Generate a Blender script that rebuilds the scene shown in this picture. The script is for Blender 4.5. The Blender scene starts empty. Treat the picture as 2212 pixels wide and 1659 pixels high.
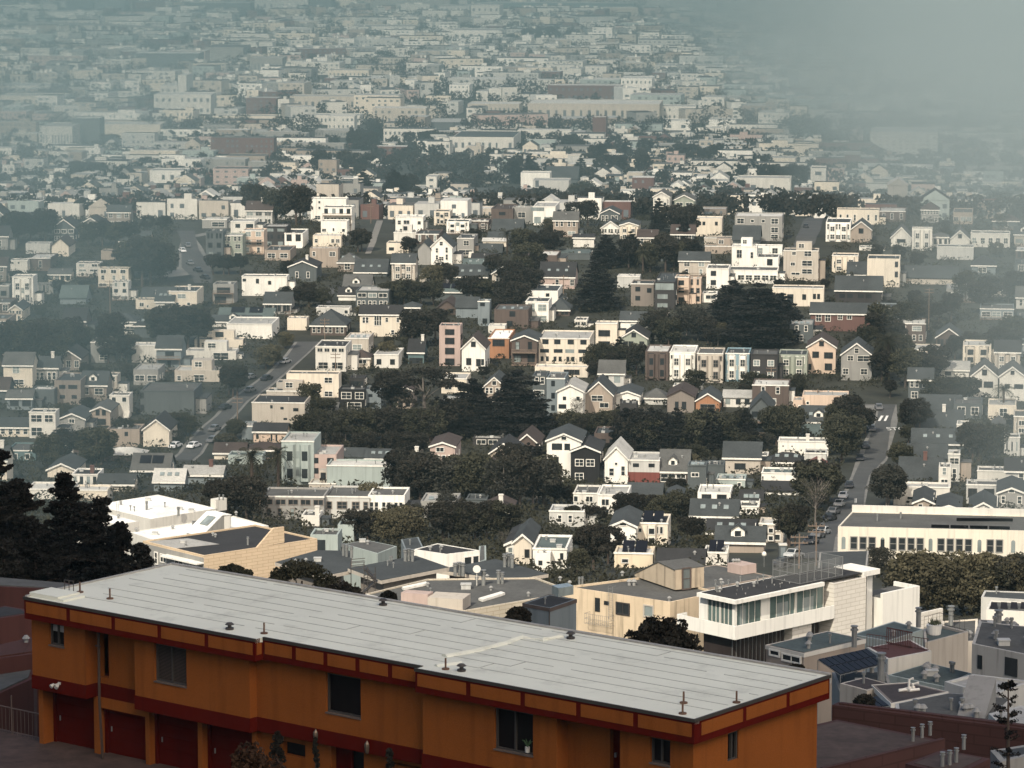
import bpy, math, random
import numpy as np
from mathutils import Vector, Matrix
R_ = math.radians
rnd = random.Random(7)
S = bpy.context.scene
COL = S.collection

# ---------------------------------------------------------------- camera, sky, sun, exposure
CAMZ = 212.0
PITCH = math.atan(1109 / 7500)
FPX = 7500.0                                  # focal length in overview pixels (2212 wide)
cam_d = bpy.data.cameras.new('camera'); cam = bpy.data.objects.new('camera', cam_d); COL.objects.link(cam)
cam.location = (0, 0, CAMZ); cam.rotation_euler = (math.pi / 2 - PITCH, 0, 0)
cam_d.sensor_width = 36; cam_d.lens = FPX / 2212 * 36
cam_d.clip_start = 0.5; cam_d.clip_end = 30000
S.camera = cam
SUN_EL, SUN_AZ = R_(41), R_(-24)              # the sun stands behind the camera, to its left
W = bpy.data.worlds.new('World'); S.world = W; W.use_nodes = True
nt = W.node_tree; bg = nt.nodes['Background']
sky = nt.nodes.new('ShaderNodeTexSky'); sky.sky_type = 'NISHITA'; sky.sun_disc = False
sky.sun_elevation = SUN_EL; sky.sun_rotation = math.pi - SUN_AZ * -1
sky.dust_density = 5.0; sky.air_density = 1.0; sky.ozone_density = 0.6; sky.altitude = 200
nt.links.new(sky.outputs[0], bg.inputs[0]); bg.inputs[1].default_value = 0.135
sd = bpy.data.lights.new('sun', 'SUN'); sun = bpy.data.objects.new('sun', sd); COL.objects.link(sun)
sd.energy = 4.2; sd.angle = R_(0.5); sd.color = (1.0, 0.915, 0.785)
sdir = Vector((math.sin(SUN_AZ) * math.cos(SUN_EL), -math.cos(SUN_AZ) * math.cos(SUN_EL), math.sin(SUN_EL)))
sun.rotation_euler = sdir.to_track_quat('Z', 'Y').to_euler()
S.view_settings.view_transform = 'Standard'; S.view_settings.look = 'None'
S.view_settings.exposure = 0.38; S.view_settings.gamma = 1.0
S.cycles.max_bounces = 4; S.cycles.diffuse_bounces = 2; S.cycles.glossy_bounces = 2
S.cycles.transparent_max_bounces = 8; S.cycles.volume_bounces = 0

# ---------------------------------------------------------------- terrain: drop below the camera against distance
TY = [0, 3, 8, 20, 60, 100, 128, 131, 150, 200, 280, 360, 450, 600, 700, 790, 950, 1100, 1200, 1300, 1400, 1500, 1900, 2500, 4000, 9000]
TD = [1.7, 2.0, 4.2, 9, 29, 33.6, 34.4, 34.6, 44, 56, 71, 83, 95.5, 115, 126, 133, 132, 129, 126, 130, 139, 148, 180, 198, 208, 212]
def drop(y): return float(np.interp(y, TY, TD))
def gz(y): return CAMZ - drop(y)
cp, sp = math.cos(PITCH), math.sin(PITCH)
def ray(u, v):
    X = (u - 1106) / FPX; Y = -(v - 829.5) / FPX
    return Vector((X, cp + Y * sp, -sp + Y * cp))
def hit(u, v):
    d = ray(u, v); r = -d.z / d.y; y = 95.0
    while y < 8900 and drop(y) > r * y: y += 2.0 if y < 1500 else 8.0
    t = y / d.y
    return Vector((d.x * t, y, gz(y)))
def at_y(u, v, y):
    d = ray(u, v); t = y / d.y
    return Vector((d.x * t, y, CAMZ + d.z * t))
def on_z(u, v, z):
    d = ray(u, v); t = (z - CAMZ) / d.z
    return Vector((d.x * t, d.y * t, z))
def zc(p): return p.y * cp + (CAMZ - p.z) * sp     # distance along the optical axis
def proj(p):
    q = zc(p); up = p.y * sp + (p.z - CAMZ) * cp
    return 1106 + FPX * p.x / q, 829.5 - FPX * up / q
REG = {'M': (619.4, 707.8, .32), 'N': (1150.2, 707.8, .32), 'R': (1592.6, 707.8, .32), 'L': (0, 707.8, .32),
       'l': (0, 353.9, .2801), 'm': (530.9, 353.9, .2801), 'n': (1061.8, 353.9, .2801), 'r': (1592.6, 353.9, .2801),
       'A': (0, 1106, .36), 'B': (707.8, 1106, .36), 'C': (1415.7, 1106, .36),
       'a': (0, 0, .36), 'b': (707.8, 0, .36), 'c': (1415.7, 0, .36),
       'D': (1371.4, 1194.5, .2), 'E': (1769.6, 1283, .2), 'F': (0, 1327.2, .2), 'G': (177, 1017.5, .28), 'O': (0, 0, 1)}
def P(reg, x, y):
    a, b, k = REG[reg]; return a + x * k, b + y * k

# ---------------------------------------------------------------- materials
MC = {}
def mat(name, rgb, rough=.85, kind='wall', var=.12, scale=.35, spec=.25, metal=0):
    if name in MC: return MC[name]
    m = bpy.data.materials.new(name); m.use_nodes = True; t = m.node_tree; b = t.nodes['Principled BSDF']
    b.inputs['Roughness'].default_value = rough; b.inputs['Specular IOR Level'].default_value = spec; b.inputs['Metallic'].default_value = metal
    g = t.nodes.new('ShaderNodeNewGeometry'); mp = t.nodes.new('ShaderNodeMapping'); t.links.new(g.outputs['Position'], mp.inputs[0])
    if kind == 'wall': mp.inputs['Scale'].default_value = (1, 1, .35)
    n = t.nodes.new('ShaderNodeTexNoise'); n.inputs['Scale'].default_value = scale; n.inputs['Detail'].default_value = 6; n.inputs['Roughness'].default_value = .65
    t.links.new(mp.outputs[0], n.inputs['Vector'])
    r = t.nodes.new('ShaderNodeMapRange'); r.inputs[1].default_value = .25; r.inputs[2].default_value = .75
    r.inputs[3].default_value = 1 - var; r.inputs[4].default_value = 1 + var; t.links.new(n.outputs[0], r.inputs[0])
    mx = t.nodes.new('ShaderNodeVectorMath'); mx.operation = 'SCALE'; mx.inputs[0].default_value = rgb
    t.links.new(r.outputs[0], mx.inputs['Scale']); out = mx.outputs[0]
    if kind in ('stain', 'wall', 'stucco') and scale < 1:                                   # vertical rain streaks
        m2 = t.nodes.new('ShaderNodeMapping'); m2.inputs['Scale'].default_value = (2.2, 2.2, .12); t.links.new(g.outputs['Position'], m2.inputs[0])
        n2 = t.nodes.new('ShaderNodeTexNoise'); n2.inputs['Scale'].default_value = 1; n2.inputs['Detail'].default_value = 5; t.links.new(m2.outputs[0], n2.inputs['Vector'])
        r2 = t.nodes.new('ShaderNodeMapRange'); r2.inputs[1].default_value = .52; r2.inputs[2].default_value = .72; r2.inputs[3].default_value = 1; r2.inputs[4].default_value = .5 if kind == 'stain' else .80; t.links.new(n2.outputs[0], r2.inputs[0])
        s2 = t.nodes.new('ShaderNodeVectorMath'); s2.operation = 'SCALE'; t.links.new(out, s2.inputs[0]); t.links.new(r2.outputs[0], s2.inputs['Scale']); out = s2.outputs[0]
    if kind == 'block':                                   # courses of blocks in object space
        tc = t.nodes.new('ShaderNodeTexCoord'); br = t.nodes.new('ShaderNodeTexBrick'); m3 = t.nodes.new('ShaderNodeMapping'); m3.inputs['Rotation'].default_value = (math.pi / 2, 0, 0)
        t.links.new(tc.outputs['Object'], m3.inputs[0]); t.links.new(m3.outputs[0], br.inputs['Vector'])
        br.inputs['Scale'].default_value = 1; br.inputs['Brick Width'].default_value = 1.3; br.inputs['Row Height'].default_value = .42; br.inputs['Mortar Size'].default_value = .035
        br.inputs['Color1'].default_value = (1, 1, 1, 1); br.inputs['Color2'].default_value = (.93, .93, .93, 1); br.inputs['Mortar'].default_value = (.72, .7, .66, 1)
        s3 = t.nodes.new('ShaderNodeVectorMath'); s3.operation = 'MULTIPLY'; t.links.new(out, s3.inputs[0]); t.links.new(br.outputs[0], s3.inputs[1]); out = s3.outputs[0]
    if kind == 'felt':                                    # ponding stains and grime on pale roofing
        n7 = t.nodes.new('ShaderNodeTexNoise'); n7.inputs['Scale'].default_value = .55; n7.inputs['Detail'].default_value = 8; n7.inputs['Roughness'].default_value = .7; t.links.new(g.outputs['Position'], n7.inputs['Vector'])
        r7 = t.nodes.new('ShaderNodeMapRange'); r7.inputs[1].default_value = .53; r7.inputs[2].default_value = .72; r7.inputs[3].default_value = 1; r7.inputs[4].default_value = .74; t.links.new(n7.outputs[0], r7.inputs[0])
        s7 = t.nodes.new('ShaderNodeVectorMath'); s7.operation = 'SCALE'; t.links.new(out, s7.inputs[0]); t.links.new(r7.outputs[0], s7.inputs['Scale']); out = s7.outputs[0]
    if kind == 'roof':                                    # mottling of old felt and shingle
        n4 = t.nodes.new('ShaderNodeTexNoise'); n4.inputs['Scale'].default_value = 3.0; n4.inputs['Detail'].default_value = 3; t.links.new(g.outputs['Position'], n4.inputs['Vector'])
        r4 = t.nodes.new('ShaderNodeMapRange'); r4.inputs[1].default_value = .3; r4.inputs[2].default_value = .7; r4.inputs[3].default_value = .86; r4.inputs[4].default_value = 1.14; t.links.new(n4.outputs[0], r4.inputs[0])
        s4 = t.nodes.new('ShaderNodeVectorMath'); s4.operation = 'SCALE'; t.links.new(out, s4.inputs[0]); t.links.new(r4.outputs[0], s4.inputs['Scale']); out = s4.outputs[0]
    if kind == 'stucco':
        n5 = t.nodes.new('ShaderNodeTexNoise'); n5.inputs['Scale'].default_value = 22; n5.inputs['Detail'].default_value = 4; t.links.new(g.outputs['Position'], n5.inputs['Vector'])
        bu = t.nodes.new('ShaderNodeBump'); bu.inputs['Strength'].default_value = .35; bu.inputs['Distance'].default_value = .03; t.links.new(n5.outputs[0], bu.inputs['Height']); t.links.new(bu.outputs[0], b.inputs['Normal'])
        r5 = t.nodes.new('ShaderNodeMapRange'); r5.inputs[1].default_value = .3; r5.inputs[2].default_value = .7; r5.inputs[3].default_value = .9; r5.inputs[4].default_value = 1.1; t.links.new(n5.outputs[0], r5.inputs[0])
        s5 = t.nodes.new('ShaderNodeVectorMath'); s5.operation = 'SCALE'; t.links.new(out, s5.inputs[0]); t.links.new(r5.outputs[0], s5.inputs['Scale']); out = s5.outputs[0]
    if kind == 'leaf':
        oi = t.nodes.new('ShaderNodeObjectInfo'); r6 = t.nodes.new('ShaderNodeMapRange'); r6.inputs[3].default_value = .7; r6.inputs[4].default_value = 1.35; t.links.new(oi.outputs['Random'], r6.inputs[0])
        s6 = t.nodes.new('ShaderNodeVectorMath'); s6.operation = 'SCALE'; t.links.new(out, s6.inputs[0]); t.links.new(r6.outputs[0], s6.inputs['Scale']); out = s6.outputs[0]
    t.links.new(out, b.inputs['Base Color'])
    MC[name] = m; return m
CLR = dict(white=(.68, .66, .59), cream=(.58, .52, .42), peach=(.50, .39, .30), pink=(.38, .295, .255), tan=(.28, .235, .19), beige=(.40, .36, .30),
           taupe=(.19, .165, .14), brown=(.085, .065, .055), dark=(.035, .033, .032), black=(.014, .014, .014), slate=(.075, .085, .085), grey=(.235, .23, .21), vent=(.40, .40, .37),
           lgrey=(.42, .415, .38), bluegrey=(.155, .18, .185), blue=(.17, .25, .28), teal=(.09, .135, .135), ltteal=(.29, .33, .305), green=(.25, .27, .22),
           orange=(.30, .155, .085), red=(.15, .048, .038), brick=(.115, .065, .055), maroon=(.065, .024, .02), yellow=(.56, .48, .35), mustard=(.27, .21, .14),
           stone=(.34, .32, .28), offwhite=(.54, .52, .46))
RCL = dict(rdark=(.026, .026, .026), rbrown=(.05, .038, .033), rgrey=(.078, .078, .072), rlight=(.29, .285, .26), rwhite=(.72, .71, .65), rteal=(.075, .095, .09), rslate=(.042, .047, .047), rred=(.12, .05, .04), rpale=(.42, .41, .37))
def wm(c): return mat('paint_' + c, CLR[c], kind='wall')
def rm(c): return mat('roofing_' + c, RCL[c], kind='roof', var=.28, scale=.22, rough=.95)
GLASS = mat('window_glass', (.022, .026, .028), rough=.12, var=.5, scale=.6, spec=.5)
GLASSF = mat('sky_toned_glass', (.10, .115, .12), rough=.3, var=.4, scale=.05, spec=.3)  # far panes: sky reflection put into a paler glass colour
GLASSL = mat('curtained_glass', (.20, .23, .22), rough=.2, var=.4, scale=.5, spec=.5)
SOLAR = mat('solar_cells', (.010, .010, .013), rough=.45, var=.2, spec=.12)
METAL = mat('galvanised_metal', (.20, .205, .195), rough=.55, var=.25, scale=2, metal=.3)
DMETAL = mat('dark_metal', (.05, .045, .04), rough=.6, scale=2)
ASPH = mat('asphalt', (.062, .062, .058), kind='roof', var=.25, scale=.12)
PAVE = mat('pavement_concrete', (.15, .145, .13), kind='roof', var=.25, scale=.2)
BARK = mat('bark', (.06, .045, .035), kind='wall', var=.3, scale=2)
PBARK = mat('pale_bark', (.12, .105, .09), kind='wall', var=.3, scale=2)
WOODG = mat('weathered_wood', (.16, .12, .09), kind='wall', var=.3, scale=1.5)

# ---------------------------------------------------------------- mesh helpers
class MB:
    def __init__(s): s.v = []; s.f = []; s.m = []
    def poly(s, pts, m=0):
        i = len(s.v); s.v += [tuple(p) for p in pts]; s.f.append(tuple(range(i, i + len(pts)))); s.m.append(m)
    def box(s, x0, x1, y0, y1, z0, z1, m=0):
        i = len(s.v)
        s.v += [(x0, y0, z0), (x1, y0, z0), (x1, y1, z0), (x0, y1, z0), (x0, y0, z1), (x1, y0, z1), (x1, y1, z1), (x0, y1, z1)]
        for q in ((0, 3, 2, 1), (4, 5, 6, 7), (0, 1, 5, 4), (1, 2, 6, 5), (2, 3, 7, 6), (3, 0, 4, 7)):
            s.f.append(tuple(i + k for k in q)); s.m.append(m)
    def prism(s, base, z0, z1, m=0, mt=None):             # base: ccw xy list
        n = len(base); i = len(s.v)
        s.v += [(x, y, z0) for x, y in base] + [(x, y, z1) for x, y in base]
        s.f.append(tuple(i + k for k in reversed(range(n)))); s.m.append(m)
        s.f.append(tuple(i + n + k for k in range(n))); s.m.append(m if mt is None else mt)
        for k in range(n):
            s.f.append((i + k, i + (k + 1) % n, i + n + (k + 1) % n, i + n + k)); s.m.append(m)
    def extrude(s, pts, vec, m=0):                        # closed solid from a 3-D polygon swept by vec
        n = len(pts); i = len(s.v); vec = Vector(vec)
        s.v += [tuple(p) for p in pts] + [tuple(Vector(p) + vec) for p in pts]
        s.f.append(tuple(i + k for k in range(n))); s.m.append(m)
        s.f.append(tuple(i + n + k for k in reversed(range(n)))); s.m.append(m)
        for k in range(n):
            s.f.append((i + (k + 1) % n, i + k, i + n + k, i + n + (k + 1) % n)); s.m.append(m)
    def tube(s, pts, rads, n=6, m=0):
        pts = [Vector(p) for p in pts]; i0 = len(s.v)
        for k, p in enumerate(pts):
            d = (pts[min(k + 1, len(pts) - 1)] - pts[max(k - 1, 0)]).normalized()
            a = d.orthogonal().normalized(); b = d.cross(a); r = rads[k] if hasattr(rads, '__len__') else rads
            for j in range(n):
                t = 2 * math.pi * j / n; s.v.append(tuple(p + (a * math.cos(t) + b * math.sin(t)) * r))
        for k in range(len(pts) - 1):
            for j in range(n):
                a0 = i0 + k * n + j; a1 = i0 + k * n + (j + 1) % n
                s.f.append((a0, a1, a1 + n, a0 + n)); s.m.append(m)
        s.f.append(tuple(i0 + j for j in reversed(range(n)))); s.m.append(m)
        e = i0 + (len(pts) - 1) * n; s.f.append(tuple(e + j for j in range(n))); s.m.append(m)
    def cyl(s, x, y, z0, z1, r, n=10, m=0, r1=None): s.tube([(x, y, z0), (x, y, z1)], [r, r if r1 is None else r1], n, m)
    def mesh(s, name, mats):
        me = bpy.data.meshes.new(name); me.from_pydata(s.v, [], s.f)
        for q in (mats if isinstance(mats, (list, tuple)) else [mats]): me.materials.append(q)
        if len(me.materials) > 1: me.polygons.foreach_set('material_index', s.m)
        me.update(); return me
    def build(s, name, mats, parent=None, loc=(0, 0, 0)):
        return link(name, s.mesh(name, mats), parent, loc)
def link(name, me, parent=None, loc=(0, 0, 0), rz=0):
    o = bpy.data.objects.new(name, me); COL.objects.link(o); o.location = loc
    if rz: o.rotation_euler = (0, 0, rz)
    if parent is not None: o.parent = parent
    return o
def tag(o, label, cat, group=None, kind=None):
    o['label'] = label; o['category'] = cat
    if group: o['group'] = group
    if kind: o['kind'] = kind
    return o
def thing(name, label, cat, loc, rz=0, group=None):
    o = bpy.data.objects.new(name, None); COL.objects.link(o); o.empty_display_size = .5
    o.location = loc; o.rotation_euler = (0, 0, rz); return tag(o, label, cat, group)
def ring(x0, x1, z0, z1, t, y0, y1):
    b = MB(); b.box(x0, x1, y0, y1, z0, z0 + t); b.box(x0, x1, y0, y1, z1 - t, z1)
    b.box(x0, x0 + t, y0, y1, z0 + t, z1 - t); b.box(x1 - t, x1, y0, y1, z0 + t, z1 - t); return b
WC = {}
def window(par, x, y, z, w, h, trim='white', face=0, glass=None, frame=True, mull=True, name='window'):
    """window centred at x, sill at z, on a wall plane y, face 0 front, 1 right side"""
    w = round(w, 1) or .2; h = round(h, 1) or .2; g = glass or GLASS
    k = (w, h, g.name)
    if k not in WC:
        b = MB(); b.box(-w / 2, w / 2, -.04, .01, 0, h); WC[k] = b.mesh('window_pane', g)
    rz = (math.pi / 2 if face == 1 else 0)
    o = link(name, WC[k], par, (x, y, z), rz)
    if frame:
        k = (w, h, trim, mull)
        if k not in WC:
            t = .13; b = ring(-w / 2 - t, w / 2 + t, -t, h + t, t, -.11, .0)
            if mull:
                if w > 1.0: b.box(-.04, .04, -.09, -.045, 0, h)
                if h > 1.1: b.box(-w / 2, w / 2, -.085, -.042, h * .5 - .035, h * .5 + .035)
            WC[k] = b.mesh('window_frame', wm(trim))
        link('frame', WC[k], o)
    return o
SHV = {}
def vent_mesh(kind):
    if kind in SHV: return SHV[kind]
    b = MB()
    if kind == 'pipe': b.cyl(0, 0, 0, .7, .09, 6); b.cyl(0, 0, .62, .8, .16, 6)
    if kind == 'cap': b.cyl(0, 0, 0, .4, .16, 8); b.cyl(0, 0, .4, .62, .3, 8, r1=.12)
    if kind == 'box': b.box(-.4, .4, -.35, .35, 0, .38); b.box(-.45, .45, -.4, .4, .38, .44)
    if kind == 'flue': b.cyl(0, 0, 0, 1.5, .17, 10); b.cyl(0, 0, 1.5, 1.62, .25, 10); b.cyl(0, 0, 1.62, 1.85, .17, 10); b.cyl(0, 0, 1.85, 1.92, .24, 10)
    if kind == 'mush': b.cyl(0, 0, 0, .12, .26, 12); b.cyl(0, 0, .1, .34, .12, 12); b.cyl(0, 0, .32, .44, .30, 12, r1=.16)
    SHV[kind] = b.mesh('roof_vent', {'pipe': METAL, 'cap': mat('dull_zinc', (.24, .24, .225), rough=.7), 'box': wm('vent'), 'flue': METAL, 'mush': DMETAL}[kind]); return SHV[kind]
# ---------------------------------------------------------------- ground, roads
def grid_sheet(name, xs, ys, zf, material, kind='structure'):
    nx, ny = len(xs), len(ys); v = [(x, y, zf(x, y)) for y in ys for x in xs]
    f = [(j * nx + i, j * nx + i + 1, (j + 1) * nx + i + 1, (j + 1) * nx + i) for j in range(ny - 1) for i in range(nx - 1)]
    me = bpy.data.meshes.new(name); me.from_pydata(v, [], f); me.materials.append(material)
    o = link(name, me); o['kind'] = kind; return o
GROUND = mat('hillside_soil', (.030, .030, .021), kind='roof', var=.5, scale=.08)
ysl = sorted(set([-400, -200, -80, -40, -15] + TY + list(np.arange(20, 1500, 12)) + list(np.arange(1500, 9000, 125))))
grid_sheet('ground', [-2500, -1200, -700, -400, -250, -150, -100, -60, -30, 0, 30, 60, 100, 150, 250, 400, 700, 1200, 2500], ysl,
           lambda x, y: (gz(y) if y >= 0 else CAMZ - 1.7 - y * .12), GROUND)
ROADPX = []
def road(name, rows, material, off=.06, reg='R', ystep=6):
    """rows of (x_left, x_right, y) in region pixels, draped on the ground with its far rows last"""
    pts = []
    for x0, x1, y in rows:
        q0, q1 = P(reg, x0, y), P(reg, x1, y); ROADPX.append((q0[0], q1[0], q0[1]))
        a = hit(*P(reg, x0, y)); b = hit(*P(reg, x1, y)); b.y = a.y; pts.append((a.x, b.x, a.y))
    pts.sort(key=lambda p: p[2]); Y = [p[2] for p in pts]
    b = MB(); ys = list(np.arange(Y[0], Y[-1], ystep)) + [Y[-1]]
    ys = sorted(set(ys + [y for y in TY if Y[0] < y < Y[-1]]))
    L = [(float(np.interp(y, Y, [p[0] for p in pts])), float(np.interp(y, Y, [p[1] for p in pts])), float(y)) for y in ys]
    for p, q in zip(L, L[1:]): b.poly([(p[0], p[2], gz(p[2]) + off), (p[1], p[2], gz(p[2]) + off), (q[1], q[2], gz(q[2]) + off), (q[0], q[2], gz(q[2]) + off)])
    o = b.build(name, material); o['kind'] = 'structure'; return o
road('pavement', [(845, 1075, 520), (930, 1085, 640), (840, 1040, 800), (800, 1010, 900), (770, 900, 1000), (720, 880, 1110), (660, 860, 1215), (560, 720, 1330), (470, 690, 1420), (300, 690, 1560)], PAVE, .05)
road('road', [(960, 1070, 520), (945, 1040, 620), (880, 1020, 780), (845, 1005, 880), (790, 890, 1000), (750, 860, 1110), (690, 850, 1215), (590, 700, 1330), (500, 660, 1420), (330, 640, 1560)], ASPH, .12)
road('pavement', [(1650, 1790, 520), (1410, 1500, 570), (1380, 1560, 650), (1380, 1640, 800), (1240, 1500, 860), (1000, 1120, 900)], PAVE, .05, 'l')
road('road', [(1360, 1500, 520), (1390, 1510, 570), (1400, 1530, 660), (1400, 1620, 800), (1480, 1640, 880), (1500, 1640, 925)], ASPH, .12, 'l')
road('road', [(2010, 2150, 100), (1940, 2050, 200), (1830, 1925, 310), (1700, 1815, 400), (1560, 1665, 500), (1470, 1575, 600), (1370, 1485, 680), (1275, 1395, 780), (1160, 1290, 900)], ASPH, .12, 'L')
road('pavement', [(1990, 2165, 100), (1915, 2065, 200), (1805, 1945, 310), (1675, 1835, 400), (1535, 1685, 500), (1445, 1595, 600), (1345, 1505, 680), (1250, 1415, 780), (1135, 1315, 900)], PAVE, .05, 'L')
road('path', [(1010, 1060, 440), (960, 1010, 600), (920, 965, 700)], mat('path_concrete', (.16, .15, .13), kind='roof'), .1, 'm')
road('road', [(600, 680, 320), (540, 680, 420), (480, 640, 520), (440, 600, 620), (330, 520, 690)], ASPH, .12, 'r')
road('road', [(610, 700, 960), (560, 650, 1080)], ASPH, .12, 'm')
# crosswalk bars and lettering painted on the street
PAINT = mat('road_paint', (.62, .61, .56), var=.2, scale=2)
mk = MB()
def lay(b, reg, quad, off=.16):
    q = [hit(*P(reg, x, y)) for x, y in quad]; b.poly([(p.x, p.y, gz(p.y) + off) for p in q])
lay(mk, 'R', [(948, 636), (965, 636), (988, 603), (970, 603)]); lay(mk, 'R', [(988, 636), (1004, 636), (1022, 603), (1005, 603)])
lay(mk, 'R', [(793, 1190), (797, 1190), (797, 1160), (793, 1160)]); lay(mk, 'R', [(802, 1190), (806, 1190), (806, 1160), (802, 1160)])
o = mk.build('road_marking', PAINT); o['kind'] = 'structure'
def text(body, size, material, parent=None, extr=.01):
    c = bpy.data.curves.new('lettering', 'FONT'); c.body = body; c.size = size; c.extrude = extr; c.align_x = 'LEFT'
    tmp = bpy.data.objects.new('lettering', c); COL.objects.link(tmp); dg = bpy.context.evaluated_depsgraph_get()
    me = bpy.data.meshes.new_from_object(tmp.evaluated_get(dg)); COL.objects.unlink(tmp); bpy.data.objects.remove(tmp)
    me.materials.clear(); me.materials.append(material); return link('lettering', me, parent)
p = hit(*P('R', 1012, 700)); t = text('STOP', 2.6, PAINT)
yy = p.y; sl = math.atan2(gz(yy + 6) - gz(yy), 6)
t.location = (p.x, yy, gz(yy) + .22); t.rotation_euler = (sl, 0, 0); t.scale = (1, 2.4, 1); t.name = 'road_lettering'; t['kind'] = 'structure'

# ---------------------------------------------------------------- houses of the hillside, one line each
def roofline(mbw, mbr, typ, w, d, h, rise, ov=.35, th=.22):
    """adds wall solid to mbw and roof to mbr, in local axes x right, y away, z up"""
    F = -6.0
    if typ == 'flat':
        mbw.box(0, w, 0, d, F, h - .45)
        t = .28
        for q in ((0, w, 0, t), (0, w, d - t, d), (0, t, t, d - t), (w - t, w, t, d - t)): mbw.box(*q, h - .45, h)
        mbr.box(t, w - t, t, d - t, h - .45, h - .33); return
    if typ == 'gable':                                     # gable faces the street
        pr = [(0, 0, F), (w, 0, F), (w, 0, h), (w / 2, 0, h + rise), (0, 0, h)]
        mbw.extrude(pr, (0, d, 0)); s = rise / (w / 2)
        for sg in (-1, 1):
            cx = w / 2; ex = cx + sg * (w / 2 + ov); ez = h - s * ov
            q = [(cx, -ov, h + rise + .02), (ex, -ov, ez + .02), (ex, -ov, ez + .02 + th), (cx, -ov, h + rise + .02 + th)]
            if sg < 0: q = q[::-1]
            mbr.extrude(q, (0, d + 2 * ov, 0))
        return
    if typ == 'side':                                      # ridge parallel to the street
        pr = [(0, 0, F), (0, d, F), (0, d, h), (0, d / 2, h + rise), (0, 0, h)]
        mbw.extrude(pr[::-1], (w, 0, 0)); s = rise / (d / 2)
        for sg in (-1, 1):
            cy = d / 2; ey = cy + sg * (d / 2 + ov); ez = h - s * ov
            q = [(-ov, cy, h + rise + .02), (-ov, ey, ez + .02), (-ov, ey, ez + .02 + th), (-ov, cy, h + rise + .02 + th)]
            if sg > 0: q = q[::-1]
            mbr.extrude(q, (w + 2 * ov, 0, 0))
        return
    if typ == 'hip':
        mbw.box(0, w, 0, d, F, h); o = ov
        a, b, c, e = (-o, -o, h), (w + o, -o, h), (w + o, d + o, h), (-o, d + o, h); k = min(w, d) / 2
        if w >= d: r1, r2 = (k, d / 2, h + rise), (w - k, d / 2, h + rise)
        else: r1, r2 = (w / 2, k, h + rise), (w / 2, d - k, h + rise)
        lo = [(x, y, z - .15) for x, y, z in (a, b, c, e)]
        for p_, q_, r_, s_ in ((lo[0], lo[1], b, a), (lo[1], lo[2], c, b), (lo[2], lo[3], e, c), (lo[3], lo[0], a, e)): mbr.poly([p_, q_, r_, s_])
        mbr.poly(lo[::-1])
        if abs(w - d) < .05: r2 = r1
        if w >= d: fs = [(a, b, r2, r1), (b, c, r2), (c, e, r1, r2), (e, a, r1)]
        else: fs = [(a, b, r1), (b, c, r2, r1), (c, e, r2), (e, a, r1, r2)]
        for q in fs: mbr.poly(q)
LAND = []                                                   # (u, v, y, radius, label)
NAMES = dict(flat='flat_roofed_house', gable='gabled_house', side='pitched_roof_house', hip='hip_roofed_house')
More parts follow.
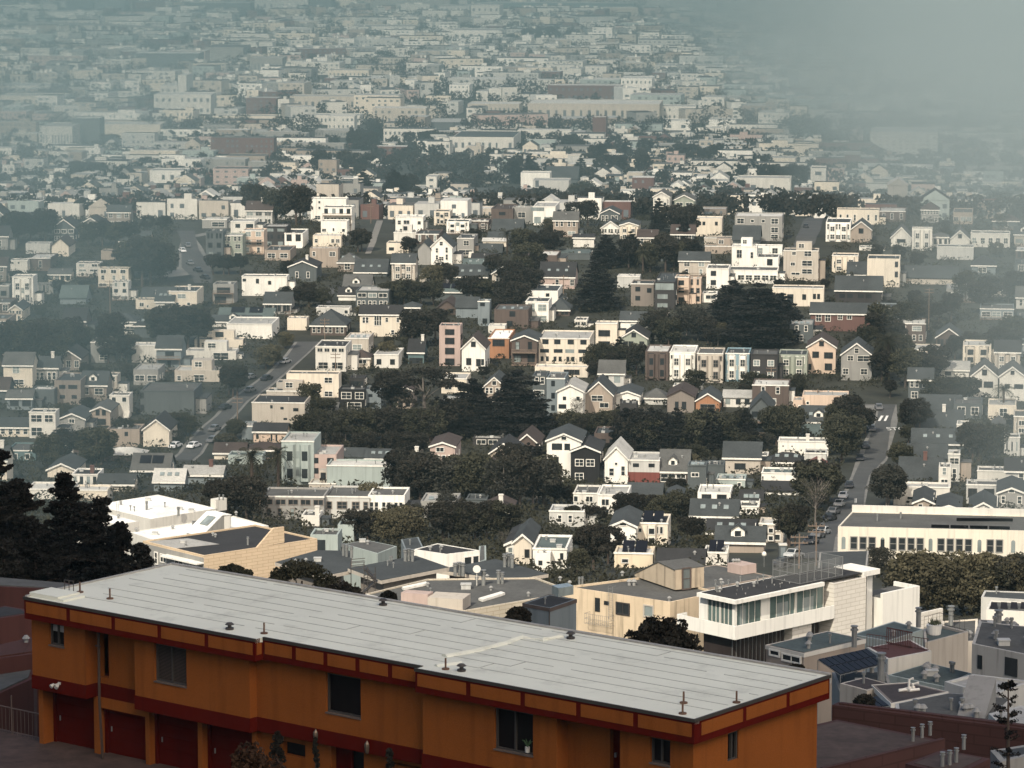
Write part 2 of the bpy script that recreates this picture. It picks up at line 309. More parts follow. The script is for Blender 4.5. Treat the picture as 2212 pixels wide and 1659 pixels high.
def house(reg, x0, x1, yr, yt, yb, typ, wall, roof, wins, flags, label, name=None, cat='house', group=None, yaw=None, dist=None, dmax=26):
    u0, vt = P(reg, x0, yt); u1, vb = P(reg, x1, yb); vr = P(reg, x0, yr)[1]; uc = (u0 + u1) / 2
    base = hit(uc, vb); y = base.y
    if dist: y = dist; base = at_y(uc, vb, y)
    base.z = gz(y) if not dist else base.z
    q = zc(base); far = y > 1320
    if yaw is None: yaw = R_(2.5 + 6.0 * min(max(u0, 0), 2212) / 2212)
    rel = yaw - math.atan(base.x / y)
    w = (u1 - u0) / FPX * q / math.cos(rel); h = (vb - vt) / FPX * q / cp
    r = (CAMZ - base.z - h) / y; px = (vt - vr) / FPX * q
    d = 12.0
    if typ == 'flat': d = min(max(px / max(r, .04), 5.5), dmax); rise = 0
    elif typ == 'gable': rise = min(max(px - 7 * r, .6), w * .52); d = 13
    else:
        rise = max(px / (1 + r / .62), .5) if typ == 'side' else max(px / (1 + r / .5), .5); d = min(max(2 * rise / .62, 6), 16)
        rise = min(rise, d * .42)
    ax = Vector((math.cos(yaw), -math.sin(yaw), 0)); loc = base - ax * (w / 2)
    loc.y = base.y + w / 2 * math.sin(yaw); loc.z = base.z
    rz = -yaw; rr = random.Random(int(x0 * 7 + yt * 3 + len(label)))
    T = thing(name or NAMES[typ], label, cat, loc, rz, group)
    bw, brf = MB(), MB(); roofline(bw, brf, typ, w, d, h, rise, th=.22 if not far else .4)
    WO = bw.build('wall', wm(wall), T); RO = brf.build('roof', rm(roof), T)
    LAND.append((uc, (vt + vb) / 2, y, w * .6 + 5, label, loc.copy(), yaw, w, d, h))
    trim = 'white' if rr.random() < .6 else rr.choice([None, 'dark', 'offwhite'])
    for c, tn in (('n', None), ('T', 'taupe'), ('D', 'dark')):
        if c in flags: trim = tn
    if typ != 'flat' and not far and 'n' not in flags:      # barge boards / eaves board
        b = MB(); t = .3
        if typ == 'gable':
            s = rise / (w / 2)
            for sg in (-1, 1):
                ex = w / 2 + sg * (w / 2 + .35); ez = h - s * .35
                q_ = [(w / 2, -.37, h + rise + .26), (ex, -.37, ez + .26), (ex, -.37, ez - .08), (w / 2, -.37, h + rise - .12)]
                b.extrude(q_ if sg > 0 else q_[::-1], (0, -.06, 0))
        else: b.box(-.36, w + .36, -.46, -.37, h - .5, h - .12)
        b.build('barge_board' if typ == 'gable' else 'eaves_board', wm('white'), T)
    if typ == 'flat' and not far and rr.random() < .6:
        b = MB(); b.box(-.1, w + .1, -.12, -.003, h - .22, h + .06); b.build('cornice', wm('white' if wall not in ('dark', 'black', 'slate') else wall), T)
    # windows
    if wins != '-':
        hz = h
        if wins[0] == '=':                                  # explicit fractions: cx,cz,w,h;...
            for it in wins[1:].split(';'):
                cx, cz_, ww, hh = map(float, it.split(','))
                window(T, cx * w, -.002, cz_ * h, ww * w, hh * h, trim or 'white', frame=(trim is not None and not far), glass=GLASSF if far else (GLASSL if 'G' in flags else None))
        else:
            a_, b_ = wins.split('x'); nr, nc = int(a_), int(b_)
            if not far and wall in ('white', 'cream', 'offwhite', 'grey', 'beige') and typ != 'hip' and w > 5 and h > 4.5 and 'B' not in flags and rr.random() < .3: flags += 'B'
            for i in range(nr):
                st_ = rr.choice(['std', 'std', 'tall', 'wide', 'pair'])
                for j in range(nc):
                    cw, ch = w / nc, hz / nr; ww = min(cw * .5, 1.7) if not far else cw * rr.uniform(.25, .45); hh = min(ch * .55, 1.8) if not far else ch * .36
                    if not far:
                        if st_ == 'tall': ww *= .55; hh *= 1.15
                        if st_ == 'wide': ww = min(cw * .72, 2.4); hh *= .75
                        if st_ == 'pair' and cw > 1.8:
                            for e_ in (-.2, .2): window(T, (j + .5 + e_) * cw, -.002, (i + .28) * ch, min(cw * .26, .8), hh, trim or 'white', frame=(trim is not None))
                            continue
                    if rr.random() < .06 and nc > 2: continue
                    jx = 0 if far else rr.uniform(-.06, .06) * cw
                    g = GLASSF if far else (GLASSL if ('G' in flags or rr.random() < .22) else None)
                    if 'm' in flags and rr.random() < .4: ww *= .6
                    window(T, (j + .5) * cw + jx, -.002, (i + .28) * ch, ww, hh, trim or 'white', frame=(trim is not None and not far), glass=g)
    if 'a' in flags: window(T, w / 2, -.002, h + rise * .18, 1.0, min(1.2, rise * .45), trim or 'white', frame=not far)
    if not far and 'n' not in flags and rr.random() < .4:        # low annex at the side or back
        aw, ad, ah = rr.uniform(1.2, 2.8), d * rr.uniform(.4, .7), h * rr.uniform(.35, .75); y0_ = d * rr.uniform(.15, .3)
        b = MB(); b.box(w + .002, w + aw, y0_, y0_ + ad, -6, ah); b.build('annex', wm(wall if rr.random() < .5 else rr.choice(['grey', 'offwhite', 'tan', 'slate'])), T)
        b = MB(); b.box(w + .003, w + aw + .15, y0_ - .15, y0_ + ad, ah + .002, ah + .15); b.build('annex_roof', rm(rr.choice(['rslate', 'rgrey', 'rdark'])), T)
    if 'w' in flags or (not far and 'n' not in flags and rr.random() < .3):
        for i in range(max(1, int(h / 3.2))):
            for j in range(2): window(T, w + .002, d * (.25 + .4 * j), 1.0 + 3.0 * i, .9, 1.2, trim or 'white', face=1, frame=not far)
    if 'l' in flags:                                         # differently painted lower storey
        b = MB(); b.box(-.06, w + .06, -.06, -.004, -5, h * .46); b.build('lower_storey', wm('red' if 'r' in flags else 'dark'), T)
    if 'B' in flags:                                         # projecting bays
        for cx in ((.27, .73) if w > 6 else (.5,)):
            b = MB(); bw_ = min(w * .34, 2.6); x = cx * w
            b.prism([(x - bw_ / 2, 0), (x - bw_ * .32, -.8), (x + bw_ * .32, -.8), (x + bw_ / 2, 0)], h * .08, h * .92)
            by = b.build('bay', wm(wall if 'W' not in flags else 'white'), T)
            for k in range(2): window(by, x, -.802, h * (.16 + .4 * k), bw_ * .5, h * .22, trim or 'white', frame=trim is not None)
    if 'k' in flags:                                         # balconies / decks across the front
        n = max(1, int(h / 3.1))
        for i in range(n):
            z = .2 + h * i / n
            b = MB(); b.box(.1, w - .1, -1.7, -.01, z, z + .18); b.box(.1, w - .1, -1.7, -1.62, z + .95, z + 1.05)
            x = .1
            while x < w - .15: b.box(x, x + .06, -1.69, -1.63, z + .18, z + .95); x += .35
            for xx in (.1, w - .25): b.box(xx, xx + .15, -1.7, -1.55, (z - h / n if i else -5), z)
            b.build('deck', WOODG if 'M' not in flags else wm('maroon'), T)
    if 'c' in flags:
        b = MB(); x = w * rr.uniform(.55, .9); yy = d * .45; top = h + rise + (1.5 if typ != 'flat' else 1.3)
        b.box(x - .4, x + .4, yy - .4, yy + .4, h - .5, top); b.box(x - .48, x + .48, yy - .48, yy + .48, top - .2, top - .05)
        b.build('chimney', wm('offwhite' if rr.random() < .6 else 'brick'), T)
    if 's' in flags or 'p' in flags:                         # skylights / solar panels lie on the roof
        n = 3 if 's' in flags else 2
        for i in range(n):
            sw, sl_ = (.9, 1.2) if 's' in flags else (min(w * .3, 4), 3)
            cx = w * (i + 1) / (n + 1); b = MB()
            if typ in ('side', 'hip'):
                sx = rise / (d / 2); c0 = d * .16; c1 = c0 + sl_ * .7
                b.extrude([(cx - sw / 2, c0, h + sx * c0 + .3), (cx + sw / 2, c0, h + sx * c0 + .3), (cx + sw / 2, c1, h + sx * c1 + .3), (cx - sw / 2, c1, h + sx * c1 + .3)][::-1], (0, 0, .1))
            elif typ == 'flat':
                c0 = d * .3; b.extrude([(cx - sw / 2, c0, h - .2), (cx + sw / 2, c0, h - .2), (cx + sw / 2, c0 + sl_, h + (.1 if 's' in flags else .9)), (cx - sw / 2, c0 + sl_, h + (.1 if 's' in flags else .9))][::-1], (0, 0, .1))
            if b.v: b.build('skylight' if 's' in flags else 'solar_panel', GLASSL if 's' in flags else SOLAR, RO)
    if 'd' in flags and typ == 'side':
        cx = w * .45; dw = min(2.2, w * .3); s = rise / (d / 2); y0 = d * .12; zb = h + s * y0; b = MB()
        b.extrude([(cx - dw / 2, y0, zb - .2), (cx + dw / 2, y0, zb - .2), (cx + dw / 2, y0, zb + 1.2), (cx, y0, zb + 2.0), (cx - dw / 2, y0, zb + 1.2)], (0, d * .32, 0))
        dm = b.build('dormer', wm('white'), RO); window(dm, cx, y0 - .01, zb + .2, dw * .45, .9, 'white')
        b = MB()
        for sg in (-1, 1):
            q_ = [(cx, y0 - .3, zb + 2.02), (cx + sg * (dw / 2 + .25), y0 - .3, zb + 1.02), (cx + sg * (dw / 2 + .25), y0 - .3, zb + 1.16), (cx, y0 - .3, zb + 2.2)]
            b.extrude(q_ if sg > 0 else q_[::-1], (0, d * .3, 0))
        b.build('dormer_roof', rm(roof), RO)
    if 't' in flags:
        b = MB(); x = w * .72
        for k in range(8): b.box(x, x + 1.5, -.35 * (k + 1), -.35 * k - .005, -4, 1.6 - .2 * k)
        b.build('stairs', wm('offwhite'), T)
    if 'P' in flags:                                         # small penthouse on a flat roof
        b = MB(); b.box(w * .35, w * .8, d * .3, d * .85, h - .328, h + 2.3); ph = b.build('penthouse', wm(wall), T); window(ph, w * .5, d * .3 - .002, h + .6, w * .15, 1.2, trim or 'white', frame=not far)
    if typ == 'flat' and not far:
        for k in range(rr.randint(2, 5)):
            link('roof_vent', vent_mesh(rr.choice(['pipe', 'cap', 'box', 'pipe', 'cap'])), RO, (w * rr.uniform(.12, .88), d * rr.uniform(.15, .85), h - .33))
    elif not far and rr.random() < .7 and typ == 'side':
        yv = d * .3; link('roof_vent', vent_mesh('cap'), RO, (w * rr.uniform(.2, .8), yv, h + rise / (d / 2) * yv + .1))
    return T
HOUSES = '''
M 195 400 85 130 300 flat offwhite rdark =.15,.78,.16,.13;.38,.78,.16,.13;.62,.78,.16,.13;.85,.78,.16,.13;.25,.12,.3,.24;.72,.12,.34,.24 w|white house with a black-framed glass sunroom band above two wide windows
M 425 560 150 205 278 hip cream rbrown =.55,.45,.16,.3;.75,.45,.16,.3 -|low cream cottage under a brown hip roof beside the glass sunroom house
M 590 755 135 182 275 flat offwhite rlight =.2,.25,.2,.4;.75,.25,.2,.4 -|small white flat-roofed bungalow with pale roof in front of the umbrella pine
M 820 925 85 170 250 side teal rdark =.5,.05,.8,.4 Dc|dark teal cottage with a tall pale chimney stack
M 1030 1172 -30 -10 262 flat pink rslate =.5,.78,.4,.12;.5,.55,.4,.14;.5,.3,.4,.14;.5,.03,.4,.15 w|tall dusty pink apartment house with stacked bay windows beside the steep white gable
M 1182 1338 45 145 300 gable white rbrown =.3,.3,.18,.26;.72,.25,.16,.28;.9,.3,.08,.22 aD|steep white gabled house with small attic window between pink and orange houses
M 1360 1500 10 72 210 flat orange rwhite =.5,.62,.55,.28 DT|rust orange block with bright white flat roof
M 1518 1690 35 92 262 gable brown rslate 2x2 kD|dark brown house with three stacked timber decks left of the balcony apartments
M 1698 2045 22 78 250 flat cream rlight 3x4 w|cream apartment block with dark red balconies on four bays
M 1675 2030 250 266 335 flat cream rpale =.15,.3,.1,.3;.6,.3,.08,.4;.7,.3,.08,.4;.8,.3,.08,.4 -|low cream podium below the red-balcony apartments
n 802 968 1215 1236 1440 flat cream rlight =.4,.52,.5,.2;.4,.1,.5,.2 -|narrow pale pink block with blue windows between balcony apartments and green gable
n 992 1200 1262 1352 1440 gable green rdark =.2,.1,.15,.6;.4,.1,.15,.6;.8,.1,.15,.6 at|grey green gabled house with broad white eaves and porch columns
N 760 918 118 166 362 flat brown rpale 3x2 nB|dark brown row house with two bays, leftmost of the terrace
N 926 1096 120 170 362 flat white rpale 3x2 B|white row house with pale bays, second of the terrace
N 1110 1284 135 176 375 flat beige rgrey 3x2 BT|beige row house with two bays in the middle of the terrace
N 1302 1462 140 180 372 flat blue rslate 3x2 BW|blue row house with white bays in the terrace
N 1472 1652 146 182 375 flat dark rgrey =.22,.6,.22,.18;.75,.6,.22,.18;.22,.2,.2,.18;.75,.2,.2,.18 G|charcoal row house with four pale windows in the terrace
N 1660 1852 148 185 345 flat green rslate 2x2 BG|pale green row house with two bays at the right end of the terrace
R 470 662 55 140 318 gable peach rbrown =.3,.62,.2,.2;.75,.6,.28,.2;.1,.15,.08,.2;.75,.15,.22,.22 aw|peach half-timbered gable house with small porch gable, left of the palm
R 700 906 85 188 360 gable grey rslate =.3,.78,.18,.18;.72,.76,.36,.2;.15,.25,.16,.2;.75,.25,.2,.2 a|grey half-timbered gable house right beside the big palm
R 1362 1562 232 284 345 side offwhite rlight =.3,.3,.2,.4 -|pale side-roofed house deep in the haze left of two hazy gables
R 1575 1757 228 332 470 gable offwhite rgrey =.3,.5,.2,.24;.65,.5,.3,.24 a|hazy pale gabled house, left one of the pair at the right edge
R 1768 1940 245 336 500 gable offwhite rgrey =.3,.5,.2,.2;.75,.5,.35,.2 a|hazy pale gabled house cut by the right edge of the picture
M 424 526 325 346 420 flat dark rdark =.5,.2,.8,.5 nw|black boxed top storey of the dark deck house
M 350 527 405 424 562 flat black rgrey =.3,.55,.35,.3;.8,.55,.3,.3;.6,.05,.5,.3 w|black house with open decks and white frame on the slope
M 528 636 395 420 550 flat bluegrey rgrey =.35,.6,.25,.15;.4,.05,.5,.25 n|blue grey annex right of the black deck house
M 742 842 380 430 552 gable tan rbrown 2x2 -|tan gabled house peeping through the umbrella pine branches
M 1332 1470 308 398 520 gable tan rslate 2x2 a|grey tan gabled house just left of the great central cypress
N 0 96 295 330 560 flat slate rslate 3x1 G|slate blue narrow house with tall window strips behind the great cypress
N 96 218 300 345 620 flat bluegrey rgrey =.35,.8,.2,.14;.35,.5,.2,.14;.35,.2,.2,.14 w|tall blue grey slab house right of the great cypress
N 167 342 360 432 625 gable white rlight =.28,.7,.12,.13;.8,.7,.12,.13;.2,.4,.3,.16 -|white gabled house with rust red lower floor next to the tan gable
N 352 540 340 456 600 gable tan rslate =.45,.72,.4,.24;.7,.42,.3,.2;.7,.1,.25,.15 -|tan gabled house with arched ornament and flat annex in front
N 330 462 440 466 592 flat mustard rgrey =.55,.55,.3,.2;.6,.1,.3,.2 k|square ochre annex with roof terrace below the tan gable
N 558 722 405 462 540 gable white rslate =.25,.2,.1,.5;.55,.2,.1,.5;.78,.2,.16,.5 -|small white gabled house with tall dark windows
N 590 702 498 512 625 flat dark rdark =.5,.3,.4,.3 k|dark lower storey with deck beneath the small white gable
N 757 905 402 470 520 hip lgrey rgrey =.5,.3,.2,.3 -|house under a smooth grey hip roof above the dark grove
N 910 1092 395 470 575 gable taupe rbrown =.35,.2,.14,.5;.62,.2,.16,.5 n|taupe bungalow with stepped brown gables
N 950 1146 388 396 440 flat lgrey rpale - n|long pale wall-like flat block behind the brown gables
N 1102 1262 425 505 580 gable orange rslate =.5,.1,.6,.6 T|salmon orange bungalow with wide window band
N 1290 1482 430 474 540 side offwhite rlight 1x3 n|low pale house with long light roof beside the orange bungalow
N 1466 1612 430 560 745 gable slate rslate =.3,.72,.4,.2;.7,.4,.4,.2;.5,.1,.5,.2 kn|tall dark slate gabled house with two timber decks
R 438 745 425 458 600 flat peach rlight =.12,.55,.05,.14 -|long peach flat-topped wall building below the terrace trees
R 375 440 470 492 620 flat peach rlight =.7,.5,.2,.2;.7,.1,.3,.2 -|stepped peach lower wing with tiny windows
R 430 688 535 640 668 side slate rslate - dsw|slate mansard-roofed house with one white dormer and two skylights
R 356 658 665 738 745 side grey rteal - n|plain greenish roofed shed behind the long white wall
R 275 612 738 766 868 flat white rlight =.1,.6,.03,.1;.28,.6,.03,.1 wc|long blank white wall building with two tiny square windows
R 205 455 842 908 938 hip white rdark - s|black hip roof with two bright skylights above a white wall
R 130 206 850 866 925 flat offwhite rgrey =.6,.3,.2,.4 -|small white box at the left end of the black hip roof
R 452 600 828 850 950 flat lgrey rdark - n|stone faced block with dark roof step beside the black hip roof
R 163 465 945 982 1075 flat white rteal =.03,.3,.03,.4 -|long white ribbed wall building beside the red gable
R 467 582 905 975 1055 gable white rred =.35,.3,.25,.3 c|white gable with dull red roof and one small window beside street trees
R 170 510 1045 1102 1130 side white rdark - n|low dark roof with white gutter left of the street trees
R 20 165 1100 1190 1215 side offwhite rdark - s|low dark shed roof with clutter at the street corner
M 1755 1985 685 770 1045 gable white rslate =.3,.78,.3,.16;.6,.78,.16,.16;.2,.45,.3,.16;.2,.16,.3,.16 aw|tall white four storey gabled house with triangular attic glass
N 258 452 765 842 1050 gable black rdark =.3,.55,.26,.2;.68,.55,.26,.2;.3,.1,.26,.2 w|jet black gabled house with white window bars
N 487 642 772 890 1050 gable white rpale =.5,.75,.1,.1;.3,.3,.18,.3;.8,.3,.14,.4 t|white cottage gable with long white stairs and pale roof
N 645 856 838 896 1050 flat lgrey rlight =.25,.68,.2,.16;.75,.68,.2,.16;.42,.15,.5,.28 lr|two storey house, grey above and red below
N 858 1050 825 968 1048 side brown rgrey =.3,.1,.5,.6;.75,.1,.3,.6 d|brown bungalow with teal dormer and white porch posts
N 1046 1172 905 930 1100 flat slate rslate =.4,.55,.36,.14 ws|dark slate blue modern box house
N 1175 1292 900 925 1060 flat slate rslate - n|slate blue rear wing behind the modern box house
N 1240 1435 985 1022 1085 flat ltteal rteal =.8,.2,.1,.4 s|low teal grey flat roof with skylights and a pipe
N 276 442 1060 1116 1235 flat offwhite rgrey =.1,.5,.14,.3;.65,.5,.25,.3 -|cream white flat house left of its whiter twin
N 442 640 1060 1130 1275 flat white rlight =.25,.5,.24,.26;.75,.5,.2,.26;.25,.05,.24,.26 w|bright white flat house beside dark gabled roof
N 642 866 1052 1160 1210 side grey rslate - -|dark grey steep roof beside the bright white flat house
N 892 996 1115 1170 1215 gable offwhite rslate - a|tiny white-edged gable among dark roofs
N 1068 1382 1166 1272 1345 side white rslate - s|long dark roof with a row of four skylights over a white wall
N 1395 1525 1188 1205 1262 flat white rgrey =.5,.3,.2,.3 -|small white stepped rooftop block beside the long skylight roof
N 1180 1500 1300 1380 1420 side offwhite rdark - s|low dark roof below the long skylight roof
N 1240 1560 1345 1440 1520 side tan rslate - d|broad dark grey roof with tiny dormer near the street
N 1530 1690 1285 1320 1450 flat beige rpale 2x2 B|curved-front beige house with bay at the street bend
N 527 697 1252 1345 1490 gable white rslate =.5,.3,.3,.24 a|white gabled house left of the curved bay house
N 700 912 1255 1320 1480 flat cream rdark =.12,.6,.1,.16;.38,.55,.08,.28;.52,.55,.08,.28;.66,.55,.08,.28;.8,.55,.08,.28 Bpw|cream house with rounded balcony bays and solar panels
N 552 812 1480 1522 1625 flat yellow rpale =.28,.35,.16,.2 p|low pale yellow flat house with one small window
N 846 1152 1505 1600 1640 side brown rdark - n|dark speckled shingle roof between yellow and white sheds
N 1156 1312 1492 1520 1608 flat offwhite rlight - p|small white shed with a solar panel tilted on its roof
M 1662 1890 1396 1492 1645 flat white rteal =.1,.45,.08,.3;.85,.5,.1,.3;.2,.15,.1,.2 w|white cube house with grey green roof left of the round dark tree
M 1676 1780 1510 1522 1648 flat white rlight =.35,.35,.25,.25 -|small white lean-to with one window at foot of the cube house
M 1532 1652 1340 1452 1600 gable cream rslate =.75,.35,.18,.3 -|cream gabled house with dark roof left of the white cube house
M 1480 1590 1440 1470 1590 gable white rdark 1x2 -|little white gabled shed behind galvanised flues
M 1772 2008 1195 1240 1350 flat lgrey rlight =.3,.3,.1,.4;.6,.3,.1,.4 w|pale grey flat house with white side bays behind a bare tree
M 1210 1352 1128 1160 1260 flat slate rslate - n|boarded slate grey box in the middle of the dark grove
M 1316 1500 1172 1262 1310 gable brown rbrown - c|brown gabled roof with white barge board and twin flues
M 968 1136 742 806 935 gable pink rbrown =.4,.75,.28,.2;.3,.15,.12,.4;.55,.15,.12,.4;.8,.15,.12,.4 -|pink striped gabled house surrounded by dark trees
M 770 880 770 830 880 gable tan rgrey - n|half hidden grey gable left of the pink striped house
M 1255 1450 688 745 795 flat dark rlight =.3,.2,.3,.5;.7,.2,.3,.5 -|low pavilion with pale flat roof left of the great cypress foot
M 1370 1560 748 850 900 gable tan rdark - -|dark gable with white barge board in the grove left of the tall white house
M 1545 1700 690 790 860 gable brown rbrown - -|brown gable roof directly left of the tall white house
O 566 700 1052 1072 1122 flat grey rgrey 2x5 T|long grey apartment row with steel framed windows, left half
O 700 798 1048 1072 1120 flat lgrey rgrey =.12,.45,.1,.3;.4,.45,.2,.3;.7,.45,.14,.3;.92,.45,.08,.3 Tw|pale and grey panelled apartment row, right half
M 270 694 892 935 1090 flat ltteal rpale - n|big blank pale green wall block behind the panelled apartments
M 135 336 788 856 1060 flat pink rlight =.25,.7,.3,.18;.8,.7,.22,.18;.25,.36,.3,.18;.8,.1,.22,.18 n|pink three storey apartment house with white windows
M 342 530 822 876 910 side ltteal rslate - n|slate roof with a small blue gable, left of two
M 532 722 826 880 912 side ltteal rslate - s|slate roof with a small blue gable, right of two
M 150 330 1030 1050 1085 flat beige rpale - P|low beige roof with stair box above the panelled apartments
M 100 220 1255 1272 1345 flat offwhite rgrey - c|small white hut with a row of flues
M 345 452 1300 1335 1470 flat ltteal rgrey - n|blank pale green tall party wall beside dark trees
M 160 345 1385 1402 1525 flat ltteal rgrey =.4,.1,.3,.6 n|pale green house with dark patio doors
L 1702 2058 455 512 660 flat beige rdark =.37,.72,.05,.14;.57,.68,.06,.12;.83,.6,.1,.14;.63,.2,.07,.1 nw|big plain beige apartment box with a few scattered windows
L 1800 2095 415 432 492 flat beige rslate - P|beige upper roof step behind the plain beige box
L 1866 2112 352 372 415 flat stone rslate =.85,.2,.2,.5 n|stone banded parapet block above the plain beige box
M 0 352 295 316 475 flat cream rgrey =.8,.62,.14,.22;.8,.05,.14,.2 w|long cream house with two wide windows beside the street
L 1632 1706 635 668 760 flat bluegrey rlight - n|little pale blue annex left of the peach house
L 1712 1932 655 702 780 side peach rdark =.12,.3,.08,.4;.55,.1,.05,.6;.7,.1,.05,.6 -|peach house with dark pitched roof
L 1662 1894 772 822 885 hip pink rbrown =.7,.1,.25,.7 -|pink house with brown hip roof and white bay
L 1902 2120 700 765 1060 flat ltteal rlight =.3,.6,.6,.16;.8,.6,.1,.1;.3,.2,.5,.2 nBG|modern pale house with a barrel roof and blue glass bay
L 1446 1652 782 842 890 side cream rbrown - -|low cream house with brown roof above the long grey roofs
L 1540 1772 836 862 925 flat ltteal rteal =.3,.3,.2,.3 n|low teal roofed block behind the palms
L 722 942 655 692 812 flat tan rgrey =.6,.6,.1,.24 -|tan blank-sided house with white corner boards
L 944 1066 650 722 800 flat tan rgrey - -|tan flat annex between blank-sided house and steep gable
L 968 1142 590 690 805 gable cream rdark - w|steep cream gable with wide white eaves in the left haze
L 950 1310 368 426 590 flat slate rgrey =.03,.7,.06,.2;.03,.2,.06,.2 w|massive shaded slate block with gravel roof on the left street
L 1180 1480 262 296 372 flat beige rpale =.1,.1,.08,.4;.55,.1,.2,.5 Pc|beige flat house with penthouse left of the street trees
L 1256 1592 140 162 220 flat offwhite rlight =.7,.05,.3,.7 P|white stepped flat house, lower of two left of the street
L 1314 1640 68 86 140 flat cream rlight - P|cream stepped flat house, upper of two left of the street
L 1368 1506 30 42 76 flat cream rteal - n|cream cube house top step left of the street
L 890 1086 100 122 240 flat offwhite rpale - n|pale blank box with grey lower half alone in the left haze
L 370 546 300 356 520 flat taupe rslate =.3,.65,.24,.16;.7,.65,.34,.16;.3,.25,.2,.14;.75,.25,.2,.14 n|hazy taupe shingled house left of the twin dormers
L 548 720 300 390 500 side taupe rslate =.2,.4,.2,.4;.7,.4,.3,.35 d|hazy taupe house with dormers on a mansard roof
L 716 792 305 325 450 flat beige rslate =.5,.65,.6,.24 B|narrow hazy house with round arched door
L 742 874 450 462 615 flat offwhite rgrey =.22,.7,.2,.2;.75,.7,.2,.2;.2,.15,.2,.2 t|white house with outside stairs in the left haze
L 616 744 512 570 668 gable tan rgrey =.35,.75,.14,.3;.68,.75,.14,.3;.5,.1,.5,.35 -|narrow grey gabled cottage with french doors in left haze
L 216 368 398 424 545 flat slate rpale =.2,.4,.1,.2;.6,.4,.1,.2 n|dark slate cube with pale roof in the left haze
L 48 216 432 478 560 side bluegrey rgrey =.3,.35,.3,.5;.78,.35,.3,.5 -|grey pitched roof house with wide windows near the left edge
L 200 376 560 572 750 flat offwhite rslate =.28,.62,.4,.25;.75,.62,.3,.25;.28,.1,.4,.3 -|white framed modern house with black glass at far left
L 400 572 552 620 700 gable grey rslate =.5,.7,.2,.3;.2,.2,.3,.4 -|hazy grey gabled house right of the white framed modern house
L 0 198 620 676 745 side cream rslate 1x4 -|row of cream cottages under one dark roof at far left
L 45 240 772 828 900 flat teal rgrey =.3,.2,.14,.45;.72,.2,.14,.45 -|teal blue victorian with white cornice near the left cypress
L 322 508 882 962 1010 gable cream rslate - -|cream gable tip with thin white edge above white victorian
L 486 662 950 992 1095 flat white rdark 1x4 c|ornate white victorian front with corner posts
L 662 900 1000 1058 1110 side beige rslate - -|low beige house with dark roof right of the ornate white front
L 704 968 812 862 905 hip brown rpale - n|low house with broad pale hip roof in the left haze
L 890 1140 850 960 1010 side bluegrey rgrey =.5,.1,.3,.4 p|grey hip roofed house with panels above the blue side wall
L 1040 1240 960 1040 1110 side bluegrey rpale - s|long pale roofed house with blue grey wall, lower left slope
L 1240 1500 940 990 1060 side bluegrey rlight - c|long light roofed row with chimneys and blue side walls
L 180 480 1040 1090 1160 flat offwhite rpale - n|low pale flat roof just above the white roof complex
L 500 725 1060 1096 1170 flat cream rpale - n|cream low flat roof with dark edge above the white roof complex
l 590 770 755 772 880 flat offwhite rgrey 3x2 k|white house of stacked terraces at left
l 760 992 800 812 960 flat cream rslate 3x3 k|cream apartment terraces stepping down the left slope
l 868 990 905 912 1056 flat offwhite rgrey 3x2 k|narrow white decked house lowest of the left terraces
l 780 1010 660 676 745 flat tan rslate =.4,.3,.14,.4;.62,.3,.3,.4 -|tan flat house above the stacked terraces
l 922 1152 525 600 655 side peach rslate =.08,.3,.08,.5;.3,.3,.06,.5;.52,.3,.06,.5 -|peach house with dark roof above the tan flat house
l 200 386 600 614 695 flat lgrey rslate - n|blank pale wall building at far left
l 400 530 565 640 720 gable cream rbrown - n|cream house with one long slanted brown roof at far left
l 80 212 735 748 845 flat offwhite rgrey =.15,.7,.1,.18;.5,.7,.1,.18 -|small white cube with two windows above the white victorian tower
l 98 258 850 872 1092 flat white rlight 3x3 B|tall white victorian with stacked bays at far left
l 70 170 1070 1130 1215 gable cream rslate 2x2 -|tiny cream gabled cottage below the tall white victorian
l 268 410 915 932 1005 flat grey rslate 1x5 -|grey house with a strip of white window frames at far left
l 0 72 925 942 1050 flat grey rgrey =.4,.3,.5,.3 -|grey boxy house cut by the left edge
l 375 545 815 850 910 side cream rgrey 1x4 -|cream pitched house between white victorian and terraces
l 465 662 940 1035 1085 side bluegrey rteal - n|dark hazy roof in the grove below the terraces
l 1048 1200 1035 1052 1125 flat cream rslate =.3,.3,.2,.4;.6,.2,.08,.2 -|small cream house left of the white blank gable
l 1200 1340 960 1066 1150 side offwhite rslate - s|white walled house with large dark roof below the curved street
l 1090 1380 955 1040 1062 side slate rslate - d|dark ridge roof with small white gable below the curved street
l 1645 1805 905 928 1085 flat grey rgrey =.5,.5,.6,.3;.35,.05,.5,.3 k|grey modern house with recessed dark windows
l 1866 2212 850 868 1020 flat white rslate =.06,.75,.06,.1;.35,.65,.05,.2;.62,.6,.05,.14 -|long white blank wall house under dark roofs at centre left
l 1900 2130 925 975 1010 side offwhite rdark - -|low dark roof in front of the long white blank wall
l 1690 2110 1115 1175 1205 side lgrey rteal - p|grey green long roof with dark panel
l 1625 2000 1175 1215 1260 side offwhite rslate - d|dark zigzag roof over white wall left of white blank gable
l 1750 2098 1180 1235 1350 flat white rlight - n|tall blank white party wall with curved parapet
l 1560 1750 410 432 500 flat grey rpale =.65,.2,.5,.5 -|blue grey flat house, highest left of the green apartments
l 1780 1962 420 446 545 flat offwhite rlight =.3,.5,.2,.3;.8,.5,.3,.3 -|pale flat house behind the peach apartments
l 1590 1722 510 530 745 flat slate rslate 3x2 -|slate apartment stack with white windows left of the green one
l 1712 1872 535 556 730 flat green rlight 3x2 -|green grey apartment house with white windows
l 1872 2036 500 520 705 flat peach rlight 3x2 k|peach apartment house with balconies between green and dark ones
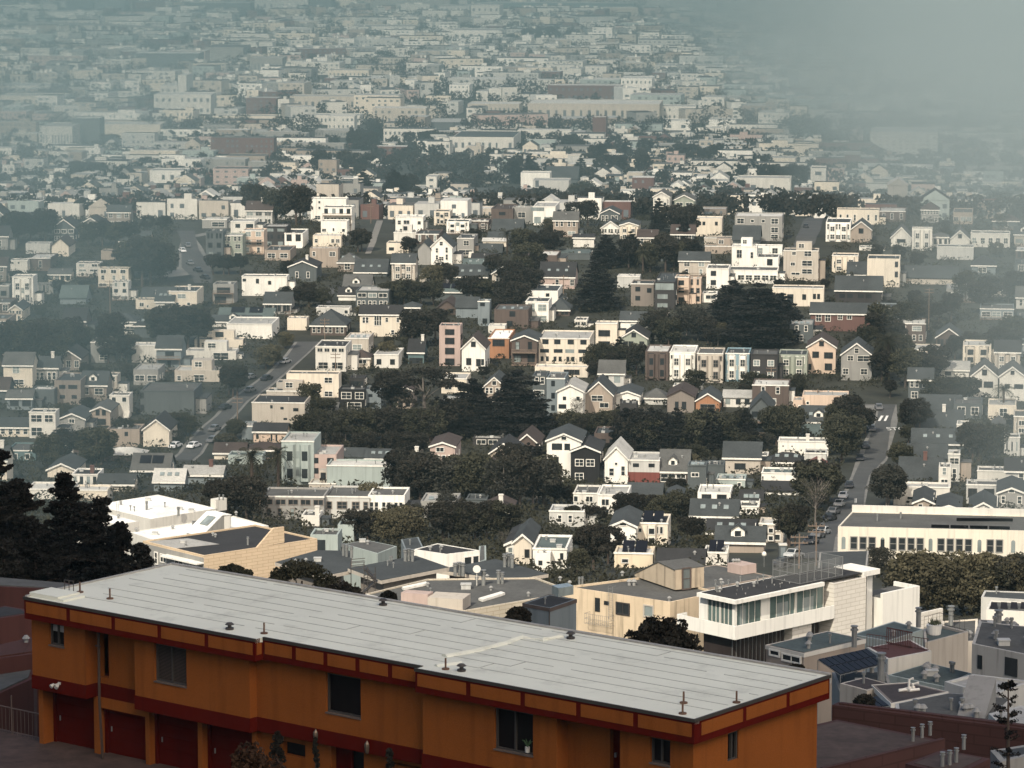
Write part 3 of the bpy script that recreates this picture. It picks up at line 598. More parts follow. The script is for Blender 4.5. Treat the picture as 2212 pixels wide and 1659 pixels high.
l 2036 2212 462 486 645 flat dark rlight 3x2 G|charcoal apartment house with bright windows
m 300 440 505 540 655 flat white rslate =.25,.5,.24,.4;.75,.5,.24,.4 -|little white house right of the charcoal apartments
m 500 775 258 272 445 flat white rlight =.25,.8,.05,.1;.25,.55,.05,.1;.2,.1,.14,.14 w|tallest stepped white apartment block on the hill brow
m 596 818 320 338 548 flat white rgrey 3x4 kw|white apartment block with balcony, stepping below the tallest white block
m 580 782 430 446 560 flat white rlight =.12,.3,.14,.2;.48,.35,.06,.2;.86,.3,.1,.2 -|lowest white step of the stepped apartment cluster
m 518 736 540 560 650 flat cream rpale =.12,.4,.1,.3;.7,.4,.1,.3;.88,.4,.12,.3 -|cream flat storey beneath the white apartment cluster
m 494 712 640 652 800 flat tan rpale =.15,.6,.1,.2;.8,.6,.2,.2 -|tan lower house below the cream flat storey
m 1180 1402 268 322 405 side cream rslate =.08,.4,.08,.3;.28,.4,.08,.3;.55,.4,.05,.3;.8,.4,.1,.3 -|cream house with four small windows, top of the central stack
m 1155 1368 392 410 525 flat white rpale =.14,.5,.1,.24;.4,.4,.2,.35;.86,.5,.1,.2 -|white block with one wide dark window in the central stack
m 1142 1312 520 534 612 flat offwhite rgrey - P|off-white terrace below the wide dark window block
m 1086 1212 598 616 700 flat cream rgrey =.3,.3,.3,.3 -|small cream house lowest in the central stack, left of round tree
m 1424 1592 548 645 780 gable white rslate =.3,.7,.1,.24;.75,.7,.1,.3;.3,.3,.1,.24;.75,.3,.1,.3;.5,.25,.2,.2 a|tall bright white gabled house with central balcony doors above the trees
m 1328 1424 590 660 785 gable grey rslate - n|windowless grey gable directly left of the tall bright white gable
m 1630 1758 545 580 720 flat grey rslate =.55,.6,.3,.24;.5,.1,.8,.24 t|grey house with white trim and outside stairs right of the white gable
m 1722 1872 420 440 530 flat brown rgrey 1x4 B|brown front with two red arches
m 1548 1720 425 446 545 flat white rslate 2x3 k|white veranda house left of the red arches
m 1452 1576 350 368 475 flat cream rgrey 2x2 -|cream house with two floors above the veranda house
m 1490 1676 218 232 295 flat pink rlight 1x2 n|pale pink low house high on the brow
m 1390 1472 85 105 250 flat offwhite rlight 3x1 -|slender off-white tower house on the skyline of the hill
m 1258 1392 165 190 255 flat offwhite rlight 1x3 -|low off-white house left of the slender tower house
m 1680 1900 190 270 310 side slate rslate - d|dark roof with small gabled dormer on the brow
m 1892 2056 330 345 430 flat brown rbrown =.6,.4,.5,.3 -|brown flat house with bright window strip
m 1780 1900 325 345 420 flat beige rpale 1x3 -|beige house with tall panes between veranda and brown house
m 1898 2132 430 520 540 side slate rslate - n|topmost slate roof of the stepped roof row
m 1868 2080 534 575 600 side slate rslate - n|second slate roof down the stepped roof row
m 1828 2008 582 600 640 side cream rpale - n|cream band roof within the stepped roof row
m 1768 1972 620 685 710 side slate rslate - n|slate roof below the cream band roof
m 1742 1932 698 738 775 side dark rdark - n|near black roof in the stepped roof row
m 1676 1892 738 776 800 side lgrey rteal - s|light grey green roof with skylight in the stepped row
m 1602 1862 782 872 900 side slate rslate - s|wide slate roof with white skylights, lowest of the stepped row
m 1462 1692 938 990 1060 side slate rteal - p|slate roof with two dark panels between trees
m 752 962 862 955 990 side grey rgrey - d|grey roof with a bright white dormer gable
m 715 885 958 1015 1060 side white rdark - d|dark roof with white framed dormer below the white dormer gable
m 838 1085 738 835 870 side slate rslate - s|dark slate roof with one skylight by the lane foot
m 545 800 1100 1116 1180 flat lgrey rslate =.9,.3,.1,.4 -|low pale strip house above dark hip roofs
m 880 1196 1100 1166 1340 side cream rdark =.1,.6,.06,.24;.18,.6,.06,.24;.38,.5,.04,.4;.44,.5,.04,.4;.5,.5,.04,.4;.66,.65,.06,.18;.93,.65,.06,.18;.8,.1,.07,.18 -|large cream house with tall slot windows and dark roof
m 500 770 1120 1250 1330 hip brown rslate 1x3 w|dark hip roofed bungalow left of the large cream house
m 320 470 1185 1198 1290 flat cream rlight - n|cream blank house with red tiled corner
m 1210 1340 1070 1110 1180 hip grey rslate 1x2 -|small dark hip roofed house right of the large cream house
m 1480 1622 1040 1115 1170 gable brown rbrown 1x2 n|brown gable among trees right of the hill centre
m 1620 1790 1030 1110 1190 side bluegrey rslate - n|blue grey house with two dark roof planes
m 1790 1880 1050 1064 1255 flat bluegrey rgrey =.4,.8,.4,.14;.6,.1,.4,.2 -|narrow blue grey tower house with two windows
m 1870 2000 1232 1252 1310 flat offwhite rpale - n|low white wall block behind the steep white gable
n 0 165 310 350 470 flat brown rbrown =.5,.6,.3,.2 n|brown flat house at the brow right of stepped roofs
n 160 320 325 338 465 flat grey rlight =.45,.4,.34,.3 -|grey square house with one white bay window
n 320 492 292 330 475 flat white rlight =.2,.75,.6,.18;.2,.1,.3,.35;.7,.1,.4,.35 G|white modern house with glazed top floor on the hill brow
n 372 640 760 872 965 side pink rdark =.5,.3,.08,.45;.93,.3,.1,.45 s|house with vast dark roof over pink wall left of the middle cypress
n 495 760 655 690 740 flat slate rteal - -|flat grey roof behind the vast dark roof
n 630 790 555 572 650 side offwhite rdark - -|dark roof edged white below the hazy brow
n 246 512 935 985 1090 flat white rslate =.7,.5,.1,.3 -|white upper storey of the modern cube house
n 262 440 1030 1066 1225 flat white rslate =.25,.5,.28,.4;.72,.55,.34,.3;.5,.05,.8,.25 wG|white modern cube house with big dark panes
n 450 600 1035 1130 1180 hip brown rslate 1x2 -|dark hip roof at the foot of the middle cypress
n 640 735 1180 1205 1260 flat offwhite rdark 1x2 -|tiny white framed house beneath the middle cypress
n 1075 1250 895 926 1100 flat taupe rslate =.3,.65,.22,.2;.3,.25,.22,.2;.8,.6,.2,.2 -|taupe house with white windows right of the middle cypress
n 1255 1412 785 915 1130 flat dark rslate =.5,.72,.9,.24;.4,.4,.5,.16;.4,.1,.5,.14 G|dark modern house with glazed greenhouse top
n 1415 1520 855 875 1085 flat peach rgrey =.45,.72,.35,.14;.45,.45,.35,.14;.45,.1,.35,.14 k|peach tower front with arched top and round balconies
n 1520 1614 878 890 1080 flat peach rpale 3x2 T|peach side wing with dark paired windows
n 1655 1828 780 812 970 flat white rgrey =.32,.65,.2,.2;.32,.2,.2,.2 -|white house front left of the long glazed white building
n 1828 2205 790 822 925 flat white rgrey 1x6 w|long white building with sun rooms above the broad cypress
n 1852 2045 620 640 790 flat white rpale =.3,.4,.2,.4;.8,.4,.1,.3 P|white upper terrace block with stair tower
n 2045 2212 690 720 800 flat white rgrey =.6,.2,.25,.6 -|white upper wing right of the stair tower
n 1625 1735 985 1005 1075 flat white rgrey =.6,.4,.7,.4 -|small white pavilion left of the broad cypress
n 970 1142 852 870 960 flat lgrey rpale - n|pale blank box behind the middle cypress
n 845 992 430 498 545 gable white rslate 1x3 -|white front gable with dark roof amid trees, left of a pair
n 990 1130 440 478 590 gable cream rslate 2x2 B|cream bay-fronted house right of the white front gable
n 1562 1776 405 422 560 flat cream rpale =.2,.6,.1,.2;.35,.6,.1,.2;.8,.6,.1,.2 n|plain cream box house below the hazy trees
n 1612 1810 330 348 420 flat taupe rlight =.3,.3,.3,.4;.8,.5,.1,.3 n|taupe flat house behind the plain cream box
n 1246 1372 208 258 450 gable offwhite rgrey 3x2 -|tall pale gable in haze, left of two on the brow
n 1405 1562 232 285 440 gable green rgrey 3x2 -|tall greenish gable in haze, right of two on the brow
n 985 1162 195 210 310 flat white rlight - n|bright white blank box on the hazy brow
n 935 1150 290 305 365 flat tan rgrey - n|tan low roof under the bright white blank box
n 225 450 60 74 190 flat white rlight - n|large white blank block near the foggy hilltop trees
n 318 595 115 135 265 flat lgrey rlight =.12,.6,.1,.4;.12,.1,.3,.2 n|grey block with slot windows below the large white block
n 420 665 10 120 150 side slate rslate - n|big dark roof beside the large white block
n 1640 1895 560 575 630 flat beige rslate - -|beige low shed with dark roof above the white terraces
n 1645 1890 625 640 700 flat tan rgrey - P|tan flat roof with pipes above the white terraces
n 1860 2065 480 590 640 side slate rslate - n|dark humped roof left of the grey white-framed apartments
r -20 345 375 405 595 flat grey rpale =.12,.7,.14,.2;.37,.75,.06,.1;.6,.75,.06,.1;.84,.7,.14,.2;.84,.35,.14,.2;.84,.1,.14,.16 w|grey apartment block with broad white frame
r 0 345 630 640 720 flat white rlight 1x3 -|white rooftop rooms with clutter left of the tan block
r 355 622 650 672 905 flat beige rgrey =.3,.85,.1,.1;.7,.82,.2,.16;.27,.5,.12,.1;.68,.5,.28,.16;.68,.24,.28,.14;.35,.2,.24,.07 wP|solid tan block with dark recessed balcony
r 270 665 935 958 1100 flat cream rgrey =.16,.15,.14,.5;.35,.15,.12,.5;.62,.35,.08,.3;.82,.4,.06,.28;.9,.4,.06,.28 n|long cream house with two dark doors and terrace rail
r 565 1038 1078 1156 1295 side brick rslate =.13,.55,.08,.38;.28,.55,.08,.38;.48,.65,.07,.24;.63,.68,.07,.2 -|long brick red house with white windows right of broad cypress
r 755 1112 870 978 1080 side dark rslate =.15,.4,.12,.3;.32,.4,.12,.3;.55,.4,.12,.3;.72,.4,.12,.3 -|black house with a row of four white windows
r 850 1150 765 858 880 side cream rslate - w|cream house with steep dark roof above the black house
r 730 930 690 712 845 flat cream rgrey 1x4 -|cream house with tall panes left of the steep dark roof
r 1000 1250 700 732 950 flat cream rslate =.9,.7,.1,.2;.9,.35,.1,.2 -|cream apartment wall behind the steep dark roof, right side
r 940 1140 630 645 670 flat offwhite rslate =.7,.2,.1,.6 -|low off-white house with two square panes by the hazy gables
r 682 872 420 456 605 flat white rslate 2x3 B|white victorian with bays at the top of the right street
r 875 1032 435 512 610 gable tan rslate =.5,.7,.24,.4 -|tan gable right of the white victorian
r 768 1092 340 355 470 flat cream rslate 1x6 -|long cream victorian row above the tan gable
r 908 1092 220 300 335 hip cream rslate - n|dark hip roof house above the cream victorian row
r 948 1212 148 160 230 flat offwhite rgrey - n|pale flat block fading into fog at upper right
r 875 936 190 205 290 flat offwhite rgrey - n|narrow white house left of the dark hip roof
r 565 682 25 38 190 flat offwhite rgrey 2x1 -|white tower house alone at the top of the right street
r 0 410 95 115 250 flat offwhite rlight =.1,.4,.06,.2;.3,.4,.1,.2;.65,.4,.06,.2 d|white villa with arched dormer below the fog
r 290 470 222 232 305 flat white rlight - n|low white block in front of the arched dormer villa
r 1186 1340 478 572 640 gable offwhite rgrey =.5,.5,.4,.3 -|first hazy gable of the foggy victorian row
r 1346 1500 495 505 675 flat offwhite rgrey 2x2 B|ornate hazy victorian with cornice in the foggy row
r 1502 1626 530 562 645 hip offwhite rgrey 1x3 -|small hazy hip roofed house in the foggy row
r 1640 1792 505 590 650 gable offwhite rgrey - a|second hazy gable of the foggy row
r 1800 2100 515 535 645 flat offwhite rgrey 1x5 -|last faint house of the foggy row
r 1540 1820 620 640 740 flat lgrey rslate - n|faint grey flat house below the foggy row
r 1260 1700 790 880 930 side beige rslate - n|long dark hazy roof right of the cream apartment wall
R 1230 1505 455 560 590 side slate rslate - n|uppermost dark roof beside the right street trees
R 1215 1520 560 685 715 side slate rslate - c|second dark roof beside the right street trees
R 1180 1525 690 785 830 side slate rslate - s|third dark roof with a white vent beside the street trees
R 1150 1410 790 880 920 side slate rslate - n|fourth dark roof beside the street trees
R 1095 1380 880 1040 1065 side slate rslate - c|lowest and largest dark roof beside the street trees
R 1420 1500 830 850 1040 flat lgrey rgrey 2x1 -|narrow grey bay house at the right end of the dark roofs
R 1358 1440 930 945 1090 flat offwhite rgrey 2x1 -|narrow white bay house in front of the lowest dark roof
R 1480 1560 640 655 760 flat offwhite rgrey 1x1 -|small white stair block at the end of the second dark roof
R 1055 1430 1045 1075 1200 flat offwhite rlight =.5,.3,.5,.14 -|white flat house with roof machines above the long school
R 1190 1320 1110 1185 1250 gable tan rslate =.35,.5,.2,.4 -|small tan gable with white windows directly behind the school
R 1350 1505 1160 1230 1275 gable tan rslate - -|plain tan gable behind the school, middle one
R 1570 1750 1140 1235 1275 gable offwhite rslate - -|pale gable behind the school, right one
R 1545 1755 1025 1060 1200 flat lgrey rgrey =.2,.4,.24,.36;.72,.4,.3,.36 -|grey cornice house with paired windows in the right haze
R 1758 1940 1040 1120 1230 gable grey rslate =.2,.4,.12,.4;.8,.4,.14,.4 a|grey gable house with diamond ornament at the right edge
R 1620 1840 955 965 1060 flat offwhite rgrey =.9,.5,.06,.2 k|white corner frame house above the grey cornice house
R 1800 1905 720 740 870 flat lgrey rgrey 1x3 -|hazy bay fronted house at right with three panes
R 1720 1800 630 690 800 gable offwhite rgrey - -|thin pale gable in the right haze
'''
for ln in HOUSES.strip().split('\n'):  # massive block on the left street carries its shade in the slate colour
    a, lab = ln.split('|'); f = a.split()
    house(f[0], *map(float, f[1:6]), *f[6:9], f[9], f[10], lab)

# smaller houses that fill the gaps of the hillside between the ones traced above
USED = {}
def short(lab):
    w = lab.split()
    for i, x in enumerate(w):
        if i >= 3 and x.rstrip(',') in ('with', 'beside', 'under', 'left', 'right', 'of', 'in', 'on', 'above', 'below', 'behind', 'at', 'between', 'and', 'over', 'deep', 'cut', 'by', 'from', 'through', 'next', 'just', 'directly', 'amid', 'top', 'lowest', 'among', 'half'): w = w[:i]; break
    return ' '.join(w[:7]).rstrip(',')
def autolabel(kindphrase, u, v, y):
    best = sorted(LAND[:NLAND], key=lambda l: (l[0] - u) ** 2 + (1.6 * (l[1] - v)) ** 2 + ((l[2] - y) * .15) ** 2)
    for pre in ('', 'another ', 'one more ', 'partly hidden '):
        for l in best[:6]:
            du = u - l[0]; dep = l[2] - y; rel = ('in front of' if dep > 6 else 'behind') if abs(du) < 28 else ('left of' if du < 0 else 'right of')
            lab = ' '.join(f'{pre}{kindphrase} {rel} the {short(l[4])}'.split()[:16])
            if lab not in USED: USED[lab] = 1; return lab
    return lab
NLAND = len(LAND)
RECTS = [(l[0] - l[7] * 7500 / l[2] / 2, l[0] + l[7] * 7500 / l[2] / 2, l[1] - (l[9] + 3) * 7500 / l[2] * .55, l[1] + l[9] * 7500 / l[2] * .5) for l in LAND]
RECTS += [(1540, 1710, 600, 770), (1050, 1190, 780, 960), (1230, 1345, 520, 690), (800, 960, 780, 920), (1100, 1230, 1060, 1160), (1690, 1830, 850, 1000)]
def free(a, b, c, d, tol=.12):
    for r in RECTS:
        ox = min(b, r[1]) - max(a, r[0]); oy = min(d, r[3]) - max(c, r[2])
        if ox > 0 and oy > 0 and ox * oy > tol * (b - a) * (d - c): return False
    for r in ROADPX:
        if c - 4 < r[2] < d + 30 and a < r[1] + 6 and b > r[0] - 6: return False
    return True
GROVES = []
# ---------------------------------------------------------------- the orange building in the foreground
OR = mat('orange_stucco', (.205, .062, .0115), kind='stucco', var=.08, scale=.5, rough=.95, spec=.1)
DR = mat('dark_red_paint', (.070, .005, .0025), kind='wall', var=.12, scale=.8, rough=.9, spec=.03)
DRD = mat('garage_red_paint', (.060, .004, .002), kind='wall', var=.12, scale=.8, rough=.9, spec=.03)
NGL = mat('shaded_glass', (.008, .006, .006), rough=.3, var=.5, scale=.8, spec=.12)
RFL = mat('rolled_roofing', (.62, .62, .52), kind='felt', var=.07, scale=.25, rough=.95, spec=.1)
SEAM = mat('tar_seam', (.31, .31, .265), var=.3, scale=3)
def wall_holes(b, x0, x1, z0, z1, y0, y1, holes, m=0):
    xs = sorted(set([x0, x1] + [v for h in holes for v in (h[0], h[1]) if x0 < v < x1])); zs = sorted(set([z0, z1] + [v for h in holes for v in (h[2], h[3]) if z0 < v < z1]))
    for i in range(len(xs) - 1):
        cols = []
        for j in range(len(zs) - 1):
            cx, cz_ = (xs[i] + xs[i + 1]) / 2, (zs[j] + zs[j + 1]) / 2
            if not any(h[0] < cx < h[1] and h[2] < cz_ < h[3] for h in holes):
                if cols and abs(cols[-1][1] - zs[j]) < 1e-6: cols[-1][1] = zs[j + 1]
                else: cols.append([zs[j], zs[j + 1]])
        for a, c in cols: b.box(xs[i], xs[i + 1], y0, y1, a, c, m)
K = at_y(1500, 1555, 115); ZR = K.z; LP = on_z(52, 1290, ZR)
ex = Vector((K.x - LP.x, K.y - LP.y, 0)); LEN = ex.length; ex.normalize(); ey = Vector((-ex.y, ex.x, 0))
RZ = math.atan2(ex.y, ex.x)
OB = thing('apartment_building', 'orange stucco building with dark red trim and pale flat roof filling the foreground', 'building', LP, RZ)
def fr(u, v, yo=0.0):                          # pixel -> local x, z on the front plane y = yo
    d = ray(u, v); o = Vector((0, 0, CAMZ)) - LP; t = (yo - o.dot(ey)) / d.dot(ey); p = o + d * t; return p.dot(ex), p.z
def sd_(u, v, xo):                             # pixel -> local y, z on the side plane x = xo
    d = ray(u, v); o = Vector((0, 0, CAMZ)) - LP; t = (xo - o.dot(ex)) / d.dot(ex); p = o + d * t; return p.dot(ey), p.z
def rf(u, v): p = on_z(u, v, ZR) - LP; return p.dot(ex), p.dot(ey)
FAR = rf(1810, 1461); DEP = FAR[1]
J1 = fr(550, 1378)[0]; J2 = fr(897, 1437)[0]
XR = LEN - .35                                  # side wall plane
zb1 = fr(72, 1457, .45)[1]; zb3 = fr(913, 1628, .45)[1]; ZB = (zb1 + zb3) / 2; ZB2 = ZB - .55
ZG = fr(*P('A', 590, 1440), 1.2)[1]
FH = .86
# roof
b = MB(); b.prism([(-.02, .02), (J1, .02), (J1, .47), (J2, .47), (J2, .02), (LEN, .02), (LEN, DEP), (-.02, DEP)], -.18, 0)
rr = random.Random(3)
for k in range(1, 9):                          # lapped seams of the roofing felt, broken here and there
    y = .55 + k * .93; x = rr.uniform(0, 2)
    while x < LEN - .6:
        e = min(x + rr.uniform(4, 15), LEN - .3)
        b.box(x, e, y, y + .035, .0, .012, 1)
        if rr.random() < .16: b.box(e - .02, e + .02, y, y + .93, .0, .011, 1)
        x = e + rr.uniform(.1, .9)
ROOF = b.build('roof', [RFL, SEAM], OB)
b = MB(); pts = [rf(*P('B', x, y)) for x, y in ((700, 868), (860, 840), (960, 815), (1060, 790), (1165, 752), (1290, 772), (1400, 748))]
b.tube([(x, y, -.11) for x, y in pts], .22, 12); b.build('roof_curb', RFL, OB)
b = MB(); pts = [rf(*P('B', x, y)) for x, y in ((650, 925), (800, 905))]; b.tube([(x, y, -.1) for x, y in pts], .18, 10); b.build('roof_curb', RFL, OB)
b = MB(); b.box(-.02, LEN, DEP - .1, DEP + .06, -.3, .07); b.box(-.05, .08, .1, DEP - .11, -.3, .06); b.build('roof_edge', mat('roof_flashing', (.30, .29, .26), kind='roof'), OB)
# fascia: dark red band with orange panels set in it
def fascia(b, x0, x1, y, n, axis='x'):
    b.box(x0, x1, y, y + .3, -FH, -.005, 0) if axis == 'x' else b.box(y - .3, y, x0, x1, -FH, -.005, 0)
    s = (x1 - x0) / n
    for i in range(n):
        a, c = x0 + i * s + .11, x0 + (i + 1) * s - .11
        if axis == 'x': b.box(a, c, y - .02, y + .01, -FH + .24, -.17, 1)
        else: b.box(y - .01, y + .02, a, c, -FH + .24, -.17, 1)
b = MB(); fascia(b, 0, J1, 0, 5); fascia(b, J1 + .003, J2 - .003, .45, 5); fascia(b, J2, LEN, 0, 5); fascia(b, .301, DEP - .05, LEN + .003, 3, 'y')
b.box(J1 - .3, J1 - .002, .301, .74, -FH, -.19, 0); b.box(J2 + .002, J2 + .3, .301, .74, -FH, -.19, 0)
b.box(J1 + .0, J1 + .02, .1, .36, -FH + .24, -.17, 1); b.box(-.0, .3, .301, DEP - .05, -FH, -.19, 0)
b.build('fascia', [DR, OR], OB)
b = MB()
for x0, x1, y in ((-.04, J1 + .03, -.04), (J1 + .031, J2 - .031, .41), (J2 - .03, LEN + .04, -.04)): b.box(x0, x1, y, y + .09, -.09, .02)
b.box(LEN - .05, LEN + .045, .051, DEP, -.09, .018); b.build('drip_edge', mat('dark_drip_metal', (.04, .036, .03)), OB)
# upper storey walls
XA, XB, XC = fr(*P('A', 190, 700), .45)[0], fr(*P('A', 512, 850), .45)[0], fr(*P('A', 808, 900), .45)[0]
XD, XE = fr(*P('B', 1375, 1300), .45)[0], fr(*P('B', 1755, 1400), .45)[0]
XJ1 = fr(*P('A', 1497, 1000), .45)[0]; XJ2 = fr(*P('B', 570, 1200), .45)[0]
WY, WR, WM = .45, 1.1, .85
def rect(reg, x0, y0, x1, y1, yo):
    u0, v0 = P(reg, x0, y0); u1, v1 = P(reg, x1, y1); a, c = fr(u0, v0, yo), fr(u1, v1, yo); return [a[0], c[0], c[1], a[1]]
def glazing(par, h, y, panes=2, blind=None, rail=.06):
    x0, x1, z0, z1 = h
    b = MB(); b.box(x0, x1, y + .2, y + .23, z0, z1); g = b.build('window', NGL, par)
    b = ring(x0, x1, z0, z1, rail, y + .1, y + .19)
    for k in range(1, panes): b.box(x0 + (x1 - x0) * k / panes - rail / 2, x0 + (x1 - x0) * k / panes + rail / 2, y + .09, y + .185, z0 + rail, z1 - rail)
    b.build('frame', DMETAL, g)
    b = MB(); b.box(x0 - .02, x1 + .02, y - .04, y + .1, z0 - .05, z0 + .005); b.build('sill', mat('pale_sill', (.10, .075, .06)), g)
    if blind == 'slats':
        b = MB(); z = z0 + rail + .02
        while z < z1 - rail: b.box(x0 + rail, x1 - rail, y + .15, y + .19, z, z + .02); z += .055
        b.build('blind', mat('blind_slats', (.07, .052, .042)), g)
    if blind == 'curtain':
        b = MB(); b.box(x0 + rail, x1 - rail, y + .17, y + .199, z0 + (z1 - z0) * .62, z1 - rail); b.build('curtain', mat('pale_curtain', (.30, .28, .25), kind='wall', scale=4), g)
    return g
w1 = rect('A', 293, 665, 385, 812, WY); w2 = rect('A', 925, 785, 1120, 1050, WY); w3 = rect('A', 1955, 962, 2165, 1240, WM)
w4 = rect('B', 1000, 1170, 1232, 1465, WY); w5 = rect('B', 1935, 1350, 2055, 1525, WY)
T_ = .3; ZT = -FH + .05
b = MB()
wall_holes(b, XA, XB, ZB, ZT, WY, WY + T_, [w1]); b.box(XA, XA + .25, WY + T_, DEP, ZG - 8, ZT); b.box(XB - .25, XB, WY + T_, WR, ZB, ZT)
dn = rect('A', 592, 715, 655, 1000, WR)
wall_holes(b, XB, XC, ZB, ZT, WR, WR + T_, [[dn[0], dn[1], dn[2], ZT]])
b.box(XC, XC + .25, WY + T_, WR, ZB, ZT); wall_holes(b, XC, XJ1, ZB, ZT, WY, WY + T_, [w2]); b.box(XJ1 - .25, XJ1, WY + T_, WM, ZB, ZT)
wall_holes(b, XJ1, XJ2, ZB, ZT, WM, WM + T_, [w3]); b.box(XJ2, XJ2 + .25, WY + T_, WM, ZB, ZT)
wall_holes(b, XJ2, XD, ZB, ZT, WY, WY + T_, [w4]); b.box(XD - .25, XD, WY + T_, WR, ZB, ZT)
dn2 = rect('B', 1695, 1290, 1753, 1536, WR); wall_holes(b, XD, XE, ZB, ZT, WR, WR + T_, [[dn2[0], dn2[1], ZB, dn2[3]]])
b.box(XE, XE + .25, WY + T_, WR, ZB, ZT)
wall_holes(b, XE, XR, ZB, ZT, WY, WY + T_, [w5])
b.box(XA + .25, XR - T_, DEP - .3, DEP - .05, ZG - 9, -.2)
q0 = sd_(*P('C', 435, 1330), XR); q1 = sd_(*P('C', 497, 1478), XR)
yy0, yy1, zz0, zz1 = q0[0], q1[0], q1[1], q0[1] - .0
b2 = MB(); wall_holes(b2, WY + T_, DEP - .3, ZG - 9, ZT, 0, 1, [[yy0, yy1, zz0, zz1]])
for v_ in range(len(b2.v)):                     # the panel is laid out flat and turned onto the side plane
    x, y, z = b2.v[v_]; b2.v[v_] = (XR - T_ + T_ * (1 - y), x, z)
k0 = len(b.v); b.v += b2.v; b.f += [tuple(i + k0 for i in f) for f in b2.f]; b.m += b2.m
b.build('wall', OR, OB)
b = MB(); b.box(XR - .2, XR - .17, yy0, yy1, zz0, zz1); g = b.build('window', NGL, OB)
b = MB(); b.box(XR - .15, XR - .05, yy0, yy0 + .06, zz0, zz1); b.box(XR - .15, XR - .05, yy1 - .06, yy1, zz0, zz1); b.box(XR - .15, XR - .05, (yy0 + yy1) / 2 - .03, (yy0 + yy1) / 2 + .03, zz0, zz1)
b.box(XR - .14, XR - .06, yy0, yy1, zz0, zz0 + .05); b.box(XR - .14, XR - .06, yy0, yy1, zz1 - .05, zz1); b.build('frame', DMETAL, g)
b = MB(); b.box(dn[0], dn[1], WR + .5, WR + .55, dn[2], ZT); b.box(dn[0] - .1, dn[1] + .1, WR + T_ + .001, WR + .5, ZB, dn[2] - .001); b.build('door', DRD, OB)
b = MB(); b.box(dn2[0], dn2[1], WR + .2, WR + .28, ZB, dn2[3]); dd = b.build('door', DRD, OB); b = MB(); b.box(dn2[0] + .1, dn2[0] + .16, WR + .12, WR + .2, ZB + 1.0, ZB + 1.16); b.build('handle', METAL, dd)
glazing(OB, w1, WY, 2, 'curtain'); glazing(OB, w2, WY, 2, 'slats'); glazing(OB, w3, WM, 1); glazing(OB, w4, WY, 2); glazing(OB, w5, WY, 2)
b = MB(); x0, x1, z0, z1 = w4
b.cyl(x1 - .35, WY + .13, z0 + .06, z0 + .26, .09, 10, 0)
for k in range(7): a = k * .9; b.tube([(x1 - .35, WY + .13, z0 + .24), (x1 - .35 + .15 * math.cos(a), WY + .12, z0 + .45), (x1 - .35 + .26 * math.cos(a), WY + .11, z0 + .5 + .06 * math.sin(k))], [.012, .03, .008], 4, 1)
o = b.build('potted_plant', [wm('lgrey'), mat('house_plant_leaf', (.05, .09, .04))]); o.location = LP; o.rotation_euler = (0, 0, RZ); tag(o, 'small white potted plant on the sill inside the orange building sliding window', 'potted plant')
# red band and lower storey
b = MB()
for x0, x1, y in ((XA - .03, XB + .02, WY - .03), (XB + .021, XC - .021, WR - .06), (XC - .02, XJ1 + .03, WY - .03), (XJ1 + .031, XJ2 - .031, WM - .03), (XJ2 - .03, XR + .0, WY - .03)): b.box(x0, x1, y, 1.5, ZB2, ZB - .002)
b.build('storey_band', DR, OB)
piers = [(258, 288, 1370), (565, 595, 1435), (872, 896, 1500), (1186, 1212, 1536)]
px = []
b = MB()
for a, c, yb in piers:
    p0 = fr(*P('A', a, 1300), 1.0)[0]; p1 = fr(*P('A', c, 1300), 1.0)[0]; px.append((p0, p1)); b.box(p0, p1, 1.0, 1.35, ZG - 3, ZB2 + .01)
xg = fr(*P('A', 1512, 1400), 1.0)[0]; b.box(xg, xg + .25, 1.0, 1.35, ZG - 3, ZB2 + .01)
lwa = rect('A', 1700, 1372, 1832, 1480, 1.2); wall_holes(b, xg + .25, XR - .3, ZG - 3, ZB2 + .01, 1.2, 1.5, [lwa, rect('A', 1985, 1370, 2185, 1700, 1.2), rect('B', 400, 1500, 620, 1560, 1.2)])
zt_ = fr(*P('A', 700, 1090), 1.0)[1]; b.box(px[1][1], px[2][0], 1.0, 1.35, ZB2 - .42, ZB2 + .005)
b.build('lower_wall', OR, OB)
for i, (a, c) in enumerate(((px[0][1], px[1][0]), (px[1][1], px[2][0]), (px[2][1], px[3][0]), (px[3][1], xg))):
    b = MB(); b.box(a + .12, c - .12, 1.42, 1.5, ZG - 3, ZB2 - .15); b.box(a, c, 1.2, 1.4, ZB2 - .17 - (.4 if i == 1 else 0), ZB2 + .003 - (.42 if i == 1 else 0)); b.box(a, a + .12, 1.3, 1.42, ZG - 3, ZB2 - .17); b.box(c - .12, c, 1.3, 1.42, ZG - 3, ZB2 - .17)
    for k in range(1, 4): b.box(a + .2, c - .2, 1.405, 1.42, ZG + .1 + k * .5, ZG + .13 + k * .5)
    g = b.build('garage_door', DRD, OB); b = MB(); b.box(a + .3, a + .34, 1.36, 1.4, ZG + .9, ZG + 1.1); b.build('handle', METAL, g)
b = MB(); b.box(lwa[0], lwa[1], 1.42, 1.45, lwa[2], lwa[3]); b.build('window', NGL, OB)
e_ = rect('A', 1985, 1370, 2185, 1700, 1.2); b = MB(); b.box(e_[0], (e_[0] + e_[1]) / 2 - .1, 1.5, 1.55, e_[2], e_[3]); b.box((e_[0] + e_[1]) / 2 + .05, e_[1], 1.5, 1.55, e_[2], e_[3], 1); b.box((e_[0] + e_[1]) / 2 - .1, (e_[0] + e_[1]) / 2 + .05, 1.4, 1.56, e_[2], e_[3]); b.build('door', [DRD, NGL], OB)
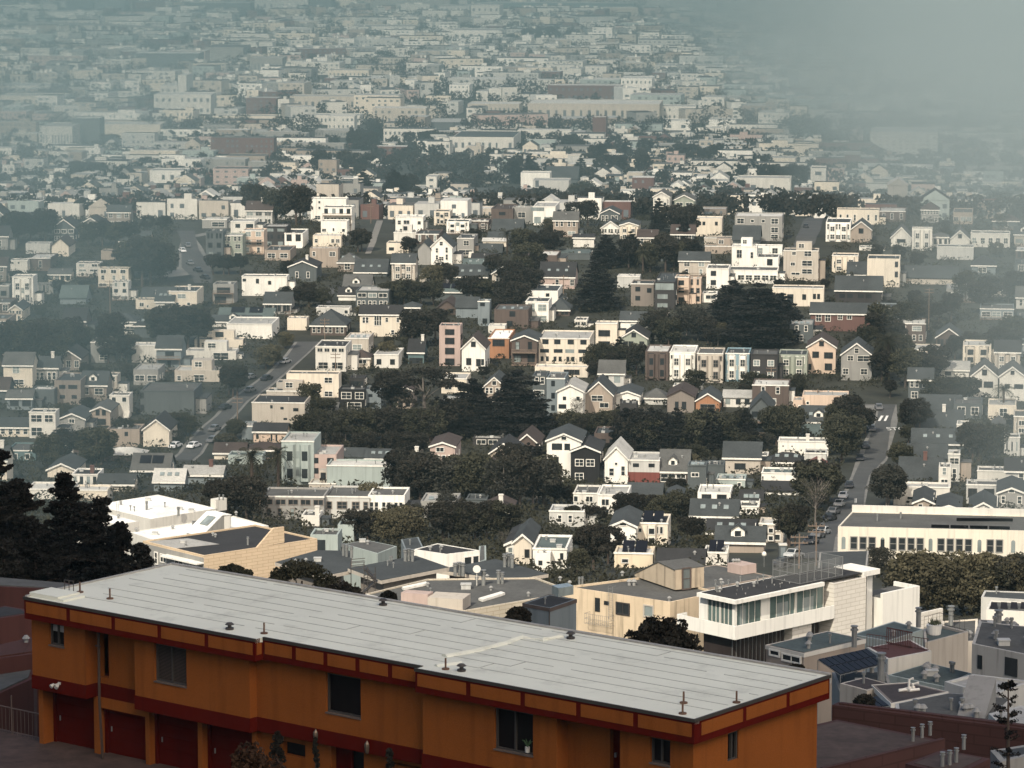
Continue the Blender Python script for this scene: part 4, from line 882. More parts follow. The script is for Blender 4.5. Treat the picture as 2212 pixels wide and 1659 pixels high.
# down pipe, lamps, roof vents
xp, zp = fr(*P('A', 570, 700), .3); b = MB(); b.tube([(xp, .5, zp), (xp + .02, .45, ZB2), (xp + .06, .55, ZG - .2)], .055, 8); b.box(xp - .12, xp + .12, .4, .5, zp - .75, zp - .7); b.build('drainpipe', mat('pipe_grey', (.05, .035, .028), rough=.8, spec=.1), OB)
xf, zf = fr(*P('A', 350, 1030), WY - .1); b = MB()
for s in (-.14, .1): b.tube([(xf, WY - .04, zf), (xf + s, WY - .22, zf - .05)], .025, 6); b.tube([(xf + s, WY - .2, zf - .02), (xf + s * 1.2, WY - .36, zf - .1)], [.05, .09], 8)
b.box(xf - .07, xf + .07, WY - .06, WY - .031, zf - .05, zf + .05); b.build('floodlight', wm('lgrey'), OB)
for reg, x, y in (('A', 1895, 1350), ('B', 237, 1420)):
    xl, zl = fr(*P(reg, x, y), .8); b = MB(); b.tube([(xl, .8, zl + .3), (xl, .8, zl + .18), (xl, .8, zl + .1), (xl, .8, zl - .12), (xl, .8, zl - .2)], [.01, .1, .11, .08, .03], 6); b.tube([(xl, .85, zl + .3), (xl, 1.2, zl + .22)], .02, 5); b.build('wall_lantern', mat('old_brass', (.14, .11, .08), metal=.5, rough=.4), OB)
for reg, x, y, k in (('A', 1378, 705, 'mush'), ('B', 803, 955, 'mush'), ('B', 1458, 760, 'mush'), ('B', 333, 560, 'mush')):
    vx, vy = rf(*P(reg, x, y)); link('roof_vent', vent_mesh(k), ROOF, (vx, vy, 0)).scale = (.62, .62, .62)
b = MB(); b.cyl(0, 0, 0, .05, .14, 10); b.cyl(0, 0, .0, .42, .035, 8); PV = b.mesh('vent_pipe', mat('rusty_pipe', (.12, .07, .045)))
for reg, x, y in (('A', 660, 522), ('A', 480, 483), ('A', 1585, 730), ('B', 708, 945), ('B', 2136, 1148), ('B', 2130, 1212), ('C', 487, 1145)):
    vx, vy = rf(*P(reg, x, y)); link('vent_pipe', PV, ROOF, (vx, vy, 0))
vx, vy = rf(*P('A', 420, 478)); b = MB()
for k in range(3): b.tube([(vx - .3 + .25 * k, vy, 0), (vx - .3 + .25 * k, vy, .45)], .02, 5)
b.tube([(vx - .3, vy, .45), (vx + .2, vy, .45)], .02, 5); b.build('ladder_head', DMETAL, ROOF)
b = MB(); b.box(0, 1.6, .3, 1.5, 0, .16); b.box(1.61, 1.9, .3, 1.5, 0, .08); b.build('roof_hatch', RFL, ROOF)
# apron, railing and planting in front of the garages
ap = [LP + ex * x + ey * y for x, y in ((-14, 1.45), (-14, -30), (LEN + 4, -30), (LEN + 4, 1.45))]
b = MB(); b.poly([(p.x, p.y, ZR + ZG) for p in ap]); b.poly([(ap[0].x, ap[0].y, ZR + ZG - 3), (ap[0].x, ap[0].y, ZR + ZG), (ap[3].x, ap[3].y, ZR + ZG), (ap[3].x, ap[3].y, ZR + ZG - 3)])
o = b.build('driveway', mat('worn_concrete', (.055, .035, .028), kind='roof', var=.5, scale=.9)); o['kind'] = 'structure'
b = MB(); xr0 = px[0][0]
for k in range(60):
    x = xr0 - .05 - k * .22; b.tube([(x, 1.1, ZG), (x, 1.1, ZG + 1.05)], .012, 5)
b.tube([(xr0, 1.1, ZG + 1.08), (xr0 - 13.2, 1.1, ZG + 1.08)], .03, 6); b.tube([(xr0, 1.1, ZG + .1), (xr0 - 13.2, 1.1, ZG + .1)], .02, 6)
for x in (xr0 - 1.9, xr0 - 4.2, xr0 - 6.5): b.tube([(x, 1.1, ZG), (x, 1.1, ZG + 1.6)], .035, 6)
o = b.build('railing', mat('railing_metal', (.085, .06, .05), rough=.6)); o.location = LP; o.rotation_euler = (0, 0, RZ); tag(o, 'thin metal railing left of the garage doors', 'railing')

# ---------------------------------------------------------------- blocks traced as roof outlines at their real distance
def win_at(par, A, B, reg, x0, y0, x1, y1, trim='white', frame=True, glass=None, mull=True, name='window'):
    """window on the upright plane through A and B (left to right as seen)"""
    dr = Vector((B.x - A.x, B.y - A.y, 0)).normalized(); n = Vector((dr.y, -dr.x, 0))
    def on(u, v): d = ray(u, v); t = (A - Vector((0, 0, CAMZ))).dot(n) / d.dot(n); return Vector((0, 0, CAMZ)) + d * t
    p, q = on(*P(reg, x0, y0)), on(*P(reg, x1, y1)); w = (q - p).dot(dr); m_ = (p + q) / 2; h = p.z - q.z
    o = window(par, 0, 0, 0, max(w, .3), max(h, .3), trim, 0, glass, frame, mull, name)
    o.location = Vector((m_.x, m_.y, q.z)) + n * .012 - par.location; o.rotation_euler = (0, 0, math.atan2(dr.y, dr.x)); return o
def offset(poly, d):
    n = len(poly); out = []
    for i in range(n):
        a, b_, c = poly[i - 1], poly[i], poly[(i + 1) % n]
        d1 = (b_ - a).normalized(); d2 = (c - b_).normalized(); n1 = Vector((-d1.y, d1.x)); n2 = Vector((-d2.y, d2.x))
        k = (n1 + n2); k = k / max(k.length_squared / 2, .3); out.append(b_ + k * d)
    return out
def block(reg, pts, y, wall, roof, label, name='building', h=None, par=.35, cat='building', fas=None, over=0, mw=None, wins=(), vents=0, group=None, base=None):
    pp = [P(reg, *p) for p in pts]; p0 = at_y(*pp[0], y); z = p0.z; W_ = [on_z(u, v, z) for u, v in pp]
    if len(W_) == 3: W_.append(W_[2])
    if len(pts) == 3: W_[2] = W_[1] + W_[3] - W_[0]          # near, right, (far), left
    poly = [Vector((p.x, p.y)) for p in W_]
    ar = sum(poly[i - 1].x * poly[i].y - poly[i].x * poly[i - 1].y for i in range(len(poly)))
    cw = ar < 0
    if cw: poly = poly[::-1]
    c = sum(poly, Vector((0, 0))) / len(poly); zg = (min(gz(p.y) for p in poly) if h is None else z - h) - 1.5
    T = thing(name, label, cat, (c.x, c.y, max(zg + 1.5, gz(c.y))), 0, group); off = -T.location
    b = MB(); inner = offset(poly, over) if over else poly; b.prism([tuple(p) for p in inner], zg, z - (par if not over else .45))
    if par and not over:
        ins = offset(poly, .22)
        for i in range(len(poly)):
            j = (i + 1) % len(poly); b.prism([tuple(poly[i]), tuple(poly[j]), tuple(ins[j]), tuple(ins[i])], z - par, z)
    b.build('wall', mw or wm(wall), T, off)
    b = MB()
    if over: b.prism([tuple(p) for p in poly], z - .45, z - .05); b.build('fascia', wm(fas or 'beige'), T, off); b = MB(); b.prism([tuple(p) for p in offset(poly, .05)], z - .05, z)
    else: b.prism([tuple(p) for p in offset(poly, .22)], z - par, z - par + .1)
    RO = b.build('roof', rm(roof) if isinstance(roof, str) else roof, T, off)
    if fas and not over:
        b = MB(); ou = offset(poly, -.05)
        for i in range(len(poly)):
            j = (i + 1) % len(poly); b.prism([tuple(ou[i]), tuple(ou[j]), tuple(poly[j]), tuple(poly[i])], z - .3, z + .03)
        b.build('roof_edge', wm(fas), T, off)
    for wn in wins:
        i, j = wn[0], wn[1]; win_at(T, W_[i], W_[j], reg if len(wn) < 8 else wn[7], *wn[2:6], **(wn[6] if len(wn) > 6 else {}))
    r_ = random.Random(len(label) * 7)
    for k in range(vents):
        a, c_ = r_.uniform(.12, .88), r_.uniform(.12, .88); p = W_[0].lerp(W_[1], a) + (W_[-1] - W_[0]) * c_
        link('roof_vent', vent_mesh(r_.choice(['pipe', 'cap', 'cap', 'box', 'pipe'])), RO, (p.x, p.y, z - (par if not over else 0) + .08))
    LAND.append((sum(u for u, v in pp) / len(pp), min(v for u, v in pp), y, 8, label, T.location.copy(), 0, 1, 1, 1))
    return T, W_, z, RO
def wbuild(b, name, m, par): 
    q = Vector((0, 0, 0)); o_ = par
    while o_ is not None: q += o_.location; o_ = o_.parent
    return b.build(name, m, par, -q)
def put_vent(RO, reg, x, y, z, kind, s=1):
    p = on_z(*P(reg, x, y), z); o = link('roof_vent' if kind != 'flue' else 'flue_pipe', vent_mesh(kind), RO, (p.x, p.y, z)); o.scale = (s * .8, s * .8, s * .55) if kind == 'flue' else (s * .8, s * .8, s * .8); return o
def profile(par, A, B, reg, pts, back, m, name):
    """solid whose outline is traced on the plane through A, B and swept back"""
    dr = Vector((B.x - A.x, B.y - A.y, 0)).normalized(); n = Vector((dr.y, -dr.x, 0)); O_ = Vector((0, 0, CAMZ))
    q = []
    for p in pts: d = ray(*P(reg, *p)); q.append(O_ + d * ((A - O_).dot(n) / d.dot(n)))
    b = MB(); b.extrude(q, -n * back); return wbuild(b, name, m, par), q
nf = dict(frame=False)
YB = mat('pale_block_wall', (.55, .43, .29), kind='block', var=.08); CBW = mat('cream_block_wall', (.45, .40, .31), kind='block', var=.2)
# yellow block-walled building and the white roofs behind it
T, Q, z, RO = block('G', [(940, 652), (1815, 520), (470, 538)], 430, 'yellow', 'rdark', 'long building with pale yellow block side wall and stepped parapet', mw=YB, par=.3,
    wins=[(3, 0, 495, 605, 520, 690), (3, 0, 565, 625, 585, 715), (3, 0, 610, 640, 650, 705), (3, 0, 720, 680, 780, 745), (3, 0, 790, 712, 832, 765)])
b = MB(); dr = (Q[0] - Q[3]).normalized(); n = Vector((dr.y, -dr.x, 0)); b.extrude([Q[3] + n * .01 - Vector((0, 0, 8)), Q[0] + n * .01 - Vector((0, 0, 8)), Q[0] + n * .01 - Vector((0, 0, .3)), Q[3] + n * .01 - Vector((0, 0, .3))], n * -.06 + n * .05); wbuild(b, 'front_cladding', wm('grey'), T)
profile(T, Q[0], Q[1], 'G', [(1350, 592), (1480, 440), (1560, 430), (1562, 552)], .3, YB, 'parapet')
profile(T, Q[3], Q[0], 'G', [(660, 640), (940, 705), (940, 716), (660, 652)], -1.2, wm('white'), 'porch_roof')
b = MB(); p = [on_z(*P('G', *q), z - .18) for q in ((475, 545), (700, 600), (1060, 565), (820, 520))]; b.extrude(p[::-1], (0, 0, .03)); wbuild(b, 'pale_roof_patch', rm('rlight'), T)
for x, y, k in ((780, 555, 'box'), (800, 580, 'cap'), (1010, 500, 'cap'), (1280, 570, 'flue'), (1030, 510, 'cap')): put_vent(RO, 'G', x, y, z - .2, k) 
T, Q, z, RO = block('G', [(630, 560), (1440, 420), (1170, 345), (360, 470)], 462, 'offwhite', 'rwhite', 'broad white roof with slanted stair bulkhead behind the yellow block building', par=.2)
A_, B_ = on_z(*P('G', 930, 505), z), on_z(*P('G', 1150, 465), z)
bk, q = profile(T, A_, B_, 'G', [(925, 505), (1085, 345), (1150, 342), (1150, 465)], 3.2, wm('grey'), 'stair_bulkhead')
b = MB(); n = Vector(((B_ - A_).y, -(B_ - A_).x, 0)).normalized(); up = Vector((0, 0, .12)); b.extrude([q[0] + up * .2, q[1] + up * .2, q[1] + up - n * 3.3, q[0] + up - n * 3.3], up); b.extrude([q[1] + up * .2 + n * .1, q[2] + up * .2 + n * .1, q[2] + up - n * 3.3, q[1] + up - n * 3.3], up); wbuild(b, 'bulkhead_roof', rm('rwhite'), bk)
b = MB(); a1, a2 = q[0].lerp(q[1], .4) - n * .6 + up * 2.2, q[0].lerp(q[1], .8) - n * .6 + up * 2.2; b.extrude([a1, a2, a2 - n * 1.6, a1 - n * 1.6], up); wbuild(b, 'skylight', GLASSL, bk)
win_at(T, A_, B_, 'G', 1098, 350, 1145, 462, frame=False, glass=wm('white'), name='door')
for x, y, k in ((565, 492, 'box'), (860, 455, 'flue'), (880, 455, 'flue'), (1310, 470, 'box'), (700, 450, 'cap'), (420, 470, 'cap'), (1190, 340, 'cap')): put_vent(RO, 'G', x, y, z - .1, k, 1.2)
T, Q, z, RO = block('G', [(530, 372), (1045, 288), (75, 262)], 505, 'offwhite', 'rwhite', 'bright white flat roof with skylights and rooftop chimney, largest in the lower left', par=.12)
for x, y, k in ((755, 300, 'box'), (845, 312, 'box'), (510, 230, 'box'), (500, 300, 'flue'), (375, 305, 'pipe'), (405, 312, 'pipe'), (745, 345, 'flue'), (640, 280, 'pipe'), (300, 260, 'cap')): put_vent(RO, 'G', x, y, z - .02, k, 1.25)
profile(T, Q[0], Q[1], 'G', [(1035, 222), (1118, 208), (1118, 300), (1035, 312)], 1.3, wm('offwhite'), 'chimney')
for x in (1060, 1090): put_vent(RO, 'G', x, 225, z + 3.6, 'flue', .8)
for x in (270, 285): b = MB(); p = on_z(*P('G', x, 320), z); b.tube([p, p + Vector((0, 0, 1.6))], .03, 5); wbuild(b, 'ladder_rail', METAL, T)
T, Q, z, RO = block('G', [(262, 415), (440, 388), (-60, 330)], 480, 'offwhite', 'rwhite', 'small white roof wing beside the dark cypress tips', par=.12, vents=2)
# dark apartment roofs with pale fascias
FL = 'flues standing on the dark apartment roofs'
T, Q, z, RO = block('B', [(320, 410), (730, 330), (120, 337)], 388, 'taupe', 'rslate', 'dark square roof with pale eaves and triple flues, centre', over=1.2, fas='beige')
for x, y in ((465, 295), (487, 292), (509, 296)): put_vent(RO, 'B', x, y, z, 'flue', 1.35)
for x, y in ((360, 322), (375, 296), (386, 296), (395, 335)): put_vent(RO, 'B', x, y, z, 'pipe')
T, Q, z, RO = block('B', [(-26, 383), (142, 350), (150, 232), (-60, 228), (-316, 300)], 392, 'taupe', 'rslate', 'dark roof wing with pale eaves behind the round dark trees', over=1.2, fas='beige')
for x, y in ((95, 262), (115, 268), (143, 275)): put_vent(RO, 'B', x, y, z, 'flue', 1.35)
put_vent(RO, 'B', -60, 295, z, 'box', 1.3); put_vent(RO, 'B', -130, 300, z, 'cap'); put_vent(RO, 'B', -190, 305, z, 'cap')
T, Q, z, RO = block('B', [(1090, 408), (1325, 370), (1010, 280), (650, 345)], 398, 'taupe', 'rslate', 'dark roof right of the triple flue roof, below the white cube house', over=1, fas='beige')
for x, y in ((765, 385), (790, 380), (812, 385), (1062, 330), (1085, 325), (1107, 335)): put_vent(RO, 'B', x, y, z, 'flue', 1.5)
T, Q, z, RO = block('B', [(712, 254), (912, 230), (660, 188), (515, 224)], 425, 'white', 'rdark', 'white house with flat black roof behind the triple flue roofs', par=.15, vents=3,
    wins=[(0, 1, 820, 275, 860, 320), (0, 1, 872, 268, 903, 305)])
T, Q, z, RO = block('B', [(300, 250), (415, 205), (235, 168), (95, 192)], 452, 'ltteal', 'rgrey', 'low shed with grey roof and boarded side left of the flat black roof', par=.08, vents=2)
T, Q, z, RO = block('B', [(905, 300), (952, 285), (950, 200), (908, 205)], 440, 'ltteal', 'rgrey', 'narrow pale green tower wall right of the flat black roof', par=.08)
T, Q, z, RO = block('B', [(470, 240), (575, 215), (545, 150), (440, 165)], 470, 'bluegrey', 'rslate', 'blue grey roof glimpsed under the olive tree branches', par=.08, vents=1)
ES = thing('exterior_stair', 'dark metal exterior stair between the two dark roofed apartments', 'stairs', (lambda p: (p.x, p.y, gz(p.y)))(at_y(*P('B', 215, 480), 372)))
def esb(x, y): return at_y(*P('B', x, y), 372)
b = MB()
for x in (140, 218, 240, 285): b.tube([esb(x, 300 if x < 230 else 330), esb(x, 490)], .05, 5)
for y, x0, x1 in ((345, 135, 222), (300, 135, 222), (322, 135, 222), (420, 215, 290), (395, 215, 290)):
    a_, c_ = esb(x0, y), esb(x1, y - 8); b.tube([a_, c_], .045, 4); b.tube([a_ + Vector((0, 1.4, 0)), c_ + Vector((0, 1.4, 0))], .045, 4)
wbuild(b, 'landing_frame', DMETAL, ES)
for (x0, y0), (x1, y1) in (((222, 345), (290, 420)), ((285, 425), (200, 500))):
    b = MB()
    for k in range(10): p = esb(x0, y0).lerp(esb(x1, y1), k / 9); b.box(p.x - .16, p.x + .16, p.y - .1, p.y + 1.2, p.z - .03, p.z + .03)
    b.tube([esb(x0, y0 - 26), esb(x1, y1 - 26)], .035, 4); b.tube([esb(x0, y0), esb(x1, y1)], .06, 4); wbuild(b, 'stair_flight', DMETAL, ES)
# broad flat roof with a cream block wall
T, Q, z, RO = block('B', [(820, 592), (1485, 478), (1250, 392), (600, 400), (185, 500), (440, 562)], 350, 'cream', 'rgrey', 'broad gravel roof with long cream block wall behind the orange building', mw=CBW, par=.25)
for x, y, k, s in ((1025, 430, 'flue', 1.4), (1048, 430, 'flue', 1.2), (935, 440, 'flue', 1.6), (957, 400, 'cap', 1), (600, 448, 'cap', 1), (618, 490, 'pipe', 1), (980, 470, 'cap', 1), (1205, 505, 'cap', 1), (830, 460, 'box', 1.6), (1395, 412, 'cap', 1), (895, 445, 'pipe', 1.6)): put_vent(RO, 'B', x, y, z - .15, k, s)
for a, c, lab in (((440, 600, 483, 560), 1.6, 'chimney'), ((600, 810, 512, 575), 3, 'stair_head')):
    A_, B_ = on_z(*P('B', a[0], a[3]), z), on_z(*P('B', a[1], a[3] + 12), z)
    profile(T, A_, B_, 'B', [(a[0], a[2]), (a[1], a[2] + 12), (a[1], a[3] + 20), (a[0], a[3])], c, wm('pink' if lab == 'chimney' else 'beige'), lab)
b = MB()
for p_ in (((905, 530), (1040, 490), (1065, 498), (930, 540)), ((445, 462), (590, 430), (600, 440), (455, 470)), ((190, 498), (300, 520), (290, 530), (195, 508))): b.extrude([on_z(*P('B', *q), z - .1) for q in p_][::-1], (0, 0, .25))
wbuild(b, 'skylight', wm('white'), RO)
b = MB(); p = on_z(*P('B', 895, 440), z); b.tube([p, p + Vector((0, 0, 1.6))], .04, 6); c0 = p + Vector((0, 0, 1.75))
b.tube([c0 + Vector((0, .1, 0)), c0 + Vector((0, -.03, .02)), c0 + Vector((0, -.12, .03))], [.1, .36, .42], 14); o = b.build('satellite_dish', wm('offwhite')); tag(o, 'round satellite dish on a pole on the broad gravel roof', 'satellite dish')
# grey box with skylight
T, Q, z, RO = block('B', [(1335, 578), (1492, 525), (1172, 548)], 300, 'bluegrey', 'rdark', 'blue grey box building with black roof and glass skylight', par=.1, fas='brown')
b = MB(); b.extrude([on_z(*P('B', *q), z) for q in ((1345, 492), (1385, 510), (1475, 495), (1440, 478))][::-1], (0, 0, .8)); wbuild(b, 'skylight', GLASSL, RO); put_vent(RO, 'B', 1305, 552, z, 'pipe')
b = MB(); p = on_z(*P('B', 1330, 585), z); b.tube([p - Vector((0, .1, 0)), p - Vector((0, .1, 6))], .06, 6); wbuild(b, 'drainpipe', DMETAL, T)
# tan stained building, its bulkhead and fire escape
STN = mat('stained_tan_stucco', (.52, .42, .29), kind='stain', var=.15); STG = mat('stained_grey_stucco', (.40, .33, .24), kind='stain', var=.2)
T, Q, z, RO = block('B', [(2055, 541), (2212 + 130, 482), (1990, 375), (1425, 447)], 334, 'yellow', 'rgrey', 'stained tan building with fire escape and roof bulkhead', mw=STN, par=.3,
    wins=[(3, 0, 1605, 515, 1635, 600, nf), (3, 0, 1660, 530, 1688, 560, nf), (3, 0, 1738, 545, 1808, 615, dict(trim='dark')), (3, 0, 1903, 562, 1953, 628, dict(glass=GLASSL, trim='beige'))])
TAN = T; A_, B_ = on_z(*P('B', 1842, 385), z), on_z(*P('B', 2085, 468), z)
bk, q = profile(T, A_, B_, 'B', [(1842, 385), (1842, 372), (1985, 302), (2085, 350), (2085, 468)], 3.4, STG, 'stair_bulkhead')
n = Vector(((B_ - A_).y, -(B_ - A_).x, 0)).normalized(); up = Vector((0, 0, .1)); b = MB()
for i in (1, 2): b.extrude([q[i] + up * .1 + n * .1, q[i + 1] + up * .1 + n * .1, q[i + 1] + up * .1 - n * 3.5, q[i] + up * .1 - n * 3.5], up)
wbuild(b, 'bulkhead_roof', rm('rgrey'), bk)
win_at(T, q[3], q[3] - n * 3.4, 'B', 2130, 345, 2172, 455, frame=True, trim='brown', glass=mat('grey_shutter', (.10, .115, .11), kind='wall', scale=3), name='shutter_door')
for x, y, k, s in ((1452, 440, 'cap', 1), (1768, 382, 'cap', 1), (1510, 440, 'flue', .8), (1528, 438, 'flue', .8), (1810, 440, 'cap', 1.3), (1838, 440, 'cap', 1.3), (2050, 535, 'cap', 1), (2125, 465, 'pipe', 1), (2360, 425, 'cap', 1)): put_vent(RO, 'B', x, y, z - .2, k, s)
b = MB(); dr = (Q[0] - Q[3]).normalized(); n = Vector((dr.y, -dr.x, 0))
def onp(x, y, reg='B', A=Q[3], n=n, off=0):
    d = ray(*P(reg, x, y)); O_ = Vector((0, 0, CAMZ)); return O_ + d * (((A + n * off) - O_).dot(n) / d.dot(n))
a0, a1 = onp(1575, 655), onp(1720, 680); a1.z = a0.z = (a0.z + a1.z) / 2
for k in range(13): p = a0.lerp(a1, k / 12) + n * 1.0; b.tube([p, p + Vector((0, 0, 1.0))], .018, 4)
for zz in (0, .5, 1.0): b.tube([a0 + n * .05 + Vector((0, 0, zz)), a0 + n + Vector((0, 0, zz)), a1 + n + Vector((0, 0, zz)), a1 + n * .05 + Vector((0, 0, zz))], .022, 4)
for k in range(9): p = a0.lerp(a1, k / 8); b.tube([p + n * .05, p + n], .02, 4)
l0, l1 = onp(1703, 640), onp(1703, 445); 
for s in (-.25, .25): b.tube([l0 + dr * s + n * .2, l1 + dr * s + n * .2, l1 + dr * s - n * .4], .022, 4)
for k in range(14): p = l0.lerp(l1, k / 14) + n * .2; b.tube([p - dr * .25, p + dr * .25], .015, 4)
wbuild(b, 'fire_escape', METAL, T)
T, Q, z, RO = block('D', [(700, 400), (1500, 250), (880, 125), (560, 175)], 378, 'tan', 'rgrey', 'brown grey flat roof between tan bulkhead and white modern building', par=.15)
A_, B_ = on_z(*P('D', 1000, 200), z), on_z(*P('D', 1155, 237), z); bk, q = profile(T, A_, B_, 'D', [(1000, 108), (1155, 140), (1155, 237), (1000, 205)], 2.2, wm('pink'), 'stair_head')
for x in (1065, 1095, 1120): put_vent(RO, 'D', x, 112, q[0].z - .1, 'cap', 1.1)
for x, y, k in ((645, 340, 'flue'), (740, 260, 'pipe'), (945, 350, 'cap'), (1010, 350, 'pipe'), (1140, 310, 'pipe'), (870, 350, 'pipe')): put_vent(RO, 'D', x, y, z, k)
# ---------------------------------------------------------------- white modern building
WHS = mat('smooth_white_render', (.66, .645, .58), kind='wall', var=.06); WHB = mat('white_board_wall', (.60, .57, .50), kind='block', var=.05)
GG = mat('green_tinted_glass', (.09, .13, .12), rough=.12, var=.6, scale=.35, spec=.5); DG = mat('dark_patio_glass', (.03, .024, .022), rough=.1, var=.4, spec=.5)
K2 = at_y(*P('D', 1085, 515), 320); Z2 = K2.z; R2 = on_z(*P('D', 2050, 315), Z2); L2 = on_z(*P('D', 660, 430), Z2)
mx = Vector((R2.x - K2.x, R2.y - K2.y, 0)); ML = mx.length; mx.normalize(); my = Vector((-mx.y, mx.x, 0)); MD = (L2 - K2).dot(my)
MW = thing('modern_house', 'white modern building with long glazed upper floor and solid balcony', 'house', K2, math.atan2(mx.y, mx.x))
def mf(reg, x, y, yo=0.):
    d = ray(*P(reg, x, y)); o = Vector((0, 0, CAMZ)) - K2; p = o + d * ((yo - o.dot(my)) / d.dot(my)); return p.dot(mx), p.z
def ml(reg, x, y, xo=0.):
    d = ray(*P(reg, x, y)); o = Vector((0, 0, CAMZ)) - K2; p = o + d * ((xo - o.dot(mx)) / d.dot(mx)); return p.dot(my), p.z
bt = mf('D', 1060, 795, -.1)[1]; bb = mf('D', 1060, 940, -.1)[1]; zg = gz(K2.y) - Z2 - 4
b = MB(); b.box(0, ML, 0, MD, -.38, 0); b.build('roof_slab', WHS, MW)
b = MB(); b.box(.35, ML + 6, .35, MD - .3, 0, .05); RO = b.build('roof', rm('rdark'), MW)
for i in range(26):
    link('roof_vent', vent_mesh('pipe' if i % 3 else 'cap'), RO, (rnd.uniform(1, ML), MD - .6 - rnd.uniform(0, 1.6) if i < 9 else rnd.uniform(.8, MD - 1), .05)).scale = (.8, .8, .8) if i < 9 else (.25, .25, .25)
b = MB(); b.box(-.25, -.1, -.1, MD + 2.2, bb, bt); b.box(-.25, ML + 1.2, -.25, -.1, bb, bt); b.box(-.1, ML + 1, -.1, MD + 2.2, bb + .02, bb + .3); b.box(-.25, 1, MD + 2.2, MD + 2.35, bb, bt); b.build('balcony', WHS, MW)
xw0 = mf('D', 1360, 600, .9)[0]; xw1 = mf('D', 1455, 600, .9)[0]; xg = mf('D', 2035, 450, .9)[0]
b = MB(); b.box(1.1, xw0, .92, 1.02, bb + .3, -.381, 0); b.box(xw1, xg, .92, 1.02, bb + .3, -.381, 0); b.box(.92, 1.02, 1.1, MD - .6, bb + .3, -.381, 0); b.build('glazing', GG, MW)
b = MB(); b.box(.8, 1.1, .8, 1.1, bb + .3, -.381); b.box(xw0, xw1, .85, 1.1, bb + .3, -.381); b.box(xg, ML + 1, .95, 1.2, bb + .3, -.381, 1); b.box(.85, 1.1, MD - .6, MD + .5, bb + .3, -.381); b.box(1.1, ML + 1, MD - .4, MD - .1, zg, -.381)
def mull(b, x0, x1, n):
    for k in range(n + 1): x = x0 + (x1 - x0) * k / n; b.box(x - .035, x + .035, .88, .92, bb + .3, -.385)
b.build('wall', [WHS, wm('taupe')], MW)
b = MB(); mull(b, 1.15, xw0, 4); mull(b, xw1, xg, 8); xx = xw1 + (xg - xw1) * .47; b.box(xx - .12, xx + .12, .8, .92, bb + .3, -.384)
for k in range(7): y = 1.15 + (MD - 1.8) * k / 6; w_ = .12 if k == 3 else .035; b.box(.84, .92, y - w_, y + w_, bb + .3, -.385)
b.build('mullions', wm('offwhite'), MW)
for k, (x0, x1) in enumerate(((1.6, 2.4), (xw1 + 1, xw1 + 2.6), (xg - 3, xg - 1.4))): b = MB(); b.box(x0, x1, .905, .918, bb + .35, -1.4 if k else -.9); b.build('blind', GLASSL, MW)
# lower floor
x1_, x2_ = mf('D', 1635, 900, 1.)[0], mf('D', 1840, 850, 1.)[0]
b = MB(); b.box(1.0, x1_, 1.3, 1.4, zg, bb - .02); b.box(x2_, ML + 1, 1.6, 1.7, zg, bb - .02); b.box(1.0, 1.1, 1.4, MD, zg, bb - .02); b.build('patio_glazing', DG, MW)
b = MB(); b.box(x1_, x2_, .2, .6, zg, bb - .01); b.box(x1_, x1_ + .3, .6, 1.5, zg, bb - .01); b.build('lower_wall', WHB, MW)
b = MB()
for k in range(14): x = 1 + (x1_ - 1) * k / 13; b.box(x - .02, x + .02, 1.26, 1.3, zg, bb - .02)
for k in range(5): x = x2_ + (ML + 1 - x2_) * k / 4; b.box(x - .04, x + .04, 1.52, 1.6, zg, bb - .02)
b.build('patio_mullions', METAL, MW)
# stair tower and rear wings
ta = mf('C', 1065, 428)[1]; xa = mf('C', 1065, 500, 0)[0]; xb = mf('C', 1256, 500, 0)[0]; xc = mf('C', 1345, 400, 0)[0]; xd = mf('C', 1576, 500, 0)[0]; xe = mf('C', 1716, 600, 0)[0]
b = MB(); b.box(xa, xb, -.15, MD - 1, zg, ta - .2); b.box(xa, xb, -.15, .05, ta - .2, ta); b.box(xa, xa + .2, .05, MD - 1, ta - .2, ta); b.build('stair_tower', WHB, MW)
tc_ = mf('C', 1256, 400, 1.2)[1]; td = mf('C', 1345, 350, -.3)[1]
b = MB(); b.box(xb, xc + .3, .2, MD - 1, td - .5, td); b.box(xb + (xc - xb) * .62, xc, .9, MD - 1.5, zg, td - .5); b.build('rear_bay', WHS, MW)
b = MB(); b.box(xb, xb + (xc - xb) * .62, 1.1, 1.2, zg, td - .5); b.build('rear_glazing', GG, MW)
te = mf('C', 1576, 445, -.2)[1]; tf = mf('C', 1716, 580, -.2)[1]
b = MB(); b.box(xc + .31, xd, -.2, .1, zg, te); b.box(xc + .31, xd, .1, MD - 2, zg, te - .5); b.box(xd - .2, xd, .1, MD - 2, te - .5, te); b.build('rear_wing', WHS, MW)
b = MB(); b.box(xd + .01, xe, -.2, .1, zg, tf); b.box(xd + .01, xe, .1, MD - 3, zg, tf - .5); b.build('rear_wall', WHB, MW)
b = MB(); b.box(xc + .35, xd - .2, .1, MD - 2.1, te - .5, te - .44); b.box(xd + .05, xe - .2, .1, MD - 3.1, tf - .5, tf - .44); b.build('rear_roof', rm('rgrey'), MW)
